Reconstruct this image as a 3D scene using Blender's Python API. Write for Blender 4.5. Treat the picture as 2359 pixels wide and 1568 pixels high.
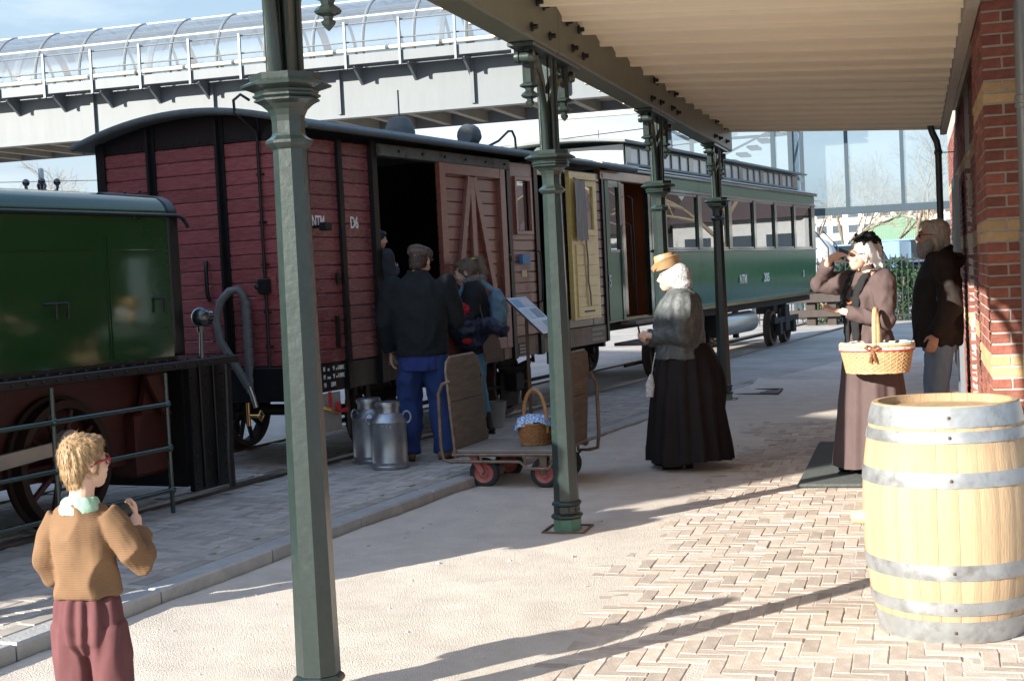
import bpy, bmesh, math, random
from mathutils import Vector, Matrix, noise as mnoise
R = math.radians
rnd = random.Random(7)
scene = bpy.context.scene
for o in list(bpy.data.objects): bpy.data.objects.remove(o)

# ------------------------------------------------------------------ camera
YAW, PITCH, ROLL, CAMH = R(16.252), R(2.661), R(2.791), 1.55
FPX = 4100.0 / 3008.0                      # focal length / image width
fw = Vector((-math.sin(YAW)*math.cos(PITCH), math.cos(YAW)*math.cos(PITCH), -math.sin(PITCH)))
rt = Vector((math.cos(YAW), math.sin(YAW), 0)); up = rt.cross(fw)
cr = rt*math.cos(ROLL) - up*math.sin(ROLL); cu = rt*math.sin(ROLL) + up*math.cos(ROLL)
cam_d = bpy.data.cameras.new('camera'); cam = bpy.data.objects.new('camera', cam_d)
scene.collection.objects.link(cam); scene.camera = cam
cam_d.sensor_width = 36; cam_d.lens = 36*FPX; cam_d.clip_start = .05; cam_d.clip_end = 3000
cam.matrix_world = Matrix(((cr.x, cu.x, -fw.x, 0), (cr.y, cu.y, -fw.y, 0), (cr.z, cu.z, -fw.z, CAMH), (0, 0, 0, 1)))
CAM = Vector((0, 0, CAMH))
def ray(x, y):                             # photo measured at 2359 x 1568 -> direction
    k = 2359.0*FPX
    return (fw*k + cr*(x-1179.5) - cu*(y-784.2)).normalized()
def on_z(x, y, z=0.0):
    q = ray(x, y); return CAM + q*((z-CAMH)/q.z)
def on_plane(x, y, p0, n):
    q = ray(x, y); p0 = Vector(p0); n = Vector(n); return CAM + q*((p0-CAM).dot(n)/q.dot(n))

# ------------------------------------------------------------------ light
SUN_AZ, SUN_EL = R(37.0), R(20.0)          # direction the shadows fall, from +Y towards +X
sdir = Vector((math.sin(SUN_AZ)*math.cos(SUN_EL), math.cos(SUN_AZ)*math.cos(SUN_EL), -math.sin(SUN_EL)))
sun_d = bpy.data.lights.new('sun', 'SUN'); sun = bpy.data.objects.new('sun', sun_d)
scene.collection.objects.link(sun); sun.location = (-20, -25, 20)
sun_d.energy = 3.2; sun_d.angle = R(.5); sun_d.color = (1.0, .945, .85)
sun.rotation_euler = sdir.to_track_quat('-Z', 'Y').to_euler()
world = bpy.data.worlds.new('World'); scene.world = world; world.use_nodes = True
nt = world.node_tree; nt.nodes.clear()
wo = nt.nodes.new('ShaderNodeOutputWorld'); bg = nt.nodes.new('ShaderNodeBackground')
sky = nt.nodes.new('ShaderNodeTexSky'); sky.sky_type = 'NISHITA'; sky.sun_disc = False
sky.sun_elevation = SUN_EL; sky.sun_rotation = SUN_AZ + math.pi
sky.air_density = 1.0; sky.dust_density = 1.2; sky.ozone_density = 2.0; sky.altitude = 0
tc = nt.nodes.new('ShaderNodeTexCoord'); mp = nt.nodes.new('ShaderNodeMapping')
mp.inputs['Scale'].default_value = (1.0, 1.0, 4.5)
cn = nt.nodes.new('ShaderNodeTexNoise'); cn.inputs['Scale'].default_value = 1.9
cn.inputs['Detail'].default_value = 9; cn.inputs['Roughness'].default_value = .58
cm = nt.nodes.new('ShaderNodeMapRange'); cm.inputs[1].default_value = .50; cm.inputs[2].default_value = .85
cm.inputs[3].default_value = .0; cm.inputs[4].default_value = .9
mx = nt.nodes.new('ShaderNodeMix'); mx.data_type = 'RGBA'
mx.inputs[7].default_value = (2.6, 2.7, 2.8, 1)
L = nt.links
L.new(tc.outputs['Generated'], mp.inputs['Vector']); L.new(mp.outputs[0], cn.inputs['Vector'])
sx_ = nt.nodes.new('ShaderNodeSeparateXYZ'); L.new(tc.outputs['Generated'], sx_.inputs[0])
hz = nt.nodes.new('ShaderNodeMapRange'); hz.inputs[1].default_value = .30; hz.inputs[2].default_value = .80; hz.inputs[3].default_value = .96; hz.inputs[4].default_value = .0
L.new(sx_.outputs['Z'], hz.inputs[0])                      # low sky: pale at the horizon, blue higher up
hb = nt.nodes.new('ShaderNodeMapRange'); hb.inputs[1].default_value = .06; hb.inputs[2].default_value = .27; L.new(sx_.outputs['Z'], hb.inputs[0])
hc = nt.nodes.new('ShaderNodeMix'); hc.data_type = 'RGBA'; hc.inputs[6].default_value = (1.12, 1.33, 1.48, 1); hc.inputs[7].default_value = (.66, 1.03, 1.40, 1); L.new(hb.outputs[0], hc.inputs[0])
m0 = nt.nodes.new('ShaderNodeMix'); m0.data_type = 'RGBA'; L.new(hc.outputs[2], m0.inputs[7])
L.new(hz.outputs[0], m0.inputs[0]); L.new(sky.outputs[0], m0.inputs[6]); L.new(m0.outputs[2], mx.inputs[6])
L.new(cn.outputs['Fac'], cm.inputs[0]); L.new(cm.outputs[0], mx.inputs[0]); L.new(mx.outputs[2], bg.inputs[0])
bg.inputs[1].default_value = .15
L.new(bg.outputs[0], wo.inputs[0])
vs = scene.view_settings; vs.view_transform = 'Standard'; vs.look = 'None'; vs.gamma = 1; vs.exposure = 2.0
vs.use_curve_mapping = False
scene.render.engine = 'CYCLES'; scene.cycles.max_bounces = 14; scene.cycles.diffuse_bounces = 8; scene.render.resolution_x = 1024; scene.render.resolution_y = 680

# ------------------------------------------------------------------ materials
MATS = {}
def mat(name, col, rough=.6, metal=0.0, var=.15, vscale=6.0, bump=0.0, bscale=40.0, coat=0.0, spec=.5,
        stretch=(1, 1, 1), rand=0.0, dirt=None, dirt_amt=.5, dirt_scale=3.0, rvar=0.0):
    """plain painted / worn surface: base colour, tone noise, optional second colour in patches, fine bump"""
    if name in MATS: return MATS[name]
    m = bpy.data.materials.new(name); m.use_nodes = True; n = m.node_tree.nodes; l = m.node_tree.links
    b = n['Principled BSDF']; b.inputs['Roughness'].default_value = rough; b.inputs['Metallic'].default_value = metal
    b.inputs['Specular IOR Level'].default_value = spec
    if coat: b.inputs['Coat Weight'].default_value = coat; b.inputs['Coat Roughness'].default_value = .06
    t = n.new('ShaderNodeTexCoord'); mpn = n.new('ShaderNodeMapping'); mpn.inputs['Scale'].default_value = stretch
    l.new(t.outputs['Object'], mpn.inputs['Vector'])
    vec = mpn.outputs[0]
    ns = n.new('ShaderNodeTexNoise'); ns.inputs['Scale'].default_value = vscale; ns.inputs['Detail'].default_value = 6
    ns.inputs['Roughness'].default_value = .65; l.new(vec, ns.inputs['Vector'])
    mr = n.new('ShaderNodeMapRange'); mr.inputs[1].default_value = .25; mr.inputs[2].default_value = .75
    mr.inputs[3].default_value = 1-var; mr.inputs[4].default_value = 1+var; l.new(ns.outputs['Fac'], mr.inputs[0])
    val = mr.outputs[0]
    if rand:
        oi = n.new('ShaderNodeObjectInfo'); at = n.new('ShaderNodeAttribute'); at.attribute_name = 'rnd'
        ad = n.new('ShaderNodeMath'); ad.operation = 'ADD'; l.new(oi.outputs['Random'], ad.inputs[0]); l.new(at.outputs['Fac'], ad.inputs[1])
        fr = n.new('ShaderNodeMath'); fr.operation = 'FRACT'; l.new(ad.outputs[0], fr.inputs[0])
        m2 = n.new('ShaderNodeMapRange'); m2.inputs[3].default_value = 1-rand; m2.inputs[4].default_value = 1+rand
        l.new(fr.outputs[0], m2.inputs[0]); mu = n.new('ShaderNodeMath'); mu.operation = 'MULTIPLY'
        l.new(val, mu.inputs[0]); l.new(m2.outputs[0], mu.inputs[1]); val = mu.outputs[0]
    base = None
    if dirt:
        dn = n.new('ShaderNodeTexNoise'); dn.inputs['Scale'].default_value = dirt_scale; dn.inputs['Detail'].default_value = 8
        dn.inputs['Roughness'].default_value = .7; l.new(vec, dn.inputs['Vector'])
        dr = n.new('ShaderNodeMapRange'); dr.inputs[1].default_value = .5; dr.inputs[2].default_value = .68
        dr.inputs[4].default_value = dirt_amt; l.new(dn.outputs['Fac'], dr.inputs[0])
        mm = n.new('ShaderNodeMix'); mm.data_type = 'RGBA'; mm.inputs[6].default_value = (*col, 1); mm.inputs[7].default_value = (*dirt, 1)
        l.new(dr.outputs[0], mm.inputs[0]); base = mm.outputs[2]
    hs = n.new('ShaderNodeHueSaturation')
    if base: l.new(base, hs.inputs['Color'])
    else: hs.inputs['Color'].default_value = (*col, 1)
    l.new(val, hs.inputs['Value']); l.new(hs.outputs[0], b.inputs['Base Color'])
    if rvar:
        rr = n.new('ShaderNodeMapRange'); rr.inputs[1].default_value = .3; rr.inputs[2].default_value = .7
        rr.inputs[3].default_value = max(.02, rough-rvar); rr.inputs[4].default_value = rough+rvar
        l.new(ns.outputs['Fac'], rr.inputs[0]); l.new(rr.outputs[0], b.inputs['Roughness'])
    if bump:
        bn = n.new('ShaderNodeTexNoise'); bn.inputs['Scale'].default_value = bscale; bn.inputs['Detail'].default_value = 5
        l.new(vec, bn.inputs['Vector'])
        bp = n.new('ShaderNodeBump'); bp.inputs['Strength'].default_value = min(1, bump); bp.inputs['Distance'].default_value = .01
        l.new(bn.outputs['Fac'], bp.inputs['Height']); l.new(bp.outputs[0], b.inputs['Normal'])
        if coat: l.new(bp.outputs[0], b.inputs['Coat Normal'])
    MATS[name] = m; return m
def glass(name, tint=(.9, .95, .97), refl=.12, rough=.0, alpha=.85, milk=0.0):
    """thin pane: see-through with a fresnel mirror"""
    if name in MATS: return MATS[name]
    m = bpy.data.materials.new(name); m.use_nodes = True; n = m.node_tree.nodes; l = m.node_tree.links
    n.remove(n['Principled BSDF']); out = n['Material Output']
    t = n.new('ShaderNodeBsdfTransparent'); t.inputs[0].default_value = (*[c*alpha for c in tint], 1)
    g = n.new('ShaderNodeBsdfGlossy'); g.inputs['Roughness'].default_value = rough; g.inputs[0].default_value = (.95, .97, 1, 1)
    f = n.new('ShaderNodeFresnel'); f.inputs[0].default_value = 1.5
    a = n.new('ShaderNodeMath'); a.operation = 'ADD'; a.inputs[1].default_value = refl; a.use_clamp = True
    l.new(f.outputs[0], a.inputs[0]); mxs = n.new('ShaderNodeMixShader')
    l.new(a.outputs[0], mxs.inputs[0]); l.new(t.outputs[0], mxs.inputs[1]); l.new(g.outputs[0], mxs.inputs[2])
    last = mxs
    if milk:                                               # diffuse share puts pale haze into the pane colour
        df = n.new('ShaderNodeBsdfDiffuse'); df.inputs[0].default_value = (.5, .56, .6, 1); last = n.new('ShaderNodeMixShader'); last.inputs[0].default_value = milk
        l.new(mxs.outputs[0], last.inputs[1]); l.new(df.outputs[0], last.inputs[2])
    l.new(last.outputs[0], out.inputs[0]); MATS[name] = m; return m

# ------------------------------------------------------------------ mesh helpers
COL = scene.collection
class MB:
    def __init__(s): s.v = []; s.f = []; s.r = []
    def add(s, vs, fs, rv=0.0):
        k = len(s.v); s.v += [tuple(p) for p in vs]; s.f += [tuple(i+k for i in f) for f in fs]; s.r += [rv]*len(fs); return s
    def box(s, x0, x1, y0, y1, z0, z1, M=None, ch=0.0):
        if ch:
            c = ch; vs = []
            for (zz, ins) in ((z0, c), (z0+c, 0), (z1-c, 0), (z1, c)):
                vs += [(x0+ins, y0+ins, zz), (x1-ins, y0+ins, zz), (x1-ins, y1-ins, zz), (x0+ins, y1-ins, zz)]
            fs = [(3, 2, 1, 0), (12, 13, 14, 15)]
            for k in (0, 4, 8):
                for i in range(4): j = (i+1) % 4; fs.append((k+i, k+j, k+4+j, k+4+i))
        else:
            vs = [(x0, y0, z0), (x1, y0, z0), (x1, y1, z0), (x0, y1, z0), (x0, y0, z1), (x1, y0, z1), (x1, y1, z1), (x0, y1, z1)]
            fs = [(3, 2, 1, 0), (4, 5, 6, 7), (0, 1, 5, 4), (1, 2, 6, 5), (2, 3, 7, 6), (3, 0, 4, 7)]
        if M is not None: vs = [M @ Vector(p) for p in vs]
        return s.add(vs, fs)
    def tube(s, pts, r, n=8, cap=True, sq=1.0, closed=False, ref=None):
        pts = [Vector(p) for p in pts]; m = len(pts)
        rs = list(r) if isinstance(r, (list, tuple)) else [r]*m
        vs = []; prev = None
        for i, p in enumerate(pts):
            if closed: d = (pts[(i+1) % m]-pts[i-1])
            else: d = (pts[min(i+1, m-1)]-pts[max(i-1, 0)])
            d.normalize()
            if prev is None:
                a = Vector(ref) if ref else (Vector((0, 0, 1)) if abs(d.z) < .9 else Vector((1, 0, 0)))
                x = a.cross(d).normalized()
            else: x = (prev - d*prev.dot(d)).normalized()
            prev = x; y = d.cross(x)
            rr = rs[i]; ra, rb = (rr if isinstance(rr, (list, tuple)) else (rr, rr*sq))
            for k in range(n):
                t = 2*math.pi*k/n; vs.append(p + x*(ra*math.cos(t)) + y*(rb*math.sin(t)))
        fs = []
        rng = m if closed else m-1
        for i in range(rng):
            a, b = i*n, ((i+1) % m)*n
            for k in range(n): j = (k+1) % n; fs.append((a+k, a+j, b+j, b+k))
        if cap and not closed:
            fs.append(tuple(range(n-1, -1, -1))); fs.append(tuple((m-1)*n+k for k in range(n)))
        return s.add(vs, fs)
    def cyl(s, a, b, r, r2=None, n=16): return s.tube([a, b], [r, r if r2 is None else r2], n)
    def lathe(s, prof, n=24, c=(0, 0, 0), ang0=0.0, axis='z', cap=True):
        vs = []
        for (r, z) in prof:
            for k in range(n):
                t = ang0+2*math.pi*k/n; a, b = r*math.cos(t), r*math.sin(t)
                p = (a, b, z) if axis == 'z' else ((z, a, b) if axis == 'x' else (b, z, a))
                vs.append((c[0]+p[0], c[1]+p[1], c[2]+p[2]))
        m = len(prof); fs = []
        for i in range(m-1):
            for k in range(n): j = (k+1) % n; fs.append((i*n+k, i*n+j, (i+1)*n+j, (i+1)*n+k))
        if cap: fs.append(tuple(range(n-1, -1, -1))); fs.append(tuple((m-1)*n+k for k in range(n)))
        return s.add(vs, fs)
    def loft(s, rings, n=20):                      # rings: (cx, cy, cz, rx, ry[, tilt about x])
        vs = []
        for q in rings:
            cx, cy, cz, rx, ry = q[:5]; tl = q[5] if len(q) > 5 else 0
            for k in range(n):
                t = 2*math.pi*k/n; yy = ry*math.sin(t)
                vs.append((cx+rx*math.cos(t), cy+yy*math.cos(tl), cz+yy*math.sin(tl)))
        m = len(rings); fs = []
        for i in range(m-1):
            for k in range(n): j = (k+1) % n; fs.append((i*n+k, i*n+j, (i+1)*n+j, (i+1)*n+k))
        fs.append(tuple(range(n-1, -1, -1))); fs.append(tuple((m-1)*n+k for k in range(n)))
        return s.add(vs, fs)
    def ball(s, c, r, n=12, m=8, M=None):
        if not isinstance(r, (tuple, list)): r = (r, r, r)
        vs = [Vector((0, 0, -r[2]))]; fs = []
        for i in range(1, m):
            ph = -math.pi/2+math.pi*i/m
            for k in range(n):
                t = 2*math.pi*k/n; vs.append(Vector((r[0]*math.cos(ph)*math.cos(t), r[1]*math.cos(ph)*math.sin(t), r[2]*math.sin(ph))))
        vs.append(Vector((0, 0, r[2])))
        for k in range(n): fs.append((0, 1+(k+1) % n, 1+k))
        for i in range(m-2):
            for k in range(n): j = (k+1) % n; a = 1+i*n; fs.append((a+k, a+j, a+n+j, a+n+k))
        e = len(vs)-1; a = 1+(m-2)*n
        for k in range(n): fs.append((a+k, a+(k+1) % n, e))
        if M is not None: vs = [M @ p for p in vs]
        c = Vector(c); return s.add([p+c for p in vs], fs)
    def prism(s, poly, axis, a, b, M=None):         # polygon extruded along x, y or z
        k = len(poly)
        def P(u, v, w): return {'x': (w, u, v), 'y': (u, w, v), 'z': (u, v, w)}[axis]
        vs = [P(u, v, a) for u, v in poly]+[P(u, v, b) for u, v in poly]
        fs = [tuple(range(k)), tuple(range(2*k-1, k-1, -1))]+[(i, i+k, (i+1) % k+k, (i+1) % k) for i in range(k)]
        if M is not None: vs = [M @ Vector(p) for p in vs]
        return s.add(vs, fs)
    def mesh(s, name, m=None, smooth=None):
        me = bpy.data.meshes.new(name); me.from_pydata(s.v, [], s.f); me.validate()
        bm = bmesh.new(); bm.from_mesh(me); bmesh.ops.recalc_face_normals(bm, faces=bm.faces); bm.to_mesh(me); bm.free()
        if any(s.r) and len(me.polygons) == len(s.r):
            at = me.attributes.new('rnd', 'FLOAT', 'FACE'); at.data.foreach_set('value', s.r)
        if m: me.materials.append(m)
        if smooth is not None:
            me.polygons.foreach_set('use_smooth', [True]*len(me.polygons))
            if smooth < 180: me.set_sharp_from_angle(angle=R(smooth))
        return me
    def build(s, name, m, parent=None, smooth=None, bevel=0.0, loc=None, rz=0.0):
        return obj(name, s.mesh(name, m, smooth), parent, loc, rz, bevel)
def obj(name, me, parent=None, loc=None, rz=0.0, bevel=0.0):
    o = bpy.data.objects.new(name, me); COL.objects.link(o)
    if parent: o.parent = parent
    if loc is not None: o.location = loc
    if rz: o.rotation_euler = (0, 0, rz)
    if bevel:
        b = o.modifiers.new('bevel', 'BEVEL'); b.width = bevel; b.segments = 2; b.limit_method = 'ANGLE'; b.angle_limit = R(50)
        b.harden_normals = False
    return o
def thing(name, label, cat, loc=(0, 0, 0), rz=0.0, group=None):
    o = bpy.data.objects.new(name, None); COL.objects.link(o); o.empty_display_size = .1
    o.location = loc; o.rotation_euler = (0, 0, rz); return tag(o, label, cat, group)
def tag(o, label, cat, group=None):
    o['label'] = label; o['category'] = cat
    if group: o['group'] = group
    return o
def struct(o): o['kind'] = 'structure'; return o
def stuff(o): o['kind'] = 'stuff'; return o
def copy_tree(o, parent=None):
    c = o.copy(); COL.objects.link(c)
    if parent: c.parent = parent
    for ch in list(o.children): copy_tree(ch, c)
    return c
def text_mesh(s, size, m, depth=.002, sx=1.0, bold=0.0):
    cu_ = bpy.data.curves.new('lettering', 'FONT'); cu_.body = s; cu_.size = size; cu_.extrude = depth; cu_.offset = bold
    cu_.resolution_u = 3
    to = bpy.data.objects.new('lettering', cu_); COL.objects.link(to); bpy.context.view_layer.update()
    me = bpy.data.meshes.new_from_object(to.evaluated_get(bpy.context.evaluated_depsgraph_get()))
    bpy.data.objects.remove(to); me.transform(Matrix.Diagonal((sx, 1, 1, 1))); me.materials.clear(); me.materials.append(m); me.name = 'lettering'
    return me
def lettering(s, size, m, parent, at, xdir, updir=(0, 0, 1), sx=1.0, name='lettering', bold=0.0):
    o = obj(name, text_mesh(s, size, m, sx=sx, bold=bold), parent)
    X = Vector(xdir).normalized(); Y = Vector(updir).normalized(); Z = X.cross(Y)
    o.matrix_local = Matrix(((X.x, Y.x, Z.x, at[0]), (X.y, Y.y, Z.y, at[1]), (X.z, Y.z, Z.z, at[2]), (0, 0, 0, 1)))
    return o
def smoothstep(a, b, x): t = max(0, min(1, (x-a)/(b-a))); return t*t*(3-2*t)
def nz(x, y, z=0.0): return mnoise.noise(Vector((x, y, z)))
def zp(y): return .06*smoothstep(8, 16, y)+.037*smoothstep(16, 17.6, y)          # the platform rises a little towards the far end
TH = R(8.97)                                          # the track runs at this angle to the canopy
P0 = Vector((-4.49, 9.87, 0)); TU = Vector((math.sin(TH), math.cos(TH), 0)); TN = Vector((math.cos(TH), -math.sin(TH), 0))
def tw(w, u, z=0): return P0 + TN*w + TU*u + Vector((0, 0, z))   # train coordinates -> world
TZ = .10                                              # level of the paved track bed
# ================================================================== the setting
def brick_ground(name, c1, c2, mortar, sc, rot=0.0):
    m = bpy.data.materials.new(name); m.use_nodes = True; n = m.node_tree.nodes; l = m.node_tree.links
    b = n['Principled BSDF']; b.inputs['Roughness'].default_value = .85
    t = n.new('ShaderNodeTexCoord'); q = n.new('ShaderNodeMapping'); q.inputs['Rotation'].default_value = (0, 0, rot)
    l.new(t.outputs['Object'], q.inputs['Vector'])
    br = n.new('ShaderNodeTexBrick'); br.inputs['Scale'].default_value = 1; br.inputs['Brick Width'].default_value = sc[0]; br.inputs['Row Height'].default_value = sc[1]
    br.inputs['Mortar Size'].default_value = .006; br.inputs['Mortar Smooth'].default_value = .3
    br.inputs[1].default_value = (*c1, 1); br.inputs[2].default_value = (*c2, 1); br.inputs[3].default_value = (*mortar, 1)
    l.new(q.outputs[0], br.inputs['Vector'])
    ns = n.new('ShaderNodeTexNoise'); ns.inputs['Scale'].default_value = .9; ns.inputs['Detail'].default_value = 8; ns.inputs['Roughness'].default_value = .7
    l.new(q.outputs[0], ns.inputs['Vector'])
    mr = n.new('ShaderNodeMapRange'); mr.inputs[1].default_value = .3; mr.inputs[2].default_value = .7; mr.inputs[3].default_value = .72; mr.inputs[4].default_value = 1.2
    l.new(ns.outputs['Fac'], mr.inputs[0]); hs = n.new('ShaderNodeHueSaturation'); l.new(br.outputs[0], hs.inputs['Color']); l.new(mr.outputs[0], hs.inputs['Value'])
    l.new(hs.outputs[0], b.inputs['Base Color'])
    f = n.new('ShaderNodeTexNoise'); f.inputs['Scale'].default_value = 120; l.new(q.outputs[0], f.inputs['Vector'])
    bp = n.new('ShaderNodeBump'); bp.inputs['Strength'].default_value = .35; bp.inputs['Distance'].default_value = .006
    l.new(f.outputs['Fac'], bp.inputs['Height']); l.new(bp.outputs[0], b.inputs['Normal']); return m

m_earth = mat('earth', (.27, .245, .215), .95, var=.25, vscale=.4, bump=.3, bscale=9)
struct(MB().add([(-900, -500, -.03), (900, -500, -.03), (900, 1500, -.03), (-900, 1500, -.03)], [(0, 1, 2, 3)]).build('ground', m_earth))
def kx(y): return -3.62+.121*(y-5.76)+.00374*(y-5.76)*(y-9.48)   # front edge of the kerb

# --- paved platform: base sheet, herringbone pavers, drifted sand
m_dust = brick_ground('platform_dust', (.44, .39, .335), (.50, .445, .385), (.40, .355, .30), (.2, .1), R(45))
ys = [-6+.5*i for i in range(0, 73)]
pb = MB(); vs_ = []
for y in ys: vs_ += [(kx(min(y, 17))+.01, y, zp(y)-.012), (1.6 if y > 7 else 9.0, y, zp(y)-.012)]
pb.add(vs_, [(2*i, 2*i+1, 2*i+3, 2*i+2) for i in range(len(ys)-1)])
platform = struct(pb.build('platform_paving', m_dust))
m_paver = mat('paver', (.475, .395, .325), .82, var=.16, vscale=14, bump=.35, bscale=90, rand=.22, dirt=(.56, .49, .41), dirt_amt=.6, dirt_scale=9)
PAVL, PAVW, GAP = .204, .068, .003
def paver_mesh(k, mt, L_=PAVL, W_=PAVW, t=.05):
    r = random.Random(k); q = MB(); a, b = L_/2-GAP/2, W_/2-GAP/2
    c = .0022+.0015*r.random(); j = lambda: r.uniform(-.0018, .0018)
    top = [(-a+c+j(), -b+c+j(), j()*.5), (a-c+j(), -b+c+j(), j()*.5), (a-c+j(), b-c+j(), j()*.5), (-a+c+j(), b-c+j(), j()*.5)]
    mid = [(-a+j(), -b+j(), -c*.9), (a+j(), -b+j(), -c*.9), (a+j(), b+j(), -c*.9), (-a+j(), b+j(), -c*.9)]
    bot = [(x, y, -t) for x, y, z in mid]
    return top+mid+bot, [(0, 1, 2, 3)]+[(4+i, 4+(i+1) % 4, (i+1) % 4, i) for i in range(4)]+[(8+i, 8+(i+1) % 4, 4+(i+1) % 4, 4+i) for i in range(4)]
def herringbone(x0, x1, y0, y1):
    out = []; w = PAVW; n = int((max(x1-x0, y1-y0))/w)+6
    for i in range(-n*2, n*2):
        for j in range(-n, n):
            X, Y = x0+(i*1)*w + j*2*w*0, y0
            # classic 90-degree herringbone, step (w, w) along the zig and (2w, -2w) between zigs
            px, py = x0+i*w+j*3*w, y0+i*w-j*3*w
            for (cx, cy, a) in ((px+w*1.5, py+w/2, 0.0), (px+w/2, py+w*2.5, math.pi/2)):
                if x0-.1 < cx < x1+.1 and y0-.1 < cy < y1+.1: out.append((cx, cy, a))
    return out
def lay(parent, spots, zf, mt, keep, name, nobj=300, seed=1, frame=None):
    """nearest pavers in view become parts of their own, the rest one joined part"""
    var = []
    for k in range(8):
        v, f = paver_mesh(seed*100+k, mt); var.append((v, f, MB().add(v, f).mesh('paver', mt)))
    r = random.Random(seed); lst = []
    for (x, y, a) in spots:
        p = Vector((x, y, 0)) if frame is None else frame(x, y)
        if not keep(p): continue
        q = p-CAM; d = q.dot(fw)
        vis = d > .5 and abs(q.dot(cr)/d) < .3675 and abs(q.dot(cu)/d) < .246
        lst.append((0 if vis else 1, d, p, a+r.gauss(0, .012)))
    lst.sort(key=lambda e: (e[0], e[1])); rest = MB(); rz0 = 0 if frame is None else -TH
    for i, (nv, d, p, a) in enumerate(lst):
        k = r.randrange(8); tilt = Matrix.Rotation(a+rz0, 4, 'Z') @ Matrix.Rotation(r.gauss(0, .006), 4, 'X') @ Matrix.Rotation(r.gauss(0, .005), 4, 'Y')
        M = Matrix.Translation((p.x, p.y, zf(p.y)+r.gauss(0, .0016))) @ tilt
        if i < nobj and not nv: o = obj('paver', var[k][2], parent); o.matrix_local = M
        else: rest.add([M @ Vector(q) for q in var[k][0]], var[k][1], r.random())
    if rest.v: stuff(rest.build('far_pavers', mt, parent))
sp = herringbone(-2.6, 1.3, 3.4, 13.2)
lay(platform, sp, zp, m_paver, lambda p: p.x > -2.3 and p.x < 1.25, 'paver', seed=1)
m_sand = mat('sand', (.60, .535, .46), .95, var=.13, vscale=5, bump=1.0, bscale=150, dirt=(.53, .465, .395), dirt_amt=.6, dirt_scale=2.2)
nx, ny = 110, 300; sv = []
for j in range(ny+1):
    y = 3.2+14.3*j/ny
    for i in range(nx+1):
        x0 = kx(min(y, 17))+.012; x = x0+(1.25-x0)*i/nx
        pv = smoothstep(-1.95, -1.25, x+.25*nz(x*1.3, y*.8, 3)); h = .011-.0132*pv+(.005*nz(x*4, y*4, 1)+.0035*nz(x*13, y*13, 5))*(1-.72*pv)
        h += .035*math.exp(-((x-x0)/.16)**2)*(.6+.6*nz(1, y*1.2, 7))
        h += .011*nz(x*1.4, y*1.4, 9)*(1-smoothstep(-2.1, -1.2, x))
        h -= .001*smoothstep(9, 12, y)*pv
        sv.append((x, y, zp(y)+h))
struct(MB().add(sv, [(j*(nx+1)+i, j*(nx+1)+i+1, (j+1)*(nx+1)+i+1, (j+1)*(nx+1)+i) for j in range(ny) for i in range(nx)]).build('sand_ground', m_sand, smooth=180))
m_stone = mat('pebble', (.45, .41, .37), .9, var=.2)
pe = MB()
for i in range(160):
    y = rnd.uniform(4.3, 12); x = kx(y)+abs(rnd.gauss(.05, .8)); s_ = rnd.uniform(.003, .012)*(1 if rnd.random() < .93 else 2)
    if x < -.6: pe.ball((x, y, zp(y)+.011), (s_, s_*.8, s_*.6), 6, 4, Matrix.Rotation(rnd.random()*6, 3, 'Z'))
stuff(tag(pe.build('loose_stones', m_stone, smooth=60), 'small loose stones scattered over the sand beside the kerb', 'stones'))

# --- kerb of long concrete stones
m_kerb = mat('kerb_concrete', (.36, .36, .35), .85, var=.16, vscale=7, bump=.5, bscale=60, rand=.06, dirt=(.45, .42, .38), dirt_amt=.7, dirt_scale=4)
kerb = bpy.data.objects.new('kerb', None); COL.objects.link(kerb); struct(kerb)
kb = MB().box(-.145, 0, -.497, .497, -.15, 0, ch=.012).mesh('kerb_stone', m_kerb)
y = 2.0
while y < 16.5:
    a = Vector((kx(y), y, 0)); b = Vector((kx(y+.99), y+.99, 0)); d = b-a
    o = obj('kerb_stone', kb, kerb); o.location = ((a.x+b.x)/2, (a.y+b.y)/2, TZ+.004+rnd.gauss(0, .002)); o.rotation_euler = (0, 0, -math.atan2(d.x, d.y)); y += 1.0

# --- paved track bed with two rails
m_tbed = brick_ground('track_bed_far', (.34, .31, .275), (.40, .365, .325), (.28, .255, .225), (.2, .1), R(20))
tb = MB(); tv = []
for i in range(0, 121):
    y = -8+.6*i; tv += [(-34, y, TZ-.012), (kx(min(y, 17))-.10 + (max(0, y-17)*.25), y, TZ-.012)]
tb.add(tv, [(2*i, 2*i+1, 2*i+3, 2*i+2) for i in range(120)])
tbed = struct(tb.build('track_paving', m_tbed))
m_tpav = mat('track_paver', (.42, .375, .33), .85, var=.16, vscale=14, bump=.35, bscale=90, rand=.20, dirt=(.42, .38, .34), dirt_amt=.5, dirt_scale=8)
W1, W2 = -.28, -1.66
def wu(p): q = p-P0; return q.dot(TN), q.dot(TU)
sp = herringbone(-3.2, 2.2, -5.6, 6.5)
lay(tbed, sp, lambda y: TZ, m_tpav, lambda p: p.x < kx(p.y)-.20 and (wu(p)[0] > W1+.13 or W2+.12 < wu(p)[0] < W1-.17), 'paver', seed=2, frame=lambda x, y: P0+TN*x+TU*y)
m_rail = mat('rail_steel', (.16, .125, .10), .45, metal=.8, var=.3, vscale=10, bump=.2)
rails = thing('tram_rail', 'near steel rail set flush in the brick track bed', 'rail', tuple(tw(0, 0)), -TH, 'rails under the train')
rails2 = thing('tram_rail', 'steel rail farther from the kerb under the wagons', 'rail', tuple(tw(0, 0)), -TH, 'rails under the train')
for par, w in ((rails, W1), (rails2, W2)):
    MB().box(w-.035, w+.035, -9, 40, TZ-.1, TZ+.012, ch=.006).build('rail_head', m_rail, par)
    MB().box(w-.085, w-.06, -9, 40, TZ-.1, TZ+.006).build('guard_strip', m_rail, par)
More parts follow.
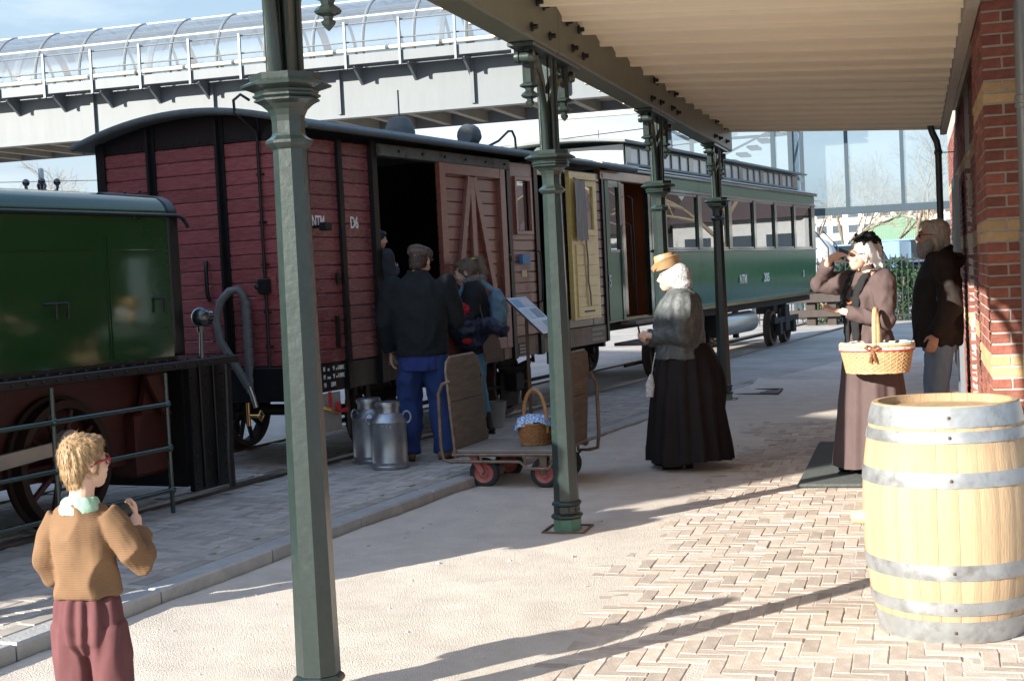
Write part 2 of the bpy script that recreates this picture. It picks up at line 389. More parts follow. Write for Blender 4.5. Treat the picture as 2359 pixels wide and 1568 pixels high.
kst = mat('joint_stone', (.33, .30, .26), .9, var=.2, rand=.12)
js = MB().box(-.05, .05, -.098, .098, -.06, .004, ch=.006).mesh('edge_stone', kst)
for i in range(70):
    y = 3.6+.2*i; o = obj('edge_stone', js, tbed); o.location = (kx(y)-.20, y, TZ+rnd.gauss(0, .002)); o.rotation_euler = (0, 0, -math.atan(.121))

# ================================================================== canopy
m_cream = mat('cream_paint', (.88, .775, .60), .62, var=.05, vscale=3, bump=.12, bscale=50, stretch=(.3, 3, 3))
m_beam = mat('olive_beam_paint', (.115, .125, .09), .42, var=.12, vscale=5, bump=.2, bscale=30)
m_iron = mat('green_iron_paint', (.015, .026, .024), .33, var=.2, vscale=9, bump=.15, bscale=35, coat=.2, spec=.6, dirt=(.05, .075, .07), dirt_amt=.15, dirt_scale=22)
m_bolt = mat('bolt_black', (.015, .015, .014), .5, metal=.3)
m_plate = mat('wall_plate_grey', (.40, .345, .28), .7, var=.08, bump=.2)
m_roof = mat('canopy_roofing', (.12, .12, .12), .8, var=.2)
CX, CY0, CS = -2.062, 4.448, 3.627
canopy = thing('platform_canopy', 'long platform canopy with cream ceiling boards and dark green bolted beam', 'canopy', (0, 0, 0))
for i in range(-2, 4):
    y0, y1 = CY0+i*CS, CY0+(i+1)*CS
    if i == 3: y1 = y0+.85
    MB().box(CX-.085, CX+.085, y0+.0025, y1-.0025, 2.84, 3.16, ch=.012).build('beam', m_beam, canopy)
MB().box(CX-.115, CX-.088, CY0-2*CS, CY0+3*CS+.85, 2.88, 3.2).build('fascia', m_beam, canopy)
bm_ = MB(); bm_.cyl((0, 0, 0), (.012, 0, 0), .026, n=10); bm_.cyl((.012, 0, 0), (.038, 0, 0), .015, n=6); bolt = bm_.mesh('bolt', m_bolt)
for i in range(4):
    y = CY0+i*CS
    for (dy, dz) in ((-.62, .06), (-.48, .22), (-.34, .22), (-.22, .07), (.22, .22), (.34, .08), (.52, .22), (.62, .07)):
        if y+dy > 3 and not (i == 3 and dy > .5): obj('bolt', bolt, canopy, (CX+.085, y+dy, 2.84+dz))
JS = CS/7
jv = []
sl = (2.925-3.075)/(.31-CX)
def jz(x): return 3.075+(x-CX)*sl
XA, XB = CX-.5, .30
def cboard():                                          # lapped ceiling boards: far edge hangs low, near edge tucks up
    q = MB(); D = JS+.035; dz = .16; t_ = .022
    for (x0, x1, lo, ex) in ((XA, XB, 0, 0),):
        vs = []
        for x in (x0, x1):
            z = jz(x); vs += [(x, 0, z+dz), (x, D-.012, z), (x, D, z+.006), (x, D, z+t_+.004), (x, 0, z+dz+t_)]
        q.add(vs, [(0, 1, 6, 5), (1, 2, 7, 6), (2, 3, 8, 7), (3, 4, 9, 8), (4, 0, 5, 9), (0, 4, 3, 2, 1), (5, 6, 7, 8, 9)])
    vs = []
    for x in (XA, XB):
        z = jz(x); vs += [(x, D-.034, z-.018), (x, D-.016, z-.024), (x, D, z-.020), (x, D, z+.004), (x, D-.034, z+.006)]
    q.add(vs, [(0, 1, 6, 5), (1, 2, 7, 6), (2, 3, 8, 7), (3, 4, 9, 8), (4, 0, 5, 9), (0, 4, 3, 2, 1), (5, 6, 7, 8, 9)])
    return q.mesh('ceiling_board', m_cream)
cbm = cboard()
disc = MB(); disc.lathe([(.0, 0), (.024, 0), (.024, .006), (.014, .012), (.0, .012)], 12, axis='z', cap=False); discm = disc.mesh('board_plug', m_cream)
y = CY0-2*CS+.1
while y < CY0+3*CS+.40:
    j = obj('ceiling_board', cbm, canopy, (0, y, 0))
    o = obj('board_plug', discm, j, (.18, JS*.55, jz(.18)+.135*.45-.002)); o.rotation_euler = (math.pi-R(14), 0, 0)
    y += JS
dk = MB(); dk.prism([(CX-.6, jz(CX-.6)+.207), (.9, jz(.9)+.207), (.9, jz(.9)+.26), (CX-.6, jz(CX-.6)+.26)], 'y', CY0-2*CS, CY0+3*CS+.9); dk.build('ceiling_deck', m_cream, canopy)
dk = MB(); dk.prism([(CX-.62, jz(CX-.6)+.263), (.9, jz(.9)+.263), (.9, jz(.9)+.29), (CX-.62, jz(CX-.6)+.29)], 'y', CY0-2*CS, CY0+3*CS+.92); dk.build('roofing', m_roof, canopy)
MB().box(.302, .372, CY0-2*CS, CY0+3*CS+.84, 2.86, 3.12, ch=.006).build('wall_plate', m_plate, canopy)
eb = MB(); eb.prism([(CX+.1, jz(CX+.1)-.005), (.30, jz(.30)-.005), (.30, jz(.3)+.2), (CX+.1, jz(CX+.1)+.2)], 'y', CY0+3*CS+.835, CY0+3*CS+.86); eb.build('end_board', m_cream, canopy)
gut = MB(); gut.tube([(CX-.66, CY0-2*CS, 3.27), (CX-.66, CY0+3*CS+.9, 3.27)], .06, 12); gut.build('gutter', m_roof, canopy, smooth=60)

def octo(prof, **k):                                  # profile given as half width across flats
    return MB().lathe([(a/math.cos(R(22.5)), z) for a, z in prof], 8, ang0=R(22.5+6), **k)
def make_column():
    t = thing('canopy_column', '', 'column', (0, 0, 0), 0, 'cast iron columns carrying the canopy')
    m_new = mat('green_plinth_paint', (.09, .20, .13), .5, var=.15)
    octo([(.079, -.05), (.079, .082)]).build('plinth', m_new, t)
    octo([(.083, .083), (.092, .095), (.092, .104), (.080, .112), (.070, .118), (.070, .158), (.082, .163), (.086, .172), (.082, .182), (.074, .19)]).build('base', m_iron, t)
    pn = MB()
    for k in range(8):
        M = Matrix.Rotation(k*math.pi/4, 4, 'Z'); 
        for (a0, a1, z0, z1) in ((-.026, -.018, .119, .157), (.018, .026, .119, .157), (-.018, .018, .150, .157), (-.018, .018, .119, .126)): pn.box(.068, .075, a0, a1, z0, z1, M)
    pn.build('base_panelling', m_iron, t)
    octo([(.072, .19), (.053, 2.025)]).build('shaft', m_iron, t, bevel=.003)
    octo([(.054, 2.02), (.066, 2.03), (.075, 2.04), (.075, 2.05), (.064, 2.058), (.055, 2.066), (.052, 2.075)]).build('neck_ring', m_iron, t)
    octo([(.052, 2.07), (.052, 2.115), (.055, 2.135), (.064, 2.155), (.082, 2.172), (.096, 2.18), (.104, 2.183), (.104, 2.189), (.098, 2.193), (.108, 2.199), (.108, 2.205), (.100, 2.209), (.104, 2.218), (.143, 2.231), (.145, 2.238), (.112, 2.254), (.114, 2.274), (.10, 2.276)]).build('capital', m_iron, t)
    p = MB(); p.box(-.034, .034, -.045, .045, 2.27, 2.84)
    for sx in (-1, 1):
        for sy in (-1, 1): p.tube([(sx*.036, sy*.045, 2.27), (sx*.036, sy*.05, 2.55), (sx*.036, sy*.06, 2.84)], .014, 6)
    p.box(-.02, .02, -.062, .062, 2.27, 2.84)
    p.build('upper_post', m_iron, t, bevel=.003)
    MB().box(-.075, .075, -.56, .56, 2.815, 2.838, ch=.004).build('bracket_rail', m_iron, t)
    for s_ in (-1, 1):
        b = MB()
        path = [(0, s_*.070, 2.275), (0, s_*.078, 2.42), (0, s_*.10, 2.53), (0, s_*.145, 2.62), (0, s_*.215, 2.70), (0, s_*.30, 2.735), (0, s_*.37, 2.715)]
        b.tube(path, [(.030, .024), (.030, .022), (.030, .022), (.030, .022), (.030, .022), (.028, .02), (.026, .018)], 8)
        b.tube([(0, s_*.08, 2.62), (0, s_*.11, 2.70), (0, s_*.16, 2.76), (0, s_*.22, 2.815)], .014, 6)
        for k in range(7):                                # small pierced ring beside the pendant
            pass
        c = [(0, s_*.30+.05*math.cos(a_*.6283), 2.775+.038*math.sin(a_*.6283)) for a_ in range(10)]
        b.tube(c, .011, 6, closed=True)
        br = b.build('bracket_arch', m_iron, t, smooth=50)
        f = octo([(.034, 2.63), (.034, 2.815)], c=(0, s_*.40, 0)); f.build('pendant', m_iron, t)
        f = octo([(.034, 2.63), (.052, 2.618), (.052, 2.61), (.026, 2.60), (.022, 2.585), (.042, 2.57), (.048, 2.56), (.042, 2.55), (.018, 2.54), (.016, 2.53), (.026, 2.522), (.022, 2.51), (.003, 2.488)], c=(0, s_*.40, 0)); f.build('pendant_finial', m_iron, t)
        d = MB()
        for sx in (-1, 1): d.cyl((sx*.030, s_*.475, 2.765), (sx*.055, s_*.475, 2.765), .038, .03, 14)
        d.cyl((-.03, s_*.475, 2.765), (.03, s_*.475, 2.765), .03, n=12); d.build('roundel', m_iron, t, smooth=40)
    return t
col0 = make_column()
CLAB = ['nearest dark green iron column, cropped at top and bottom, left of the sand', 'second iron column, its bare green foot standing on the sand behind the luggage cart',
        'third iron column behind the woman in the black skirt', 'farthest slim iron column beside the green tram lettering']
for i in range(4):
    c = col0 if i == 0 else copy_tree(col0)
    c.location = (CX, CY0+i*CS, zp(CY0+i*CS)); c['label'] = CLAB[i]
    if i: c.scale = (1, 1, (2.838-zp(CY0+i*CS))/2.838)
# little square pits round the column feet
m_pit = mat('rusty_edge', (.16, .09, .06), .9, var=.3)
for i in (1, 3):
    y = CY0+i*CS; f = MB()
    for (x0, x1, y0, y1) in ((-.13, .13, -.13, -.12), (-.13, .13, .12, .13), (-.13, -.12, -.12, .12), (.12, .13, -.12, .12)): f.box(x0, x1, y0, y1, -.02, .022)
    tag(f.build('foot_frame', m_pit, loc=(CX, y, zp(y))), ['', 'rusty steel frame in the sand round the second column foot', '', 'rusty steel frame round the farthest column foot'][i], 'frame')

# ================================================================== brick wall on the right
m_br = mat('red_brick', (.25, .085, .06), .88, var=.25, vscale=20, bump=.6, bscale=80, rand=.30, dirt=(.33, .15, .11), dirt_amt=.6, dirt_scale=9)
m_by = mat('yellow_brick', (.50, .34, .18), .85, var=.15, vscale=20, bump=.5, bscale=80, rand=.12)
m_mortar = mat('mortar', (.42, .385, .34), .95, var=.12, vscale=30, bump=.4, bscale=120)
CR = .0617
wall = thing('station_wall', 'red brick station wall with yellow brick bands on the right', 'wall', (0, 0, 0))
PX, PY, PY2, WX = .377, 8.0, 9.35, .47
MB().box(PX+.006, 1.5, PY+.006, PY2-.006, 0, 3.3).build('pier_core', m_mortar, wall)
core = MB()
core.box(WX+.006, 1.5, PY2, 12.55, 0, 3.3); core.box(WX+.006, 1.5, 13.75, 20.2, 0, 3.3); core.box(WX+.006, 1.5, 12.55, 13.75, 2.45, 3.3)
core.box(.62, 1.5, 6.6, 7.2, 0, 3.3)
core.build('wall_core', m_mortar, wall)
def bb(L_, seed):
    r = random.Random(seed); q = MB(); j = lambda: r.uniform(-.0015, .0015)
    q.box(0, L_, 0, .05, 0, .0505, ch=.003); q.v = [(x+j(), y+j(), z+j()) for x, y, z in q.v]; return q
def brickface(org, ex, length, z1, seed, parts, offs=0.0, unit=.215, inward=None):
    r = random.Random(seed); red = MB(); yel = MB()
    ex = Vector(ex); ey = Vector(inward); org = Vector(org)
    c = 0
    while c*CR < z1:
        z = c*CR+.006; x = -offs if c % 2 == 0 else -offs-unit/2
        while x < length:
            a = max(x, 0); b = min(x+unit-.011, length)
            if b-a > .03:
                q = bb(b-a, r.random()); dz = r.gauss(0, .0006); dy = r.gauss(0, .001)
                M = Matrix(((ex.x, ey.x, 0, org.x+ex.x*a+ey.x*dy), (ex.y, ey.y, 0, org.y+ex.y*a+ey.y*dy), (0, 0, 1, z+dz), (0, 0, 0, 1)))
                yl = c % 12 in (2, 3) and c > 3
                if parts:
                    o = obj('brick', q.mesh('brick', m_by if yl else m_br), wall); o.matrix_local = M
                else: (yel if yl else red).add([M @ Vector(p) for p in q.v], q.f, r.random())
            x += unit
        c += 1
    if red.v: stuff(red.build('far_bricks', m_br, wall))
    if yel.v: stuff(yel.build('far_bricks', m_by, wall))
brickface((PX, PY, 0), (1, 0, 0), .62, 3.0, 3, True, offs=0, inward=(0, 1, 0))
brickface((PX, PY+.06, 0), (0, 1, 0), PY2-PY-.06, 3.0, 4, False, offs=.1, inward=(1, 0, 0))
brickface((WX, PY2, 0), (0, 1, 0), 12.55-PY2, 3.0, 5, False, inward=(1, 0, 0))
brickface((WX, 13.75, 0), (0, 1, 0), 6.4, 3.0, 6, False, inward=(1, 0, 0))
brickface((.61, 6.6, 0), (0, 1, 0), .6, 3.0, 8, False, inward=(1, 0, 0))
brickface((WX+.06, 13.75, 0), (1, 0, 0), .6, 2.45, 9, False, inward=(0, 1, 0))
m_lime = mat('limestone', (.52, .49, .43), .85, var=.12, bump=.3)
MB().box(WX-.03, WX+.05, 9.5, 9.85, 1.95, 2.15, ch=.01).build('impost_block', m_lime, wall)
MB().box(WX-.03, WX+.05, 12.3, 12.5, 1.95, 2.15, ch=.01).build('impost_block', m_lime, wall)
# door leaf standing open against the wall
m_alu = mat('grey_blue_frame', (.30, .34, .38), .35, metal=.6, var=.1)
dr = thing('glass_door', 'grey framed glass door standing open against the brick wall', 'door', (WX-.05, 14.1, zp(14.1)))
for (y0, y1, z0, z1) in ((0, .06, .02, 2.25), (.9, .96, .02, 2.25), (.06, .9, .02, .2), (.06, .9, 2.15, 2.25)): MB().box(-.045, 0, y0, y1, z0, z1, ch=.004).build('door_frame', m_alu, dr)
MB().box(-.026, -.02, .06, .9, .2, 2.15).build('door_pane', glass('door_glass', refl=.1), dr)
# rainwater pipes
m_zinc = mat('grey_zinc_pipe', (.30, .32, .32), .38, metal=.5, var=.2, vscale=5, stretch=(1, 1, .3))
dp = thing('downpipe', 'grey rain pipe on the front of the nearest brick pier', 'pipe', (.577, 7.94, 0), 0, 'rain pipes')
MB().tube([(0, 0, .02), (0, 0, 3.1)], .037, 16).build('pipe', m_zinc, dp, smooth=40)
for z in (2.34, 1.62): MB().lathe([(.038, z-.035), (.045, z-.03), (.045, z-.012), (.041, z-.008), (.041, z+.008), (.045, z+.012), (.045, z+.03), (.038, z+.035)], 16, cap=False).build('pipe_collar', m_zinc, dp, smooth=40)
MB().tube([(0, 0, .02), (0, 0, 1.6)], .042, 16).build('lower_pipe', m_zinc, dp, smooth=40)
m_pipe2 = mat('dark_zinc_pipe', (.10, .115, .125), .4, metal=.5, var=.2)
y = 15.75; z0 = zp(y)
dp2 = thing('downpipe', 'dark rain pipe with a bend at the far end of the canopy', 'pipe', (.27, y, z0), 0, 'rain pipes')
MB().tube([(-.07, 0, 2.96), (-.07, 0, 2.86), (-.055, 0, 2.80), (-.012, 0, 2.70), (0, 0, 2.62), (0, 0, 0)], .036, 14).build('pipe', m_pipe2, dp2, smooth=50)
MB().lathe([(.037, 1.62), (.048, 1.63), (.048, 1.69), (.037, 1.70)], 14, cap=False).build('pipe_collar', m_pipe2, dp2, smooth=40)
MB().lathe([(.037, 2.56), (.044, 2.57), (.044, 2.60), (.037, 2.61)], 14, cap=False).build('pipe_collar', m_pipe2, dp2, smooth=40)
MB().tube([(0, 0, 2.58), (.17, .02, 2.58)], .006, 6).build('wall_hook', m_pipe2, dp2)

# ================================================================== unseen building block across the tracks, added to shade the train
sA, cA = math.sin(SUN_AZ), math.cos(SUN_AZ)
m_bw = mat('far_brick_wall', (.27, .09, .065), .9, var=.25, vscale=8, bump=.2)
bl = thing('shade_block', 'unseen brick block added across the tracks to shade the train', 'building', (0, 0, 0), 0)
def sq(s_, q_): return (cA*s_+sA*q_, -sA*s_+cA*q_)
for (s0, s1, q0, q1, h, nm) in ((-6.85, -9.25, -7, -13, 6.1, 'low_wing'), (-9.25, -36, -7, -16, 8.45, 'high_wing')):  # wing edges and heights shaped by where the shade has to end
    pts = [sq(s0, q0), sq(s1, q0), sq(s1, q1), sq(s0, q1)]
    q = MB(); q.prism(pts, 'z', 0, h); q.build(nm, m_bw, bl)
    q = MB(); q.prism([sq(s0+.0, q0+.25), sq(s1, q0+.25), sq(s1, q1), sq(s0, q1)], 'z', h+.003, h+.2); q.build('roof_slab', m_roof, bl)
    for k in range(int(abs(s1-s0)/3)):
        c0 = s0-1.0-3*k
        w_ = MB(); w_.prism([sq(c0, q0+.03), sq(c0-1.3, q0+.03), sq(c0-1.3, q0-.1), sq(c0, q0-.1)], 'z', 1.2, 3.4); w_.build('window', mat('dull_glass', (.05, .06, .07), .1), bl)
# ================================================================== the train (w across, u along, z up)
m_red = mat('wagon_red_paint', (.20, .054, .056), .28, var=.15, vscale=5, bump=.3, bscale=16, stretch=(1.5, 1.5, 9), coat=.6, rand=.15, dirt=(.12, .035, .033), dirt_amt=.7, dirt_scale=3, rvar=.1)
m_red2 = mat('door_red_paint', (.22, .075, .05), .3, var=.18, vscale=5, bump=.3, bscale=16, stretch=(1.5, 1.5, 9), coat=.6, rand=.14, dirt=(.15, .05, .035), dirt_amt=.6, dirt_scale=3)
m_blk = mat('black_frame_paint', (.006, .0065, .007), .35, var=.25, vscale=8, bump=.12, bscale=40, spec=.4)
m_soot = mat('soot_black', (.016, .014, .013), .8, var=.3)
m_tar = mat('grey_roof_felt', (.075, .085, .085), .75, var=.25, vscale=14, bump=.7, bscale=120)
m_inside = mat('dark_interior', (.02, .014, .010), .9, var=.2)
m_yel = mat('yellow_varnish', (.78, .56, .18), .3, var=.12, vscale=6, bump=.15, bscale=20, coat=.5, stretch=(1, 1, 4))
m_white = mat('white_lettering', (.78, .74, .65), .6, var=.05)
m_rust = mat('rail_dust_brown', (.085, .055, .04), .75, var=.3, vscale=8, bump=.3)
m_wheel = mat('wheel_iron', (.05, .042, .036), .55, metal=.3, var=.3, bump=.2)
m_steel = mat('bright_steel', (.45, .44, .42), .3, metal=.9, var=.15)
m_hose = mat('grey_rubber_hose', (.085, .09, .09), .55, var=.2, bump=.15)
m_brass = mat('brass', (.55, .33, .12), .3, metal=1.0)
m_win = glass('carriage_glass', (.85, .92, .92), .30, alpha=.75)
wagon = thing('goods_wagon', 'dark red wooden goods wagon with an open sliding door', 'wagon', tuple(tw(0, 0)), -TH)
UL, WL = 6.30, -1.98                                    # length and width of the body
ZB, ZT, NB = .93, 2.69, 16
BP = (ZT-ZB)/NB
def board(w0, w1, u0, u1, z0, z1, mt, par, ch=.007, name='board'):
    return MB().box(w0, w1, u0, u1, z0+.0015, z1-.0015, ch=ch).build(name, mt, par)
def boards_side(u0, u1, mt, par, w=0.0, z0=ZB, z1=ZT, t=.03, n=None):
    n = n or int(round((z1-z0)/BP)); p = (z1-z0)/n
    for i in range(n): board(w-t, w+rnd.gauss(0, .0008), u0, u1, z0+i*p, z0+(i+1)*p, mt, par)
def boards_end(w0, w1, mt, par, u=0.0, s_=1):
    for i in range(NB): board(w0, w1, u-(.0 if s_ > 0 else .03)+rnd.gauss(0, .0008), u+(.03 if s_ > 0 else 0), ZB+i*BP, ZB+(i+1)*BP, mt, par)
# end wall facing the engine, split by the black posts
for (a, b) in ((-1.90, -1.47), (-1.39, -.79), (-.71, -.05)): boards_end(a, b, m_red, wagon)
def post(w0, w1, u0, u1, z0, z1, name='post'): return MB().box(w0, w1, u0, u1, z0, z1, ch=.006).build(name, m_blk, wagon)
def archz(w): c = (w+.99)/1.13; return 2.925-.19*c*c       # underside of the roof
for wc in (-1.43, -.75):
    post(wc-.045, wc+.045, -.012, .03, ZB-.22, archz(wc)-.01); post(wc-.012, wc+.012, -.055, -.012, ZB-.22, archz(wc)-.03, 'post_flange')
post(-1.985, -1.90, -.02, .07, ZB-.2, archz(-1.95), 'corner_post'); post(-.05, .022, -.02, .07, ZB-.2, archz(-.02), 'corner_post')
q = MB(); pl_ = [(-1.90, ZT+.004)]+[(-.05, ZT+.004)]+[(-.05-1.85*i/12, archz(-.05-1.85*i/12)-.004) for i in range(13)]; q.prism(pl_, 'y', .0, .03); q.build('gable_plate', m_blk, wagon)
rv = MB()
for i in range(22): rv.ball((-1.86+.083*i, -.002, ZT+.03), .009, 6, 4)
stuff(rv.build('rivets', m_blk, wagon, smooth=80))
# roof
def roof_mesh(u0, u1, wlo, whi, thick, f, n=20):
    q = MB(); pts = [(wlo+(whi-wlo)*i/n) for i in range(n+1)]
    poly = [(w, f(w)) for w in pts]+[(w, f(w)+thick) for w in reversed(pts)]; q.prism(poly, 'y', u0, u1); return q
roof_mesh(-.14, UL+.80, WL-.13, .14, .045, archz).build('roof', m_tar, wagon, smooth=30)
e = MB(); e.tube([(w_, -.14, archz(w_)+.022) for w_ in [WL-.14+(.30-WL-.02)*i/24 for i in range(25)]], .028, 10); e.build('roof_end_bead', m_tar, wagon, smooth=60)
e = MB(); e.tube([(.15, -.14, archz(.14)+.02), (.15, UL+.80, archz(.14)+.02)], .026, 10); e.build('roof_side_bead', m_tar, wagon, smooth=60)
# side boards and posts
boards_side(.03, .49, m_red, wagon); post(-.02, .03, .49, .55, ZB-.22, 2.70)
boards_side(.56, 1.00, m_red, wagon); post(-.03, .045, .99, 1.07, ZB-.22, 2.72, 'door_post')
post(-.03, .035, 3.62, 3.70, ZB-.22, 2.70); boards_side(3.36, 3.61, m_red2, wagon)
MB().box(-.04, .07, 1.07, 3.62, 2.60, 2.70, ch=.005).build('door_rail', mat('flaking_black', (.10, .10, .085), .5, var=.3, vscale=20, dirt=(.012, .012, .012), dirt_amt=1, dirt_scale=9), wagon)
for i in range(6): MB().ball((.072, 1.4+.42*i, 2.65), .014, 8, 5).build('rail_bolt', m_blk, wagon, smooth=80)
# sliding door pushed half open: boards, frame, diagonal braces
sd = MB()
d0, d1 = 2.10, 3.47; n = 15; p = (2.60-.86)/n
for i in range(n): board(.015, .045, d0+.04, d1-.03, .86+i*p, .86+(i+1)*p, m_red2, wagon, name='door_board')
for (a, b, c, d) in ((d0, d0+.11, .84, 2.60), (d1-.11, d1, .84, 2.60)): MB().box(.046, .085, a, b, c, d, ch=.005).build('door_stile', m_red2, wagon)
for (c, d) in ((2.50, 2.60), (.84, .95)): MB().box(.046, .083, d0+.11, d1-.11, c, d, ch=.005).build('door_rail_board', m_red2, wagon)
def brace(u0, z0, u1, z1, wd, mt=m_red2, wa=.047, wb=.082):
    a, b = Vector((0, u0, z0)), Vector((0, u1, z1)); d = (b-a).normalized(); nrm = Vector((0, -d.z, d.y))*wd/2
    q = MB(); q.prism([((a+nrm).y, (a+nrm).z), ((b+nrm).y, (b+nrm).z), ((b-nrm).y, (b-nrm).z), ((a-nrm).y, (a-nrm).z)], 'x', wa, wb); return q.build('door_brace', mt, wagon)
um = (d0+d1)/2-.02
brace(d0+.17, .96, um-.05, 2.49, .085); brace(d1-.17, .96, um+.05, 2.49, .085, wa=.048, wb=.081); brace(um, .96, um, 2.49, .09, wa=.049, wb=.08)
MB().ball((.07, 3.52, 1.72), (.03, .045, .045), 12, 8).build('door_buffer', m_blk, wagon, smooth=80)
# guard's compartment: red half door with window, open doorway, opened yellow door
n = 15
for i in range(9): board(-.02, .018, 3.71, 4.27, .93+i*.1083, .93+(i+1)*.1083, m_red2, wagon)
for (a, b, c, d) in ((3.71, 3.80, 1.905, 2.69), (4.19, 4.27, 1.905, 2.69), (3.80, 4.19, 2.53, 2.69), (3.80, 4.19, 1.905, 1.98)): MB().box(-.02, .02, a, b, c, d, ch=.004).build('window_surround', m_red2, wagon)
for (a, b, c, d) in ((3.79, 3.83, 1.96, 2.55), (4.16, 4.20, 1.96, 2.55), (3.83, 4.16, 2.51, 2.55), (3.83, 4.16, 1.96, 2.0)): MB().box(.015, .045, a, b, c, d, ch=.004).build('window_frame', m_red2, wagon)
MB().box(-.004, .002, 3.83, 4.16, 2.0, 2.51).build('pane', m_win, wagon)
post(-.03, .035, 4.28, 4.37, ZB-.22, 2.70); post(-.03, .035, 4.98, 5.07, ZB-.22, 2.70)
MB().box(-.5, .0, 4.40, 4.97, .86, .92, ch=.004).build('door_sill', mat('worn_tread', (.25, .19, .13), .8, var=.3), wagon)
MB().box(-.045, -.02, 4.37, 4.98, 2.60, 2.69).build('door_lintel', m_yel, wagon)
q = MB(); q.box(-.55, -.51, 4.37, 4.98, .92, 2.69); q.build('yellow_partition', m_yel, wagon)
hb = MB(); hb.tube([(.02, 4.24, 1.25), (.09, 4.24, 1.27), (.10, 4.24, 1.5), (.09, 4.24, 1.78), (.02, 4.24, 1.80)], .011, 8); hb.build('grab_rail', m_blk, wagon, smooth=60)
bx_ = MB(); bx_.prism([(3.86, 1.66), (4.05, 1.66), (4.05, 1.76), (3.86, 1.76)], 'x', .02, .06); bx_.build('leaflet_box', mat('blue_plastic', (.05, .22, .45), .35), wagon)
MB().box(.02, .026, 3.90, 4.02, 1.53, 1.60).build('notice_card', mat('cream_card', (.75, .68, .45), .7), wagon)
yd = MB().box(.05, .10, 5.08, 5.86, 1.02, 2.66, ch=.006).build('yellow_door', m_yel, wagon)
for i in range(7): MB().box(.10, .113, 5.17, 5.78, 1.05+.115*i, 1.05+.115*(i+1)-.004, ch=.004).build('door_panel', m_yel, yd)
for (a, b, c, d) in ((5.36, 5.42, 1.95, 2.58), (5.70, 5.76, 1.95, 2.58), (5.42, 5.70, 2.50, 2.58), (5.42, 5.70, 1.95, 2.02)): MB().box(.10, .125, a, b, c, d, ch=.004).build('window_frame', m_yel, yd)
MB().box(.098, .104, 5.42, 5.70, 2.02, 2.50).build('pane', m_win, yd)
MB().box(.113, .118, 5.33, 5.63, 1.10, 1.12).build('letter_slot', m_blk, yd)
cu_m = mat('grey_curtain', (.42, .40, .37), .9, var=.1, stretch=(6, 6, 1))
c = MB(); vs_ = []; N = 28
for j in range(9):
    z = 2.56-.66*j/8
    for i in range(N+1):
        t = i/N; vs_.append((.145+.018*math.sin(t*26)*(1-.3*j/8)+.006*nz(t*4, j*.5), 5.13+t*(.26+.05*j/8), z+.008*math.sin(t*9)))
c.add(vs_, [(j*(N+1)+i, j*(N+1)+i+1, (j+1)*(N+1)+i+1, (j+1)*(N+1)+i) for j in range(8) for i in range(N)]); c.build('curtain', cu_m, yd, smooth=180)
MB().tube([(.15, 5.10, 2.575), (.15, 5.78, 2.575)], .011, 8).build('curtain_rod', m_brass, yd, smooth=60)
st = MB(); st.tube([(.125, 5.43, 1.92), (.135, 5.44, 1.7), (.125, 5.45, 1.45), (.14, 5.46, 1.3), (.13, 5.49, 1.17)], [(.022, .004)]*5, 8, ref=(1, 0, 0)); st.build('leather_strap', mat('brown_leather', (.13, .045, .025), .5), yd, smooth=60)
m_pur = mat('wagon_purple_brown', (.115, .035, .04), .32, var=.15, vscale=5, bump=.3, bscale=16, coat=.5, rand=.08)
boards_side(5.87, 6.25, m_pur, wagon); boards_side(5.08, 5.86, m_pur, wagon, w=-.004)
post(-.05, .02, 6.25, 6.31, ZB-.2, 2.70, 'corner_post')
for i in range(16): pass
# the hidden sides, floor and dark inside
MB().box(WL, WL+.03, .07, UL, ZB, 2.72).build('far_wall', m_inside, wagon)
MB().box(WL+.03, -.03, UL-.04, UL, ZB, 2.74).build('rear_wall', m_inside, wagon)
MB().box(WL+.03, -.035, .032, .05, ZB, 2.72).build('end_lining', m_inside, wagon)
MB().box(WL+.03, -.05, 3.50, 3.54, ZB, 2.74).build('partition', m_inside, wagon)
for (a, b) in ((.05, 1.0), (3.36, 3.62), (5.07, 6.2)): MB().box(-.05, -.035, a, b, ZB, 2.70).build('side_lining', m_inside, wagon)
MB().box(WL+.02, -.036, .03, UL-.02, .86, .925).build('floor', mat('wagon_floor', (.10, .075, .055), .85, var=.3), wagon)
# underframe
sb = mat('solebar_black', (.022, .022, .022), .45, var=.3, vscale=6, dirt=(.13, .10, .075), dirt_amt=.5, dirt_scale=3, bump=.2)
MB().box(-.075, -.005, .0, 3.45, .71, .925, ch=.004).build('solebar', sb, wagon)
MB().box(-.075, .0, 3.45, UL, .72, .925, ch=.004).build('solebar', mat('solebar_tan', (.27, .21, .155), .7, var=.3, vscale=5, dirt=(.10, .08, .06), dirt_amt=.6), wagon)
MB().box(WL+.02, WL+.1, 0, UL, .70, .92).build('solebar', sb, wagon)
MB().box(WL+.06, -.06, -.06, .0, .66, .925, ch=.006).build('headstock', m_blk, wagon)
MB().box(WL+.06, -.06, UL, UL+.06, .66, .925, ch=.006).build('headstock', m_blk, wagon)
MB().box(-.3, .04, 1.1, 3.4, .845, .875, ch=.004).build('footboard', mat('worn_wood_step', (.24, .19, .15), .85, var=.3), wagon)
rv = MB()
for i in range(20): rv.ball((.003, 6.28, .98+i*.088), .008, 6, 4)
stuff(rv.build('post_rivets', m_blk, wagon, smooth=80))
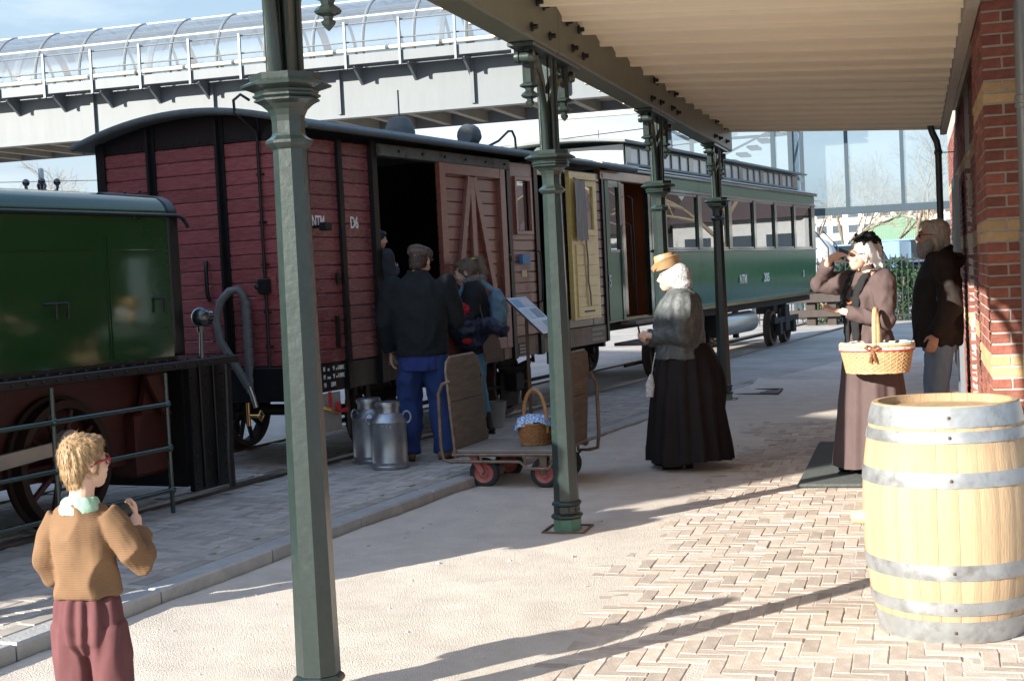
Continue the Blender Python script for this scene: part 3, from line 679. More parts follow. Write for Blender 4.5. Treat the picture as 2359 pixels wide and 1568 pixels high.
def spoked(name, mt, rim_mt, r, w_, par, u, z, spokes=10, wid=.11, hub=.09):
    h = bpy.data.objects.new(name, None); COL.objects.link(h); h.parent = par; h.location = (w_, u, z); h.empty_display_size = .1
    q = MB(); q.lathe([(r+.025, -wid/2), (r+.025, -wid/2+.03), (r, -wid/2+.035), (r-.005, wid/2), (r-.055, wid/2), (r-.06, wid/2-.02), (r-.06, -wid/2)], 40, axis='x', cap=False)
    q.f.append(tuple()) if False else None
    k = len(q.v)-40
    for i in range(40): q.f.append((k+i, k+(i+1) % 40, (i+1) % 40, i)); q.r.append(0)
    q.build('tyre', rim_mt, h, smooth=40)
    q = MB()
    for i in range(spokes):
        a = 2*math.pi*i/spokes; q.tube([(0, .03*math.cos(a), .03*math.sin(a)), (0, (r-.05)*math.cos(a), (r-.05)*math.sin(a))], [(.022, .028), (.016, .02)], 8, ref=(1, 0, 0))
    q.build('spokes', mt, h, smooth=50)
    q = MB(); q.lathe([(hub, -.06), (hub, .05), (hub*.6, .08), (hub*.6, .10)], 20, axis='x'); q.build('hub', mt, h, smooth=40)
    return h
for u_ in (1.35, 4.0):
    for w_ in (W1-.02, W2+.02): spoked('wheel', m_wheel, m_rust, .335, w_, wagon, u_, TZ+.012+.34)
    MB().cyl((W2, u_, TZ+.352), (W1, u_, TZ+.352), .05).build('axle', m_wheel, wagon, smooth=40)
    for w_ in (W1+.12, W2-.12):
        q = MB(); q.box(w_-.06, w_+.06, u_-.09, u_+.09, .36, .55, ch=.02); q.build('axle_box', m_soot, wagon)
        q = MB()
        for k in range(5): q.tube([(w_, u_-.45+.05*k, .66-.02*k), (w_, u_, .585-.022*k+.02), (w_, u_+.45-.05*k, .66-.02*k)], [(.035, .009)]*3, 8, ref=(0, 0, 1))
        q.build('leaf_spring', m_soot, wagon)
        q = MB(); q.box(w_-.09, w_-.07, u_-.2, u_+.2, .2, .72); q.build('axle_guard', m_soot, wagon)
        for du in (-.47, .47): MB().tube([(w_, u_+du, .72), (w_, u_+du*1.03, .62)], .018, 8).build('spring_hanger', m_rust, wagon)
for (u_, dz) in ((2.75, 0), (2.45, .1)): MB().tube([(-.2, u_, .7), (-.2, u_+.1, .38-dz)], .025, 8).build('brake_hanger', m_rust, wagon)
MB().tube([(-.25, .1, .42), (-.25, 5.6, .42)], .02, 8).build('brake_rod', m_soot, wagon)
for u_ in (3.28, 4.55): MB().box(-.35, -.27, u_, u_+.1, .2, .55).build('brake_block', m_rust, wagon)
for (u_, n_) in ((.62, 'axle_bracket'), (.95, 'axle_bracket')): MB().tube([(-.09, u_, .72), (-.06, u_-.02, .32)], [(.03, .012)]*2, 6).build(n_, m_rust, wagon)
# red brake cock by the solebar
q = MB(); q.tube([(-.02, .1, .60), (.06, .12, .58), (.07, .22, .54)], .018, 8); q.build('brake_pipe', m_brass, wagon, smooth=50)
q = MB(); q.lathe([(.0, 0), (.035, 0), (.035, .02), (.0, .02)], 14, c=(.08, .2, .6), axis='x'); q.box(.08, .095, .22, .34, .545, .575); q.box(.08, .095, .08, .11, .60, .72); q.build('brake_cock', mat('red_valve', (.45, .03, .03), .4), wagon)
q = MB(); q.box(-.01, .015, .05, .36, .40, .70); q.build('cock_plate', mat('pale_steel_plate', (.32, .29, .25), .6, var=.2), wagon)
# end wall fittings
q = MB(); q.tube([(-.37, -.10, 2.99), (-.40, -.17, 3.03), (-.46, -.18, 2.99), (-.47, -.16, 2.90), (-.38, -.03, 2.76), (-.375, -.02, 2.70), (-.375, -.02, 1.62)], .012, 8); q.tube([(-.30, -.12, 2.86), (-.34, -.04, 2.80), (-.37, -.02, 2.72)], .009, 6)
q.tube([(-.375, -.02, 1.52), (-.37, -.03, 1.1), (-.37, -.03, .82), (-.34, -.05, .74), (-.30, -.06, .78)], .012, 8); q.build('conduit', m_blk, wagon, smooth=60)
for z in (2.42, 2.05, 1.72, 1.35, 1.08): MB().box(-.41, -.34, -.015, .002, z, z+.014).build('conduit_clip', m_blk, wagon)
q = MB(); q.box(-.42, -.33, -.06, .0, 1.50, 1.62, ch=.008); q.ball((-.43, -.05, 1.56), .025, 10, 6); q.build('junction_box', m_blk, wagon)
MB().box(-.47, -.28, -.008, .002, 1.46, 1.66).build('box_backing', m_red, wagon)
# thick vacuum hose on the end wall
q = MB(); q.tube([(-.52, -.11, .78), (-.60, -.15, .95), (-.72, -.17, 1.15), (-.745, -.17, 1.32), (-.71, -.15, 1.46), (-.645, -.12, 1.535), (-.59, -.09, 1.545), (-.555, -.07, 1.50), (-.545, -.05, 1.40)], .033, 12); q.build('brake_hose', m_hose, wagon, smooth=60)
q = MB(); pts = [(-.545+.002*math.sin(i), -.05, 1.45-.72*i/60) for i in range(61)]; q.tube(pts, [.040 if i % 2 else .034 for i in range(61)], 12); q.build('ribbed_hose', m_hose, wagon, smooth=60)
q = MB(); q.tube([(-.52, -.11, .80), (-.49, -.10, .70), (-.47, -.10, .62)], .022, 10); q.build('hose_coupling', m_steel, wagon, smooth=50)
q = MB(); q.tube([(-.5, -.14, .56), (-.40, -.14, .56)], .014, 8); q.tube([(-.40+.0, -.14, .56+.04), (-.40, -.10, .56), (-.40, -.14, .52), (-.40, -.18, .56)], .006, 6, closed=True); q.tube([(-.53, -.12, .66), (-.53, -.12, .48)], .016, 8); q.build('steam_cock', m_brass, wagon, smooth=50)
q = MB(); q.tube([(-.93, -.02, 1.78), (-.92, -.04, 1.70), (-.92, -.04, 1.52), (-.915, -.02, 1.46)], .016, 8); q.build('lamp_iron', m_blk, wagon, smooth=50)
for (u_, z0_, z1_) in ((.42, 1.55, 1.64), (.38, 1.05, 1.30)): MB().box(.0, .02, u_-.02, u_+.02, z0_, z1_, ch=.004).build('label_clip', m_blk, wagon)
q = MB(); q.tube([(.0, .12, 2.0), (.09, .12, 2.0)], .012, 8); q.box(.07, .13, .10, .19, 1.965, 2.03, ch=.006); q.build('lamp_bracket', m_blk, wagon)
for i in range(7): MB().box(-.93, -.83, -.012, .0, 1.15+i*.022, 1.162+i*.022).build('vent_slat', m_red, wagon)
# roof ventilators, cowl, mast
q = MB(); q.lathe([(.15, 2.93), (.15, 2.98), (.11, 3.10), (.06, 3.12)], 20, c=(-.75, 2.9, .02)); q.build('roof_ventilator', m_tar, wagon, smooth=50)
q = MB(); q.tube([(-.75, 2.9, 3.12), (-.75, 2.9, 3.4)], .008, 6); q.build('antenna', m_tar, wagon)
q = MB(); q.lathe([(0, -.1), (.09, -.1), (.12, -.05), (.12, .05), (.06, .12), (.05, .2)], 16, c=(-.6, 4.1, 3.03), axis='y'); q.lathe([(.07, 2.9), (.07, 3.03)], 12, c=(-.6, 4.1, 0)); q.build('roof_ventilator', m_tar, wagon, smooth=50)
q = MB(); q.tube([(-.55, 4.45, 2.94), (-.5, 4.6, 3.0), (-.45, 4.75, 3.11), (-.45, 4.85, 3.12), (-.45, 4.92, 3.05), (-.45, 4.93, 2.92)], .014, 8); q.build('cable_loop', m_blk, wagon, smooth=60)
q = MB(); q.lathe([(.09, 2.88), (.09, 2.97), (.06, 3.0)], 16, c=(-.5, 5.75, .0)); q.build('roof_ventilator', m_tar, wagon, smooth=50)
# lettering
lettering('NTM', .135, m_white, wagon, (.003, .105, 1.995), (0, 1, 0), sx=.62, bold=.002)
lettering('D6', .135, m_white, wagon, (.003, .665, 1.995), (0, 1, 0), sx=.75, bold=.002)
MB().box(-.004, .0, .02, .47, .72, .93).build('data_plate', m_blk, wagon)
for k, row in enumerate(((('HT', .05, .15), ('MET', .03, .215), ('W', .05, .29), ('EN', .025, .335), ('A 7000 KC', .05, .36)), (('HT', .05, .15), ('ZONDER', .026, .205), ('W', .05, .29), ('EN', .025, .335), ('A 5000 KC', .05, .36)), (('ND', .05, .15), ('3,300 M.', .05, .25)))):
    for (t_, sz, u_) in row: lettering(t_, sz, m_white, wagon, (.004, u_, .872-.062*k), (0, 1, 0), sx=.42)
MB().box(.0, .006, 3.78, 3.98, .74, .86).build('builder_plate', m_blk, wagon)
m_worn = mat('worn_white_marks', (.38, .36, .31), .8, var=.4, vscale=90)
for k in range(3): MB().box(.0065, .0075, 3.80, 3.96, .755+.034*k, .775+.034*k).build('worn_marking', m_worn, wagon)      # too worn to read
for k, (u0, u1) in enumerate(((5.80, 6.17), (5.80, 6.12), (5.80, 6.20))): MB().box(.0, .0015, u0, u1, .755+.058*k, .785+.058*k).build('worn_marking', m_worn, wagon)

# ------------------------------------------------------------------ passenger tram
m_grn = mat('tram_green_paint', (.012, .115, .062), .2, var=.1, vscale=3, bump=.06, bscale=4, spec=.32)
m_grn2 = mat('tram_dark_green', (.006, .030, .024), .22, var=.1, vscale=3, coat=.8)
m_grey = mat('tram_roof_grey', (.50, .52, .52), .6, var=.1, vscale=4)
m_dgrey = mat('tram_roof_edge', (.11, .13, .13), .5, var=.2)
m_mahog = mat('mahogany_varnish', (.20, .055, .018), .25, var=.25, vscale=5, stretch=(1, 1, .3), coat=.8)
m_tglass = glass('tram_window_glass', (.88, .95, .96), .12, alpha=.9)
tram = thing('passenger_tram', 'green passenger tram carriage with tall windows and clerestory roof', 'tram carriage', tuple(tw(0, 0)), -TH)
TA, TB_, TWD = 8.0, 17.25, -2.05
wins = [(8.62, 10.00), (10.17, 11.52), (11.68, 12.95), (13.08, 14.27), (14.42, 15.62), (15.76, 16.98)]
for i in range(7):                                        # tumblehome panels below the windows
    u0 = TA if i == 0 else (wins[i-1][0]+(-.09)); u1 = wins[i][0]-.09 if i < 6 else TB_
    if u1-u0 < .05: continue
    q = MB(); prof = [(-.10, .96), (-.045, 1.12), (-.012, 1.35), (.0, 1.62), (.0, 1.755)]
    poly = prof+[(w-.03, z) for w, z in reversed(prof)]; q.prism(poly, 'y', u0+.004, u1-.004); q.build('lower_panel', m_grn, tram, smooth=40)
MB().box(-.03, .03, TA, TB_, 1.756, 1.79, ch=.008).build('waist_rail', m_grn2, tram)
us = [TA]+[x for w_ in wins for x in w_]+[TB_]
for k in range(0, len(us), 2): MB().box(-.045, .004, us[k], us[k+1], 1.791, 2.555, ch=.004).build('window_pillar', m_grn2, tram)
for (a, b) in wins:
    MB().box(-.03, -.026, a, b, 1.791, 2.555).build('pane', m_tglass, tram)
    for (c, d, e_, f_) in ((a, a+.03, 1.792, 2.554), (b-.03, b, 1.792, 2.554), (a+.03, b-.03, 1.792, 1.82), (a+.03, b-.03, 2.525, 2.554)): MB().box(-.024, -.006, c, d, e_, f_).build('sash', m_grn2, tram)
MB().box(-.03, .02, TA, TB_, 2.556, 2.60, ch=.006).build('window_rail', m_grn2, tram)
lp = [8.0, 8.6]+[w_[1]+.08 for w_ in wins[:-1]]+[TB_]
for k in range(len(lp)-1): MB().box(-.03, .0, lp[k]+.004, lp[k+1]-.004, 2.60, 2.745, ch=.003).build('letter_board', m_grn, tram)
MB().box(-.05, .05, 6.42, TB_+.06, 2.745, 2.79, ch=.012).build('cornice', m_grn2, tram)
# far side, ends, floor, ceiling
for (z0_, z1_) in ((.96, 1.79), (2.555, 2.75)): MB().box(TWD, TWD+.04, TA, TB_, z0_, z1_).build('far_panel', m_mahog, tram)
for k in range(0, len(us), 2): MB().box(TWD, TWD+.04, us[k], us[k+1], 1.79, 2.555).build('far_pillar', m_mahog, tram)
for (a, b) in wins: MB().box(TWD+.016, TWD+.02, a, b, 1.79, 2.555).build('far_pane', glass('far_tram_glass', (.9, .95, .95), .08), tram)
MB().box(TWD+.04, -.05, TB_-.04, TB_, .96, 1.85).build('rear_end', m_grn, tram)
for (a, b) in ((TWD+.04, TWD+.3), (-1.15, -.9), (-.3, -.05)): MB().box(a, b, TB_-.04, TB_, 1.85, 2.75).build('rear_pillar', m_grn, tram)
MB().box(TWD+.04, -.035, 6.45, TB_-.04, .93, .97).build('floor', m_mahog, tram)
for (a, b) in ((TWD+.04, -1.5), (-.55, -.05)): MB().box(a, b, TA-.04, TA, .97, 2.75).build('saloon_bulkhead', m_mahog, tram)
MB().box(-1.5, -.55, TA-.04, TA, .97, 1.75).build('saloon_bulkhead', m_mahog, tram)
for s_ in range(6): MB().box(-.6, -.1, 8.5+1.4*s_, 8.95+1.4*s_, .97, 1.75, ch=.02).build('seat', mat('tram_seat', (.07, .03, .02), .7), tram)
# side decks of the roof and the clerestory
def deck(w): return 2.79+.06*max(0, min(1, (-w+.06)/.5))
for (a, b) in ((-.16, .06), (TWD-.06, -1.89)):
    q = MB(); q.prism([(a, 2.792), (b, 2.792), (b, 2.80 if b > -1 else 2.86), (a, 2.86 if b > -1 else 2.80)], 'y', 6.40, TB_+.10); q.build('roof_deck', m_grey, tram)
CU0, CU1, CWN, CWF = 7.50, 16.55, -.14, -1.91
MB().box(CWN-.03, CWN+.02, CU0, CU1, 2.865, 2.895).build('clerestory_sill', m_dgrey, tram)
MB().box(CWF, CWN-.005, CU0-.04, CU0, 2.80, 3.12).build('clerestory_end', m_grey, tram)
MB().box(CWF, CWF+.04, CU0, CU1, 2.80, 3.12).build('clerestory_far_side', m_grn2, tram)
MB().box(CWF+.04, CWN-.005, CU1-.04, CU1, 2.80, 3.12).build('clerestory_end', m_grey, tram)
cl = CU0+.02; k = 0; m_cp = mat('frosted_clerestory_pane', (.40, .44, .46), .18, var=.1, coat=.4)
while cl < CU1-.45:
    wd = .20 if k % 3 == 0 else .05
    MB().box(CWN-.035, CWN+.006, cl, cl+wd, 2.895, 3.09).build('clerestory_post', m_grn2, tram); cl += wd
    MB().box(CWN-.03, CWN-.012, cl, cl+.33, 2.90, 3.085).build('clerestory_pane', m_cp, tram); cl += .33; k += 1
MB().box(CWN-.035, CWN+.006, cl, CU1, 2.895, 3.09).build('clerestory_post', m_grn2, tram)
MB().box(CWN-.035, CWN+.01, CU0, CU1, 3.09, 3.12).build('clerestory_rail', m_grn2, tram)
q = MB(); n = 14; W0, W9 = CWF-.13, CWN+.13
pts = [W0+(W9-W0)*i/n for i in range(n+1)]; g = lambda w: 3.122+.07*(1-((w+1.025)/1.02)**2)
q.prism([(w, g(w)) for w in pts]+[(w, g(w)+.032) for w in reversed(pts)], 'y', CU0-.32, CU1+.25); q.build('clerestory_roof', m_dgrey, tram, smooth=30)
q = MB(); q.lathe([(.11, 3.15), (.11, 3.27), (.09, 3.29), (.06, 3.30)], 18, c=(-1.0, 8.1, 0)); q.build('roof_ventilator', m_tar, tram, smooth=40)
MB().tube([(-.8, 8.35, 3.12), (-.81, 8.35, 3.42)], .006, 6).build('antenna', m_tar, tram)
MB().lathe([(.07, 3.12), (.07, 3.16), (.02, 3.19)], 14, c=(-1.0, 13.6, 0)).build('roof_ventilator', m_tar, tram, smooth=40)
# open end platform
q = MB(); q.prism([(TWD-.05, 2.80), (.06, 2.80), (.06, 2.825), (-.3, 2.875), (-.7, 2.90), (-1.35, 2.90), (-1.75, 2.875), (TWD-.05, 2.825)], 'y', 6.2, 7.455); q.build('platform_roof', m_grey, tram)
m_ptan = mat('tan_varnish', (.33, .17, .08), .3, var=.2, coat=.5)
MB().box(-.06, .02, 6.22, 7.98, 2.62, 2.74, ch=.01).build('platform_fascia', m_ptan, tram)
for (a, b, mt) in ((6.40, 6.52, m_grn), (6.86, 6.95, m_grn2), (7.90, 7.998, m_grn2)): MB().box(-.05, .0, a, b, .95, 2.62, ch=.006).build('platform_post', mt, tram)
MB().box(-.04, -.01, 6.52, 6.86, .95, 1.76).build('platform_panel', m_grn, tram)
MB().box(-.03, -.026, 6.52, 6.86, 1.80, 2.55).build('pane', m_tglass, tram)
for (c_, d_) in ((1.76, 1.80), (2.55, 2.62)): MB().box(-.05, -.005, 6.52, 6.86, c_, d_).build('platform_rail', m_grn2, tram)
MB().box(-.06, -.03, 7.0, 7.12, 1.0, 2.6).build('folded_door', m_mahog, tram)
MB().box(TWD+.04, TWD+.08, 6.4, 8.0, .95, 2.75).build('far_door', m_mahog, tram)
MB().box(TWD+.08, -.05, 6.40, 6.43, .95, 1.8).build('platform_front', m_grn, tram)
for (u_, z0_, z1_) in ((7.05, 1.35, 2.12), (7.14, 1.0, 2.45)):
    q = MB(); q.tube([(.0, u_, z0_), (.06, u_, z0_+.03), (.065, u_, (z0_+z1_)/2), (.06, u_, z1_-.03), (.0, u_, z1_)], .011, 8); q.build('grab_rail', m_blk, tram, smooth=50)
MB().box(-.2, .18, 7.0, 7.95, .62, .66, ch=.004).build('step', mat('worn_wood_step', (.24, .19, .15), .85, var=.3), tram)
MB().box(-.1, .10, 7.0, 7.95, .88, .92, ch=.004).build('step', mat('worn_wood_step', (.24, .19, .15), .85, var=.3), tram)
for u_ in (7.05, 7.9): MB().tube([(.1, u_, .88), (.14, u_, .64)], .012, 6).build('step_hanger', m_blk, tram)
for (a, z0_, wd) in ((12.02, 1.24, .5), (13.42, 1.255, .7)): pass
lettering('NTM', .20, m_white, tram, (.004, 11.98, 1.25), (0, 1, 0), sx=.95, bold=.003)
lettering('205', .20, m_white, tram, (.004, 13.42, 1.25), (0, 1, 0), sx=1.15, bold=.003)
lettering('3', .17, m_white, tram, (.004, 16.15, 1.27), (0, 1, 0), sx=1.0, bold=.003)
lettering('5', .2, m_white, tram, (.004, 6.40, 1.36), (0, 1, 0), sx=.9, bold=.003)
# underframe: bogies, cylinder, truss
MB().box(-.25, -.15, 6.5, TB_, .82, .93).build('frame_bar', m_soot, tram)
for uc in (9.2, 15.35):
    for w_ in (W1-.02, W2+.02):
        for du in (-.48, .48): spoked('wheel', m_wheel, m_rust, .30, w_, tram, uc+du, TZ+.012+.305, 8)
    for w_ in (W1+.13, W2-.13):
        q = MB(); q.box(w_-.03, w_+.03, uc-.85, uc+.85, .50, .60); q.box(w_-.05, w_+.05, uc-.57, uc-.39, .30, .52); q.box(w_-.05, w_+.05, uc+.39, uc+.57, .30, .52); q.box(w_-.04, w_+.04, uc-.15, uc+.15, .35, .80)
        q.build('bogie_frame', m_soot, tram, bevel=.01)
q = MB(); q.lathe([(.05, 11.25), (.15, 11.28), (.17, 11.33), (.17, 13.12), (.15, 13.17), (.05, 13.2)], 28, c=(-.20, 0, .63), axis='y'); q.build('air_cylinder', m_steel, tram, smooth=40)
MB().lathe([(.0, 0), (.172, 0), (.172, .10), (.0, .10)], 28, c=(-.20, 11.24, .63), axis='y').build('cylinder_cap', m_soot, tram, smooth=40)
for k in range(5): MB().box(-.5, -.42, 10.0+k*.8, 10.1+k*.8, .35, .85).build('brake_hanger', m_soot, tram)
MB().tube([(-.45, 8.0, .30), (-.45, 16.5, .30)], .02, 6).build('brake_rod', m_soot, tram)
q = MB(); q.box(-1.15, -.85, TB_, TB_+.35, .60, .8); q.box(-1.3, -.7, TB_+.35, TB_+.40, .56, .84); q.build('buffer', m_soot, tram, bevel=.01)

# ------------------------------------------------------------------ steam tram engine
m_lg = mat('engine_green_paint', (.014, .042, .013), .07, var=.12, vscale=2, bump=.10, bscale=2.0, spec=.55)
m_lred = mat('engine_red_paint', (.06, .012, .009), .5, var=.2, vscale=5, bump=.15, dirt=(.04, .02, .015), dirt_amt=.6)
loco = thing('tram_engine', 'dark green box-shaped tram engine with red wheels behind pipe railings', 'locomotive', tuple(tw(0, 0)), -TH)
LA, LB = -6.2, -1.53
q = MB(); r_ = .16; pr = [(-.08, 1.12), (-.08, 2.06)]+[(-.08-r_+r_*math.cos(a), 2.06+.14*math.sin(a)) for a in [R(12*i) for i in range(1, 8)]]+[(-.6, 2.25), (-.95, 2.27), (-1.3, 2.25)]
pr += [(-1.9+r_-r_*math.cos(a), 2.06+.14*math.sin(a)) for a in [R(84-12*i) for i in range(0, 8)]]+[(-1.9, 1.12)]
q.prism(pr, 'y', LA, LB); q.build('body', m_lg, loco, smooth=40)
pr2 = [(w*1.006+.006, z+.004*(z > 2)) for w, z in pr]
q = MB(); q.prism(pr2, 'y', LB, -1.41); q.build('front_plate', m_blk, loco, smooth=40, bevel=.02)
rv = MB()
for i in range(14): rv.ball((-.078, LB+.05, 1.18+.065*i), .008, 6, 4)
stuff(rv.build('front_rivets', m_blk, loco, smooth=80))
q = MB(); q.tube([(-.055, LA, 2.062), (-.055, -1.46, 2.062), (-.055, -1.40, 2.05), (-.055, -1.355, 2.01), (-.055, -1.34, 1.985)], .014, 8); q.build('rain_strip', m_blk, loco, smooth=60)
for u_ in (-2.15, -2.128): MB().box(-.079, -.072, u_-.004, u_+.004, 1.14, 1.92).build('panel_seam', m_lg, loco)
MB().box(-.079, -.0755, LA, LB-.01, 1.83, 1.838).build('panel_seam', m_lg, loco)
for u_ in (-2.66, -2.56, -1.66):
    q = MB(); q.tube([(-.08, u_-.05, 1.515), (-.05, u_-.02, 1.515), (-.03, u_, 1.515), (-.03, u_+.005, 1.49), (-.03, u_, 1.42)], .010, 8); q.build('door_handle', m_blk, loco, smooth=50)
q = MB(); q.lathe([(.055, 2.2), (.055, 2.29), (.045, 2.31), (.06, 2.315), (.06, 2.335), (.03, 2.34)], 16, c=(-1.2, -2.6, 0)); q.build('filler_cap', m_blk, loco, smooth=40)
rv = MB()
for i in range(9): rv.ball((-.35-.13*i, -1.46, 2.245), .012, 6, 4)
stuff(rv.build('top_rivets', m_blk, loco, smooth=80))
MB().box(-1.95, .04, LA, -.98, 1.035, 1.09, ch=.006).build('footplate', m_blk, loco)
rv = MB(); 
for i in range(40): rv.ball((.042, LA+.2+.12*i, 1.062), .011, 6, 4)
for i in range(30): rv.ball((-.03, -4.2+.11*i, 1.093), .012, 6, 4)
stuff(rv.build('footplate_rivets', m_blk, loco, smooth=80))
MB().box(-.085, -.05, LA, LB, 1.09, 1.12).build('angle_strip', m_blk, loco)
q = MB(); q.ball((.0, -1.33, 1.37), (.07, .055, .07), 20, 14); q.cyl((.0, -1.31, 1.37), (.0, -1.26, 1.37), .066, .06, 20); q.tube([(0, -1.33, 1.31), (0, -1.34, 1.09)], .016, 8); q.tube([(0, -1.33, 1.31), (0, -1.33, 1.27)], .03, 10); q.build('head_lamp', mat('lamp_black_gloss', (.012, .013, .015), .08, coat=1), loco, smooth=60)
MB().box(-1.95, -.10, -1.45, -1.40, .22, 1.035, ch=.004).build('front_skirt', m_blk, loco)
MB().box(-.10, -.06, -1.42, -1.03, .18, 1.03, ch=.004).build('corner_plate', m_blk, loco)
rv = MB()
for i in range(9):
    for u_ in (-1.39, -1.24, -1.06): rv.ball((-.058, u_, .24+.09*i), .010, 6, 4)
stuff(rv.build('corner_rivets', m_blk, loco, smooth=80))
for u_ in (-1.31, -1.16): MB().tube([(-.05, u_, 1.03), (-.05, u_, .2)], .008, 6).build('corner_strip', m_blk, loco)
q = MB(); q.tube([(.0, -1.06, 1.03), (.0, -1.07, .60), (.01, -1.10, .40), (.015, -1.10, .17)], [(.035, .014)]*4, 8); q.build('step_iron', m_blk, loco)
q = MB(); q.prism([(-1.62, 1.03), (-1.42, 1.03), (-1.42, .5), (-1.78, .5)], 'x', -.28, -.24); q.build('frame_gusset', m_lred, loco)
MB().box(-.45, -.24, -1.79, -1.44, .33, .76, ch=.02).build('cylinder_casing', m_lred, loco)
q = MB(); q.prism([(-1.72, 1.0), (-1.60, 1.0), (-1.48, .72), (-1.55, .72)], 'x', -.20, -.17); q.build('bracket', m_lred, loco)
MB().box(-.38, -.33, LA, -1.5, .42, 1.03).build('main_frame', m_lred, loco)
MB().box(-1.65, -1.60, LA, -1.5, .42, 1.03).build('main_frame', m_lred, loco)
for u_ in (-2.45, -4.1): 
    for w_ in (W1+.02, W2): spoked('wheel', m_lred, mat('brown_tyre', (.035, .02, .014), .4, metal=.5), .40, w_, loco, u_, TZ+.012+.41, 10, hub=.11)
    MB().cyl((W2, u_, .52), (W1, u_, .52), .06).build('axle', m_wheel, loco, smooth=40)
q = MB(); q.prism([(-4.15, .50), (-2.55, .60), (-2.55, .68), (-4.15, .60)], 'x', W1+.10, W1+.135); q.build('side_rod', mat('pale_rod_steel', (.42, .38, .31), .45, metal=.6), loco)
q = MB(); q.lathe([(.03, 0), (.10, 0), (.10, .05), (.03, .05)], 18, c=(W1+.10, -2.50, .64), axis='x'); q.prism([(-2.57, .70), (-2.43, .70), (-2.40, .46), (-2.56, .46)], 'x', W1+.09, W1+.13); q.build('crank', mat('pale_rod_steel', (.42, .38, .31), .45, metal=.6), loco)
q = MB(); q.cyl((W1+.15, -2.5, .62), (W1+.19, -2.5, .62), .035, n=12); q.build('crank_pin', m_grn2, loco, smooth=40)
# pipe railing screening the wheels
rl = thing('pipe_railing', 'dark green pipe railing in front of the engine wheels', 'railing', tuple(tw(.10, 0, 0)), -TH)
for z in (.83, .545, .27): MB().tube([(0, LA, z), (0, -1.86, z)], .016, 8).build('rail', m_grn2, rl, smooth=50)
for u_ in (-2.88, -1.86, -4.4):
    MB().tube([(0, u_, .12 if u_ < -2 else .12), (0, u_, 1.03)], .015, 8).build('stanchion', m_grn2, rl, smooth=50)
    for z in (.83, .545, .27): MB().ball((0, u_, z), .028, 10, 8).build('rail_joint', m_grn2, rl, smooth=80)
# ================================================================== footbridge with a glass vault
m_brg = mat('bridge_pale_grey', (.14, .157, .167), .55, var=.07, vscale=1.2, stretch=(3, 1, .4), dirt=(.118, .135, .145), dirt_amt=.5, dirt_scale=1.5)
m_brd = mat('bridge_mid_grey', (.115, .13, .145), .5, var=.1)
m_bru = mat('bridge_underside', (.20, .18, .15), .8, var=.2)
m_vg = glass('vault_glass', (.86, .93, .97), .05, alpha=.93, milk=.16)
BY, BX0, BX1 = 36.0, -46.0, -3.5
bridge = thing('footbridge', 'pale grey steel footbridge with a glass barrel vault over the tracks', 'footbridge', (0, 0, 0))
for k in range(11):
    a = BX0+k*(BX1-BX0)/11; b = BX0+(k+1)*(BX1-BX0)/11
    MB().box(a+.004, b-.004, BY, BY+.06, 6.16, 7.42).build('girder_panel', m_brg, bridge)
    MB().box(b-.05, b+.05, BY-.10, BY-.003, 6.2, 7.40).build('stiffener', m_brd, bridge)
MB().box(BX0, BX1, BY-.16, BY+.2, 6.08, 6.155).build('bottom_flange', m_brg, bridge)
MB().box(BX0, BX1, BY+4.0, BY+4.06, 6.1, 7.4).build('far_girder', m_brd, bridge)
MB().box(BX0, BX1, BY+.2, BY+4.0, 6.46, 6.52).build('deck_underside', m_bru, bridge)
jm_ = MB().box(-.10, .10, BY+.2, BY+4.0, 6.14, 6.459).mesh('cross_joist', m_bru)
x = BX0+.5
while x < BX1: obj('cross_joist', jm_, bridge, (x, 0, 0)); x += 1.15
MB().box(BX0, BX1, BY-.72, BY-.62, 7.42, 7.68).build('walkway_edge', m_brg, bridge)
MB().box(BX0, BX1, BY-.62, BY+.1, 7.46, 7.50).build('walkway_grating', m_brd, bridge)
bk = MB(); bk.prism([(BY-.002, 6.95), (BY-.002, 7.45), (BY-.62, 7.45), (BY-.62, 7.36)], 'x', -.035, .035); bkm = bk.mesh('walkway_bracket', m_brd)
ps = MB().box(-.032, .032, BY-.79, BY-.725, 7.30, 8.55).mesh('railing_post', mat('galvanised_post', (.13, .155, .165), .45, metal=.4))
x = BX0+.4
while x < BX1:
    obj('walkway_bracket', bkm, bridge, (x, 0, 0)); obj('railing_post', ps, bridge, (x-.15, 0, 0)); x += 1.56
for z in (8.50, 8.02): MB().tube([(BX0, BY-.68, z), (BX1, BY-.68, z)], .02, 8).build('handrail', m_brg, bridge)
VC, VZ, VR = BY+2.05, 7.98, 1.66
arc = [(VC-VR*math.cos(a), VZ+VR*math.sin(a)) for a in [math.pi*i/20 for i in range(21)]]
rib = MB(); rib.tube([(0, y_, z_) for y_, z_ in arc], [(.035, .05)]*21, 6, ref=(1, 0, 0)); ribm = rib.mesh('vault_rib', m_brg)
low = MB(); low.tube([(0, BY+.55, 7.45), (0, arc[0][0], VZ)], .045, 6); lowm = low.mesh('side_post', m_brd)
port = MB(); port.tube([(0, VC-(VR-.18)*math.cos(a), VZ-.1+(VR-.18)*math.sin(a)) for a in [math.pi*i/16 for i in range(17)]], [(.06, .13)]*17, 6, ref=(1, 0, 0)); portm = port.mesh('portal_frame', m_brd)
gp = MB(); half = [(y_, z_) for y_, z_ in arc]
vs_ = []
for xx in (0, 1.46):
    vs_ += [(xx, y_, z_) for y_, z_ in half]
gp.add(vs_, [(i, i+1, 22+i, 21+i) for i in range(20)]); gpm = gp.mesh('vault_pane', m_vg, smooth=180)
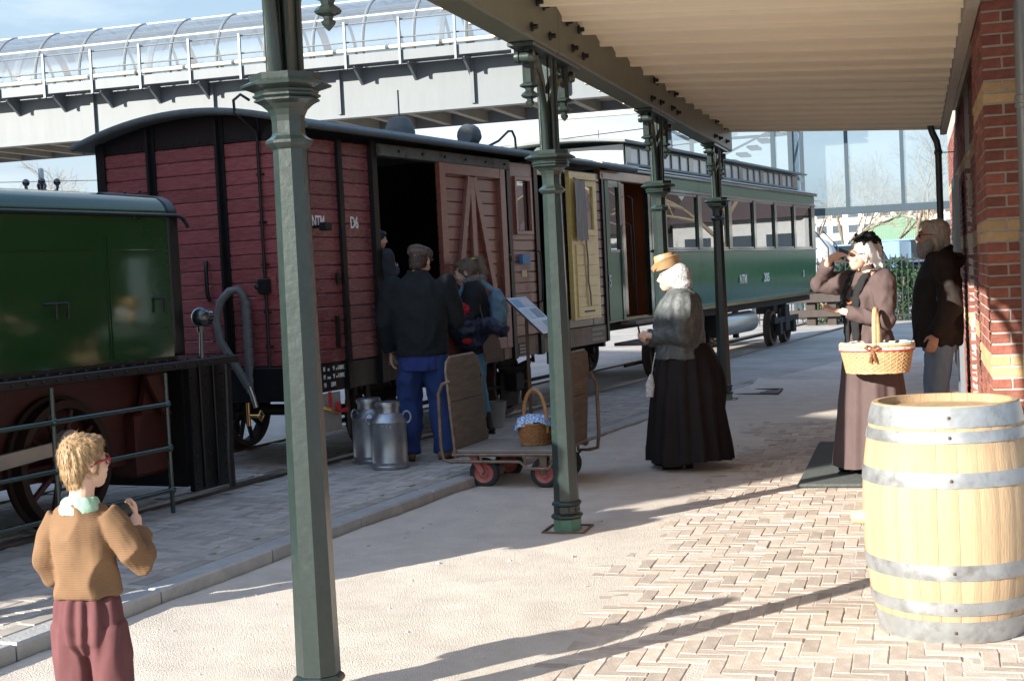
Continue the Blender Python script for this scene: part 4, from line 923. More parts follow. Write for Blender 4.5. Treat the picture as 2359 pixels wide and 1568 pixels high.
sp_ = MB().add([(0, BY+.56, 7.5), (1.46, BY+.56, 7.5), (1.46, arc[0][0]+.004, VZ-.04), (0, arc[0][0]+.004, VZ-.04)], [(0, 1, 2, 3)]).mesh('side_pane', m_vg)
x = BX0; k = 0
while x < BX1-1.4:
    obj('vault_rib', ribm, bridge, (x, 0, 0)); obj('vault_pane', gpm, bridge, (x+.02, 0, 0)); obj('side_pane', sp_, bridge, (x+.02, 0, 0)); obj('side_post', lowm, bridge, (x, 0, 0))
    if k % 3 == 1: obj('portal_frame', portm, bridge, (x+.7, 0, 0))
    x += 1.5; k += 1
for (y_, z_, r_) in ((arc[0][0]-.03, VZ, .07), (arc[4][0], arc[4][1], .03), (arc[9][0], arc[9][1], .03), (arc[20][0], VZ, .07), (VC-.9, VZ+1.25, .05)): MB().tube([(BX0, y_, z_), (BX1, y_, z_)], r_, 8).build('purlin', mat('cream_gutter', (.62, .58, .47), .6), bridge, smooth=50)
MB().box(BX0, BX1, BY+.4, BY+3.7, 7.40, 7.45).build('bridge_floor', m_brd, bridge)
for k in range(3): MB().tube([(-9.1+.22*k, BY-.10, 7.4), (-9.1+.22*k, BY-.10, 6.3), (-9.0+.22*k, BY+.15, 6.05)], .06, 8).build('service_pipe', m_brg, bridge, smooth=50)
MB().tube([(-9.4, BY+.6, 5.72), (-5.6, BY+.6, 5.72)], .09, 10).build('light_tube', mat('white_tube', (.75, .75, .72), .4), bridge, smooth=50)
for x in (-9.2, -5.8): MB().tube([(x, BY+.6, 5.8), (x, BY+.6, 6.2)], .02, 6).build('tube_hanger', m_brd, bridge)

# ================================================================== glass stair tower and glass screen
m_fr = mat('blue_grey_steel', (.055, .08, .10), .4, metal=.4, var=.08)
m_tg = glass('tower_glass', (.86, .94, .98), .12, alpha=.93, milk=.10)
def bx(x, y, Y): p = on_plane(x, y, (0, Y, 0), (0, 1, 0)); return p.x, p.z
TY = 38.0
x0_, _ = bx(1545, 390, TY); x1_, _ = bx(1822, 390, TY)
tower = thing('glass_stair_tower', 'glass stair tower with diagonal steel bracing behind the tram roof', 'tower', (0, 0, 0))
for (X, Y) in ((x0_, TY), (x1_, TY), (x0_, TY+4), (x1_, TY+4), ((x0_+x1_)/2-.3, TY+.0), (x1_-.45, TY)): MB().box(X-.06, X+.06, Y-.06, Y+.06, 0, 10.5).build('steel_post', m_fr, tower)
zs = [2.4, 3.9, 5.3, 6.7, 8.2, 10.4]
for z in zs:
    for (a, b, Y) in ((x0_, x1_, TY), (x0_, x1_, TY+4)): MB().box(a, b, Y-.04, Y+.04, z-.04, z+.04).build('transom', m_fr, tower)
    for X in (x0_, x1_): MB().box(X-.035, X+.035, TY, TY+4, z-.035, z+.035).build('transom', m_fr, tower)
for i in range(len(zs)-1):
    a, b = (x0_, x1_) if i % 2 else (x1_, x0_)
    MB().tube([(a, TY+.15, zs[i]), (b, TY+.15, zs[i+1])], .035, 6).build('diagonal_brace', m_fr, tower)
    MB().tube([(x1_, TY if i % 2 else TY+4, zs[i]), (x1_, TY+4 if i % 2 else TY, zs[i+1])], .035, 6).build('diagonal_brace', m_fr, tower)
    for (a, b) in ((x0_, (x0_+x1_)/2-.3), ((x0_+x1_)/2-.3, x1_)): MB().box(a+.06, b-.06, TY-.01, TY, zs[i]+.04, zs[i+1]-.04).build('pane', m_tg, tower)
    MB().box(x1_-.008, x1_, TY+.06, TY+3.94, zs[i]+.04, zs[i+1]-.04).build('pane', m_tg, tower)
    for s_ in range(8):
        q = MB(); t_ = s_/8; q.box(x0_+.4+(x1_-x0_-.8)*t_, x0_+.4+(x1_-x0_-.8)*(t_+.125), TY+1.4, TY+2.6, zs[i]+(zs[i+1]-zs[i])*t_, zs[i]+(zs[i+1]-zs[i])*t_+.06); q.build('stair_tread', m_brd, tower)
screen = thing('glass_screen', 'high wall of large glass panes raised above the ground beyond the canopy', 'glass wall', (0, 0, 0))
GY = 39.0
xs = [bx(p, 400, GY)[0] for p in (1827, 1951, 2079, 2207, 2335)]; zb = bx(2000, 481, GY)[1]
for X in xs: MB().box(X-.05, X+.05, GY-.06, GY+.06, zb, 11).build('mullion', m_fr, screen)
MB().box(xs[0]-.3, xs[-1], GY-.08, GY+.10, zb-.12, zb+.08).build('bottom_beam', m_fr, screen)
MB().box(xs[0]-.3, xs[-1], GY-.08, GY+.10, 11.0, 11.2).build('top_beam', m_fr, screen)
for i in range(len(xs)-1): MB().box(xs[i]+.05, xs[i+1]-.05, GY-.006, GY+.006, zb+.08, 11).build('pane', m_tg, screen)
for X in (xs[0], xs[-1]): MB().box(X-.12, X+.12, GY+.15, GY+.4, 0, zb-.1).build('support_post', m_fr, screen)

# ================================================================== bare trees, fence, hedge, far things
m_bark = mat('bark', (.16, .125, .09), .9, var=.25, bump=.4)
m_twig = mat('twig', (.26, .21, .15), .9, var=.3)
def bare_tree(label, loc, h, seed, spread=.55, levels=6, twr=.5, base=.016, group='bare winter trees'):
    r = random.Random(seed); t = thing('bare_tree', label, 'tree', loc, 0, group)
    big = MB(); tw_ = MB()
    def grow(p, d, ln, rad, lv):
        pts = [p]; q = p; dd = d.copy(); n = 3
        for i in range(n):
            dd = (dd+Vector((r.gauss(0, .10), r.gauss(0, .10), r.gauss(.03, .06)))).normalized(); q = q+dd*ln/n; pts.append(q)
        (big if lv < 2 else tw_).tube(pts, [rad*(1-.35*i/n) for i in range(n+1)], 6 if lv < 2 else (4 if lv < 4 else 3), cap=False)
        if lv >= levels: return
        for k in range(3 if lv else 4):
            a = r.random()*6.28; s_ = spread*(.7+.6*r.random()); f = r.choice((2, 3, 3)); 
            x = dd.orthogonal().normalized(); y = dd.cross(x); nd = (dd+(x*math.cos(a)+y*math.sin(a))*s_*1.3).normalized()
            grow(pts[f], nd, ln*(.62+.2*r.random()), rad*.58, lv+1)
    grow(Vector((0, 0, -.1)), Vector((0, 0, 1)), h*.33, h*base, 0)
    big.build('trunk', m_bark, t, smooth=80); tw_.build('crown', m_twig, t)
    return t
TD = [('bare pale tree at left of the far apartment block', 1985, 120, 9.5, 1), ('tall bare tree right of the tank wagon', 1925, 95, 8.5, 2), ('bare tree in front of the white apartment block', 2065, 135, 10, 3),
      ('bare tree behind the green shed roof', 2120, 200, 13, 4), ('slender bare tree beside the far rain pipe', 2150, 60, 7.5, 5), ('bare tree showing between tram and glass screen', 1890, 130, 10, 6)]
for (lb, px_, dist, h, sd) in TD:
    p = on_z(px_, 700, 0); d = Vector((p.x, p.y, 0)).normalized()*dist; bare_tree(lb, (d.x, d.y, 0), h, sd)
for (lb, px_, dist, h, sd) in (('bare tree low behind the engine at the far left', 30, 75, 9.6, 11), ('bare tree between the engine lamp and red wagon', 190, 90, 9.3, 12), ('bare tree just behind the ornamental lamp', 105, 95, 9.4, 13)):
    p = on_z(px_, 800, 0); d = Vector((p.x, p.y, 0)).normalized()*dist; bare_tree(lb, (d.x, d.y, 0), h, sd)
# steel fence with hedge plants
m_fence = mat('dark_fence_paint', (.02, .025, .03), .4)
fz = .06; FY = 33.0
fence = thing('steel_fence', 'dark upright bar fence at the far end of the platform', 'fence', (0, FY, fz))
fx0 = on_z(1870, 742, fz).x-1.2; fx1 = 6.0
barm = MB().box(-.012, .012, -.012, .012, .05, 1.55).mesh('fence_bar', m_fence)
x = fx0
while x < fx1: obj('fence_bar', barm, fence, (x, 0, 0)); x += .125
for z in (.15, 1.40): MB().box(fx0, fx1, -.018, .018, z, z+.04).build('fence_rail', m_fence, fence)
x = fx0
while x < fx1: MB().box(x-.04, x+.04, -.04, .04, 0, 1.62).build('fence_post', m_fence, fence); x += 2.4
m_leaf = mat('hedge_leaf', (.045, .10, .030), .5, var=.45, vscale=3); m_leafy = mat('hedge_leaf_sunny', (.20, .22, .06), .5, var=.35, vscale=3)  # sunny copy: sunlight put into a yellower leaf colour
def shrub(label, loc, rx, h, n, mt, seed):
    r = random.Random(seed); t = thing('hedge_shrub', label, 'shrub', loc, 0, 'evergreen shrubs along the fence'); q = MB()
    for i in range(n):
        a = r.random()*6.28; zz = r.random()**.8*h; rr = rx*math.sqrt(r.random())*(1-.45*(zz/h)**2)*(1+.35*math.sin(3*a+zz*4+seed)); c = Vector((rr*math.cos(a), rr*.7*math.sin(a), zz))
        u = Vector((r.gauss(0, 1), r.gauss(0, 1), r.gauss(0, 1))).normalized(); v_ = u.orthogonal().normalized(); s_ = r.uniform(.03, .065)
        q.add([c-u*s_, c+v_*s_*.45, c+u*s_, c-v_*s_*.45], [(0, 1, 2, 3)])
    q.build('foliage', mt, t); st_ = MB()
    for i in range(5): a = i*1.3; st_.tube([(0, 0, -.02), (.4*rx*math.cos(a), .4*rx*math.sin(a), h*.7)], .015, 5)
    st_.build('stems', m_bark, t)
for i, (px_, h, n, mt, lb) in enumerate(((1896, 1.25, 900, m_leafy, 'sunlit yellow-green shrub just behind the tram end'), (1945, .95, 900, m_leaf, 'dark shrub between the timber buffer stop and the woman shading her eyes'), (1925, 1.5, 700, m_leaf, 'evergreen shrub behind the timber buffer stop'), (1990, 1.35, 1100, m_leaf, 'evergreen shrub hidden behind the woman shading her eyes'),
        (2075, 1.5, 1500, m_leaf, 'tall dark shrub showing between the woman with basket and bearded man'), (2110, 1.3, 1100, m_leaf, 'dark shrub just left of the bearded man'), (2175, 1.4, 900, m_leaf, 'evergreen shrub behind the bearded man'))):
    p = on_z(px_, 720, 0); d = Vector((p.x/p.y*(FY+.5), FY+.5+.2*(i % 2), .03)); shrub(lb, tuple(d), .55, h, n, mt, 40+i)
# timber buffer stop behind the tram
m_timb = mat('dark_tarred_timber', (.045, .033, .028), .8, var=.3, bump=.4, stretch=(1, 1, .3))
bp_ = on_z(1895, 752, .06); bs = thing('buffer_stop', 'dark timber buffer stop of posts and beams beside the tram end', 'buffer stop', (bp_.x, bp_.y, .06), -TH)
for x in (-.35, .12): MB().box(x, x+.2, 0, .22, 0, 1.0).build('post', m_timb, bs, bevel=.01)
for (z0_, z1_) in ((.55, .75), (.80, 1.0), (.22, .38)): MB().box(-.75, .45, -.14, -.003, z0_, z1_).build('beam', m_timb, bs, bevel=.01)
MB().box(-.8, .5, -.22, .3, 1.003, 1.10).build('cap_beam', m_timb, bs, bevel=.01)
# tank wagon, vans and cars beyond the fence
m_tank = mat('tank_pale_grey', (.50, .51, .50), .3, metal=.3, var=.12)
p = on_z(1905, 700, 0); d = Vector((p.x, p.y, 0)).normalized()*62
tk = thing('tank_wagon', 'pale grey tank wagon seen end-on beyond the fence', 'tank wagon', (d.x-.6, d.y, -.55), R(6))
MB().lathe([(.1, -3.05), (.75, -2.95), (1.0, -2.7), (1.05, -2.4), (1.05, 2.4), (1.0, 2.7), (.75, 2.95), (.1, 3.05)], 20, c=(0, 0, 2.05), axis='y').build('tank', m_tank, tk, smooth=40)
for u_ in (-2.3, -.8, .8, 2.3): MB().lathe([(1.07, u_-.06), (1.09, u_), (1.07, u_+.06)], 20, c=(0, 0, 2.05), axis='y', cap=False).build('tank_band', m_soot, tk)
MB().box(-1.1, 1.1, -3.4, 3.4, .75, 1.0).build('underframe', m_soot, tk)
MB().lathe([(.35, 0), (.35, .25), (.2, .3)], 14, c=(0, 0, 3.05)).build('dome', m_tank, tk, smooth=40)
for u_ in (-2.2, 2.2):
    for w_ in (-.72, .72): MB().lathe([(.45, -.06), (.45, .06)], 20, c=(w_, u_, .47), axis='x').build('wheel', m_soot, tk)
q = MB(); q.tube([(1.0, -3.1, 1.0), (1.0, -3.1, 2.6), (.4, -3.1, 3.3)], .03, 6); q.tube([(.6, -3.1, 1.0), (.6, -3.1, 2.6), (.1, -3.1, 3.3)], .03, 6); q.build('ladder', m_soot, tk)
def car(label, loc, rz, col, h=1.45, L_=4.2, van=False):
    t = thing('parked_van' if van else 'parked_car', label, 'van' if van else 'car', loc, rz, 'vehicles beyond the fence'); mt = mat('car_paint_%.2f_%.2f_%.2f' % col, col, .25, coat=.8, var=.02)
    W_ = .88; pr = [(-L_/2, .25), (L_/2, .25), (L_/2, .62), (L_/2-.15, .80), (L_/2-1.1, .92), (L_/2-1.75 if not van else L_/2-1.2, h-.04), (-L_/2+.9 if not van else -L_/2+.1, h), (-L_/2+.1, .95), (-L_/2, .8)]
    MB().prism(pr, 'x', -W_, W_).build('body', mt, t, bevel=.06)
    gl = mat('car_glass', (.02, .025, .03), .05)
    pg = [(L_/2-1.22, .95), (L_/2-1.78 if not van else L_/2-1.3, h-.10), (-L_/2+.95, h-.06), (-L_/2+.35, .98)]
    for w_ in (-W_-.004, W_-.02): MB().prism(pg, 'x', w_, w_+.024).build('side_window', gl, t)
    for u_ in (-L_/2+.8, L_/2-.8):
        for w_ in (-W_+.08, W_-.08): MB().lathe([(.2, -.1), (.31, -.1), (.32, 0), (.31, .1), (.2, .1)], 20, c=(w_, u_, .32), axis='x').build('wheel', m_soot, t, smooth=40)
    for w_ in (-.6, .6): MB().ball((w_, L_/2-.02, .65), (.13, .05, .08), 10, 6).build('headlight', m_steel, t, smooth=80)
def far(px_, dist): p = on_z(px_, 700, 0); d = Vector((p.x, p.y, 0)).normalized()*dist; return (d.x, d.y, 0)
car('pale blue van roof beyond the fence right of the tank wagon', far(1968, 62), R(75), (.16, .30, .55), 2.2, 4.8, True)
car('light blue van beyond the fence left of the bearded man', far(2068, 66), R(85), (.22, .42, .55), 2.35, 5.2, True)
car('silver car beyond the fence at the right', far(2120, 45), R(80), (.55, .57, .6))
# corrugated shed and white flats far away
m_shed = mat('green_corrugated', (.16, .27, .19), .5, var=.1); m_flat = mat('white_render', (.62, .60, .55), .8, var=.06)
fx, fy, _ = far(2080, 150); shed = thing('corrugated_shed', 'green corrugated shed with a low gable beyond the parked vans', 'shed', (fx, fy, 0), R(0))
q = MB(); q.prism([(-3.3, 0), (3.3, 0), (3.3, 4.6), (0, 5.75), (-3.3, 4.6)], 'y', 0, 12); q.build('shed_wall', m_shed, shed)
for i in range(33): MB().box(-3.2+.2*i, -3.12+.2*i, -.04, -.003, 0, 5.65-1.15*abs(-3.16+.2*i)/3.3).build('corrugation', m_shed, shed)
for s_ in (-1, 1): q = MB(); q.prism([(0, 5.78), (s_*3.6, 4.52), (s_*3.6, 4.62), (0, 5.9)], 'y', -.3, 12.3); q.build('roof_sheet', m_shed, shed)
fx, fy, _ = far(2065, 260); flats = thing('apartment_block', 'white apartment block with rows of windows behind the bare trees', 'building', (fx, fy, 0), R(0))
MB().box(-14, 14, 0, 12, 0, 11).build('wall', m_flat, flats); MB().box(-14.3, 14.3, -.3, 12.3, 11.003, 11.4).build('roof', m_dgrey, flats)
wm = MB().box(-.9, .9, -.05, .1, 0, 1.4).mesh('window', mat('far_window', (.07, .09, .11), .15)); sm = MB().box(-1.0, 1.0, -.12, -.0, -.12, -.003).mesh('sill', m_flat)
for f_ in range(4):
    for i in range(10): w_ = obj('window', wm, flats, (-12.6+2.8*i, 0, .9+2.7*f_)); obj('sill', sm, w_)
# ornamental lamp standard and wires behind the engine
p = on_z(120, 800, 0); d = Vector((p.x, p.y, 0)).normalized()*17.5
lamp = thing('ornamental_lamp', 'black four-armed ornamental lamp standard behind the green engine', 'lamp post', (d.x, d.y, TZ), 0)
m_lb = mat('lamp_gloss_black', (.012, .016, .022), .15, coat=.8)
MB().lathe([(.11, 0), (.11, .3), (.06, .4), (.05, 2.5), (.10, 2.56), (.115, 2.6), (.06, 2.63), (.045, 2.72), (.06, 2.78), (.03, 2.86)], 16).build('standard', m_lb, lamp, smooth=50)
MB().lathe([(.032, 2.86), (.032, 2.97), (.02, 2.985)], 12).build('lamp_stub', m_zinc, lamp, smooth=50)
for k in range(4):
    a = R(35+90*k); e = Vector((math.cos(a), math.sin(a), 0))
    q = MB(); q.tube([e*.04+Vector((0, 0, 2.72)), e*.10+Vector((0, 0, 2.69)), e*.165+Vector((0, 0, 2.72)), e*.18+Vector((0, 0, 2.78))], .02, 8); q.build('arm', m_lb, lamp, smooth=60)
    MB().ball(e*.175+Vector((0, 0, 2.82)), .045, 12, 8).build('ball', m_lb, lamp, smooth=80)
for k, (za, zb_) in enumerate(((7.8, 6.9), (7.2, 6.4))):
    tag(MB().tube([(-60, 70+3*k, za+1), (-30, 62+3*k, zb_), (2, 56+3*k, za)], .02, 4).build('overhead_wire', m_soot), ['thin overhead wire far behind the red wagon', 'lower thin overhead wire far behind the red wagon'][k], 'wire')
# unseen surroundings beyond the brick wall, added for the glossy tram side to mirror
m_lawn = mat('lawn', (.085, .135, .035), .9, var=.3, vscale=1.5, bump=.4)
struct(MB().add([(1.0, 34.2, .01), (60, 34.2, .01), (60, 52, .01), (1.0, 52, .01)], [(0, 1, 2, 3)]).build('lawn', m_lawn))
for (lb, x, y, h, sd) in (('unseen bare tree added on the lawn for the tram to mirror', 9, 46, 10, 21), ('unseen bare tree added by the houses for the tram to mirror', 17, 52, 11, 22)): bare_tree(lb, (x, y, 0), h, sd, levels=4)
car('unseen white van added on the lawn for the tram to mirror', (11.5, 42, 0), R(85), (.5, .5, .5), 2.3, 5.0, True)  # van out of view, put in for the tram windows to mirror

hg = thing('mirrored_hedge', 'long clipped evergreen hedge added out of view for the tram to mirror', 'hedge', (2, 46, 0)); r = random.Random(77); q = MB()  # hedge out of view, put in for the lower tram panels to mirror
for i in range(9000):
    c = Vector((r.uniform(0, 40), r.choice((0, .9, r.random()*.9)), r.random()*1.3)); u = Vector((r.gauss(0, 1), r.gauss(0, 1), r.gauss(0, 1))).normalized(); v_ = u.orthogonal().normalized(); s_ = r.uniform(.08, .16)
    q.add([c-u*s_, c+v_*s_*.5, c+u*s_, c-v_*s_*.5], [(0, 1, 2, 3)])
q.build('foliage', m_leaf, hg); MB().box(0, 40, .15, .75, 0, 1.2).build('hedge_core', m_leaf, hg)


for i, (x, wl, nm, ev) in enumerate(((3.2, (.52, .48, .42), 'cream', 3.3), (11.5, (.50, .50, .49), 'pale grey', 3.5), (19.5, (.60, .59, .56), 'white', 3.2), (28, (.40, .33, .25), 'buff', 3.6))):  # made-up houses, out of view, to vary the tram window reflections
    hs = thing('mirrored_house', nm+' house with a dark tiled roof, added unseen for the tram to mirror', 'house', (x, 58+1.2*(i % 2), 0), 0, 'added houses mirrored by the tram')
    mw_ = mat('house_wall_%d' % i, wl, .85, var=.12, vscale=5); MB().box(0, 6.4, 0, 7, 0, ev).build('wall', mw_, hs)
    q = MB(); q.prism([(-.4, ev+.003), (7.4, ev+.003), (3.5, ev+2.6)], 'x', -.15, 6.55); q.build('roof', mat('dark_roof_tiles', (.07, .05, .045), .7, var=.2), hs)
    for a in (.5, 2.5, 4.5):
        w_ = MB().box(a, a+1.3, -.03, .1, 1.6, 2.8).build('window', mat('house_glass', (.05, .065, .08), .06), hs); MB().box(a-.1, a+1.4, -.07, -.031, 1.5, 1.6).build('sill', m_flat, w_)
# ================================================================== things on the platform
m_oak = mat('barrel_oak', (.42, .295, .18), .7, var=.2, vscale=5, bump=.25, bscale=30, stretch=(5, 5, .6), rand=.10, dirt=(.30, .195, .11), dirt_amt=.55, dirt_scale=3.5, spec=.25)
m_galv = mat('galvanised_hoop', (.36, .375, .385), .45, metal=.6, var=.25, vscale=9, dirt=(.20, .20, .20), dirt_amt=.7, dirt_scale=12, rvar=.12)
BRX, BRY = .093, 6.041
barrel = thing('oak_barrel', 'pale oak barrel with galvanised hoops standing by the brick pier', 'barrel', (BRX, BRY, .0), R(20))
def br_r(z): t = (z-.475)/.475; return .345-.053*t*t-.002*t**4
NS = 26
sv_ = []; NZ = 12; hw = math.pi/NS-.0016; SG = 4
q = MB()
for j in range(NZ+1):
    z = .95*j/NZ; r_ = br_r(z)
    for i in range(SG+1):
        a = -hw+2*hw*i/SG; sh = -.0015 if i in (0, SG) else 0
        sv_.append(((r_+sh)*math.cos(a), (r_+sh)*math.sin(a), z))
    for i in range(SG+1):
        a = -hw+2*hw*i/SG; sv_.append(((r_-.022)*math.cos(a), (r_-.022)*math.sin(a), z))
w_ = 2*(SG+1); fs_ = []
for j in range(NZ):
    for i in range(SG):
        fs_.append((j*w_+i, j*w_+i+1, (j+1)*w_+i+1, (j+1)*w_+i)); k = SG+1; fs_.append((j*w_+k+i+1, j*w_+k+i, (j+1)*w_+k+i, (j+1)*w_+k+i+1))
    fs_.append((j*w_, (j+1)*w_, (j+1)*w_+SG+1, j*w_+SG+1)); fs_.append((j*w_+SG, j*w_+2*SG+1, (j+1)*w_+2*SG+1, (j+1)*w_+SG))
for j in (0, NZ):
    for i in range(SG): fs_.append((j*w_+i, j*w_+i+1, j*w_+SG+2+i, j*w_+SG+1+i))
stave = MB().add(sv_, fs_).mesh('stave', m_oak, smooth=35)
for i in range(NS): o = obj('stave', stave, barrel); o.rotation_euler = (0, 0, 2*math.pi*i/NS)
MB().lathe([(.0, .895), (.272, .895), (.272, .915), (.0, .915)], 32, cap=False).build('barrel_head', m_oak, barrel)
MB().lathe([(.0, .035), (.272, .035), (.272, .05), (.0, .05)], 32, cap=False).build('barrel_head', m_oak, barrel)
for (z0_, z1_) in ((.865, .945), (.805, .85), (.63, .69), (.262, .325), (.118, .172), (.004, .092)):
    n = 4; pr = [(br_r(z0_+(z1_-z0_)*i/n)+.0035+.0008*(i in (1, 2)), z0_+(z1_-z0_)*i/n) for i in range(n+1)]
    pr = [(br_r(z0_)-.003, z0_)]+pr+[(br_r(z1_)-.003, z1_)]
    hp = MB().lathe(pr, 64, cap=False).build('hoop', m_galv, barrel, smooth=30)
    for a in (R(-108), R(60)):
        zc = (z0_+z1_)/2; rr = br_r(zc)+.004; MB().ball((rr*math.cos(a), rr*math.sin(a), zc), (.007, .007, .007), 8, 6).build('rivet', m_rust, hp, smooth=80)
MB().lathe([(.032, .33), (.026, .395)], 16, c=(0, 0, 0), axis='x').build('bung', mat('cork_bung', (.66, .47, .28), .7), barrel).matrix_local = Matrix.Rotation(R(170), 4, 'Z') @ Matrix.Translation((0, 0, .47))
# door mat
m_mat = mat('grey_door_mat', (.10, .115, .11), .95, var=.3, vscale=60, bump=1.0, bscale=220)
q = MB(); q.box(-.83, .30, 9.62, 11.9, .012, .035, ch=.008); tag(q.build('door_mat', m_mat), 'grey bristle door mat under the woman with the basket', 'mat')
# milk churns
m_tin = mat('milk_can_tin', (.38, .39, .40), .38, metal=.85, var=.25, vscale=6, dirt=(.20, .20, .20), dirt_amt=.7, dirt_scale=5, bump=.1, bscale=14, rvar=.12)
def churn(label, loc, rz, text):
    t = thing('milk_churn', label, 'milk churn', loc, rz, 'milk churns by the wagon')
    MB().lathe([(.0, .0), (.142, .0), (.146, .006), (.146, .026), (.141, .032), (.141, .05), (.1425, .053), (.1425, .058), (.141, .061), (.141, .355), (.144, .36), (.144, .368), (.140, .373), (.128, .39), (.105, .425), (.092, .437), (.090, .452), (.090, .49), (.0, .49)], 36, cap=False).build('body', m_tin, t, smooth=35)
    lid = MB().lathe([(.0, .515), (.06, .517), (.085, .522), (.095, .518), (.1, .505), (.1, .485), (.094, .484)], 32, cap=False).build('lid', m_tin, t, smooth=40)
    for s_ in (-1, 1):
        c = [(s_*(.145+.032*math.cos(a)*1.0), .0, .395+.045*math.sin(a)) for a in [2*math.pi*i/14 for i in range(14)]]; MB().tube(c, .0085, 8, closed=True).build('handle', m_tin, t, smooth=60)
    for k, ch in enumerate(text):
        a = R(-90)+(k-len(text)/2+.5)*.17; o = obj('raised_letter', text_mesh(ch, .036, m_tin, .004), t)
        X = Vector((-math.sin(a), math.cos(a), 0)); Z = Vector((math.cos(a), math.sin(a), 0)); P_ = Z*.143-X*.01+Vector((0, 0, .375))
        Y = Vector((0, 0, 1)); P_ = Z*.141-X*.012+Vector((0, 0, .325)); o.matrix_local = Matrix(((X.x, Y.x, Z.x, P_.x), (X.y, Y.y, Z.y, P_.y), (X.z, Y.z, Z.z, P_.z), (0, 0, 0, 1)))
    return t
p = on_z(900, 1078, TZ); churn('front tin milk churn with raised lettering beside the man in jeans', (p.x, p.y, TZ), R(18), 'CMILK O')
p = on_z(856, 1064, TZ); churn('rear tin milk churn half hidden behind the other one', (p.x, p.y, TZ), R(60), 'CMILK O')
# luggage cart
m_wood = mat('grey_cart_wood', (.135, .108, .082), .85, var=.3, vscale=6, bump=.6, bscale=22, stretch=(1, 1, 6), dirt=(.24, .21, .18), dirt_amt=.35, dirt_scale=5)
m_deckw = mat('grey_deck_wood', (.22, .20, .175), .85, var=.25, vscale=7, bump=.5, bscale=25, stretch=(.6, 5, 1))
m_cpipe = mat('rusty_cart_pipe', (.20, .15, .11), .5, metal=.4, var=.35, vscale=20, dirt=(.12, .055, .03), dirt_amt=.8, dirt_scale=12)
m_hub = mat('faded_red_hub', (.40, .10, .09), .6, var=.25, dirt=(.45, .25, .22), dirt_amt=.6); m_tyre = mat('dark_rubber_tyre', (.022, .026, .028), .75, var=.3, bump=.3)
cy = 9.62; cart = thing('luggage_cart', 'old wooden luggage cart with upright end boards and red wheels', 'cart', (-2.86, cy+.30, .012), R(-4))
CL, CW = .42, .32                                      # half length and half width
for i in range(5): MB().box(-CL, CL, -CW+.128*i+.002, -CW+.128*(i+1)-.002, .262, .288, ch=.004).build('deck_plank', m_deckw, cart)
for s_ in (-1, 1):
    pb_ = thing if False else None
    M = Matrix.Translation((s_*(CL-.02), 0, .29)) @ Matrix.Rotation(R(4)*s_, 4, 'Y')
    for k in range(2):
        q = MB(); z0_, z1_ = (.0, .345) if k == 0 else (.348, .66)
        if k == 0: q.box(-.014, .014, -CW+.01, CW-.01, z0_, z1_, M)
        else:
            r_ = .08; poly = [(-CW+.01, z0_), (CW-.01, z0_)]+[(CW-.01-r_+r_*math.cos(R(a)), z1_-r_+r_*math.sin(R(a))) for a in (0, 20, 45, 70, 90)]+[(-CW+.01+r_-r_*math.cos(R(a)), z1_-r_+r_*math.sin(R(a))) for a in (90, 70, 45, 20, 0)]; q.prism(poly, 'x', -.014, .014, M)
        q.build('end_board', m_wood, cart, bevel=.004)
    # frame pipe round the board and outer bow handle
    pts = [(0, -CW-.005, -.06), (0, -CW-.005, .57), (0, -CW+.025, .635), (0, -CW+.09, .668), (0, CW-.09, .668), (0, CW-.025, .635), (0, CW+.005, .57), (0, CW+.005, -.06)]
    MB().tube([M @ Vector(p_) for p_ in pts], .013, 8).build('board_frame', m_cpipe, cart, smooth=60)
    x0 = s_*CL; hd = [(x0-s_*.01, -CW-.006, .50+.29), (x0+s_*.05, -CW-.01, .50+.27), (x0+s_*.085, -CW-.01, .50+.20), (x0+s_*.085, -CW-.01, .32), (x0+s_*.07, -CW-.01, .215), (x0+s_*.0, -CW-.01, .20)]
    MB().tube(hd, .014, 8).build('bow_handle', m_cpipe, cart, smooth=60); MB().tube([(a, -b, c) for a, b, c in hd], .014, 8).build('bow_handle', m_cpipe, cart, smooth=60)
for s_ in (-1, 1): 
    MB().tube([(-CL, s_*(CW+.004), .25), (CL, s_*(CW+.004), .25)], .013, 8).build('frame_pipe', m_cpipe, cart, smooth=60)
    MB().tube([(-CL, s_*(CW+.004), .20), (.10, s_*(CW+.004), .20), (.16, s_*(CW+.004), .15), (.32, s_*(CW+.004), .15), (.36, s_*(CW+.004), .2), (CL, s_*(CW+.004), .2)], .012, 8).build('lower_pipe', m_cpipe, cart, smooth=60)
    for x in (-.2, .14, .34): MB().tube([(x, s_*(CW+.004), .25), (x, s_*(CW+.004), .19)], .011, 6).build('pipe_strut', m_cpipe, cart)
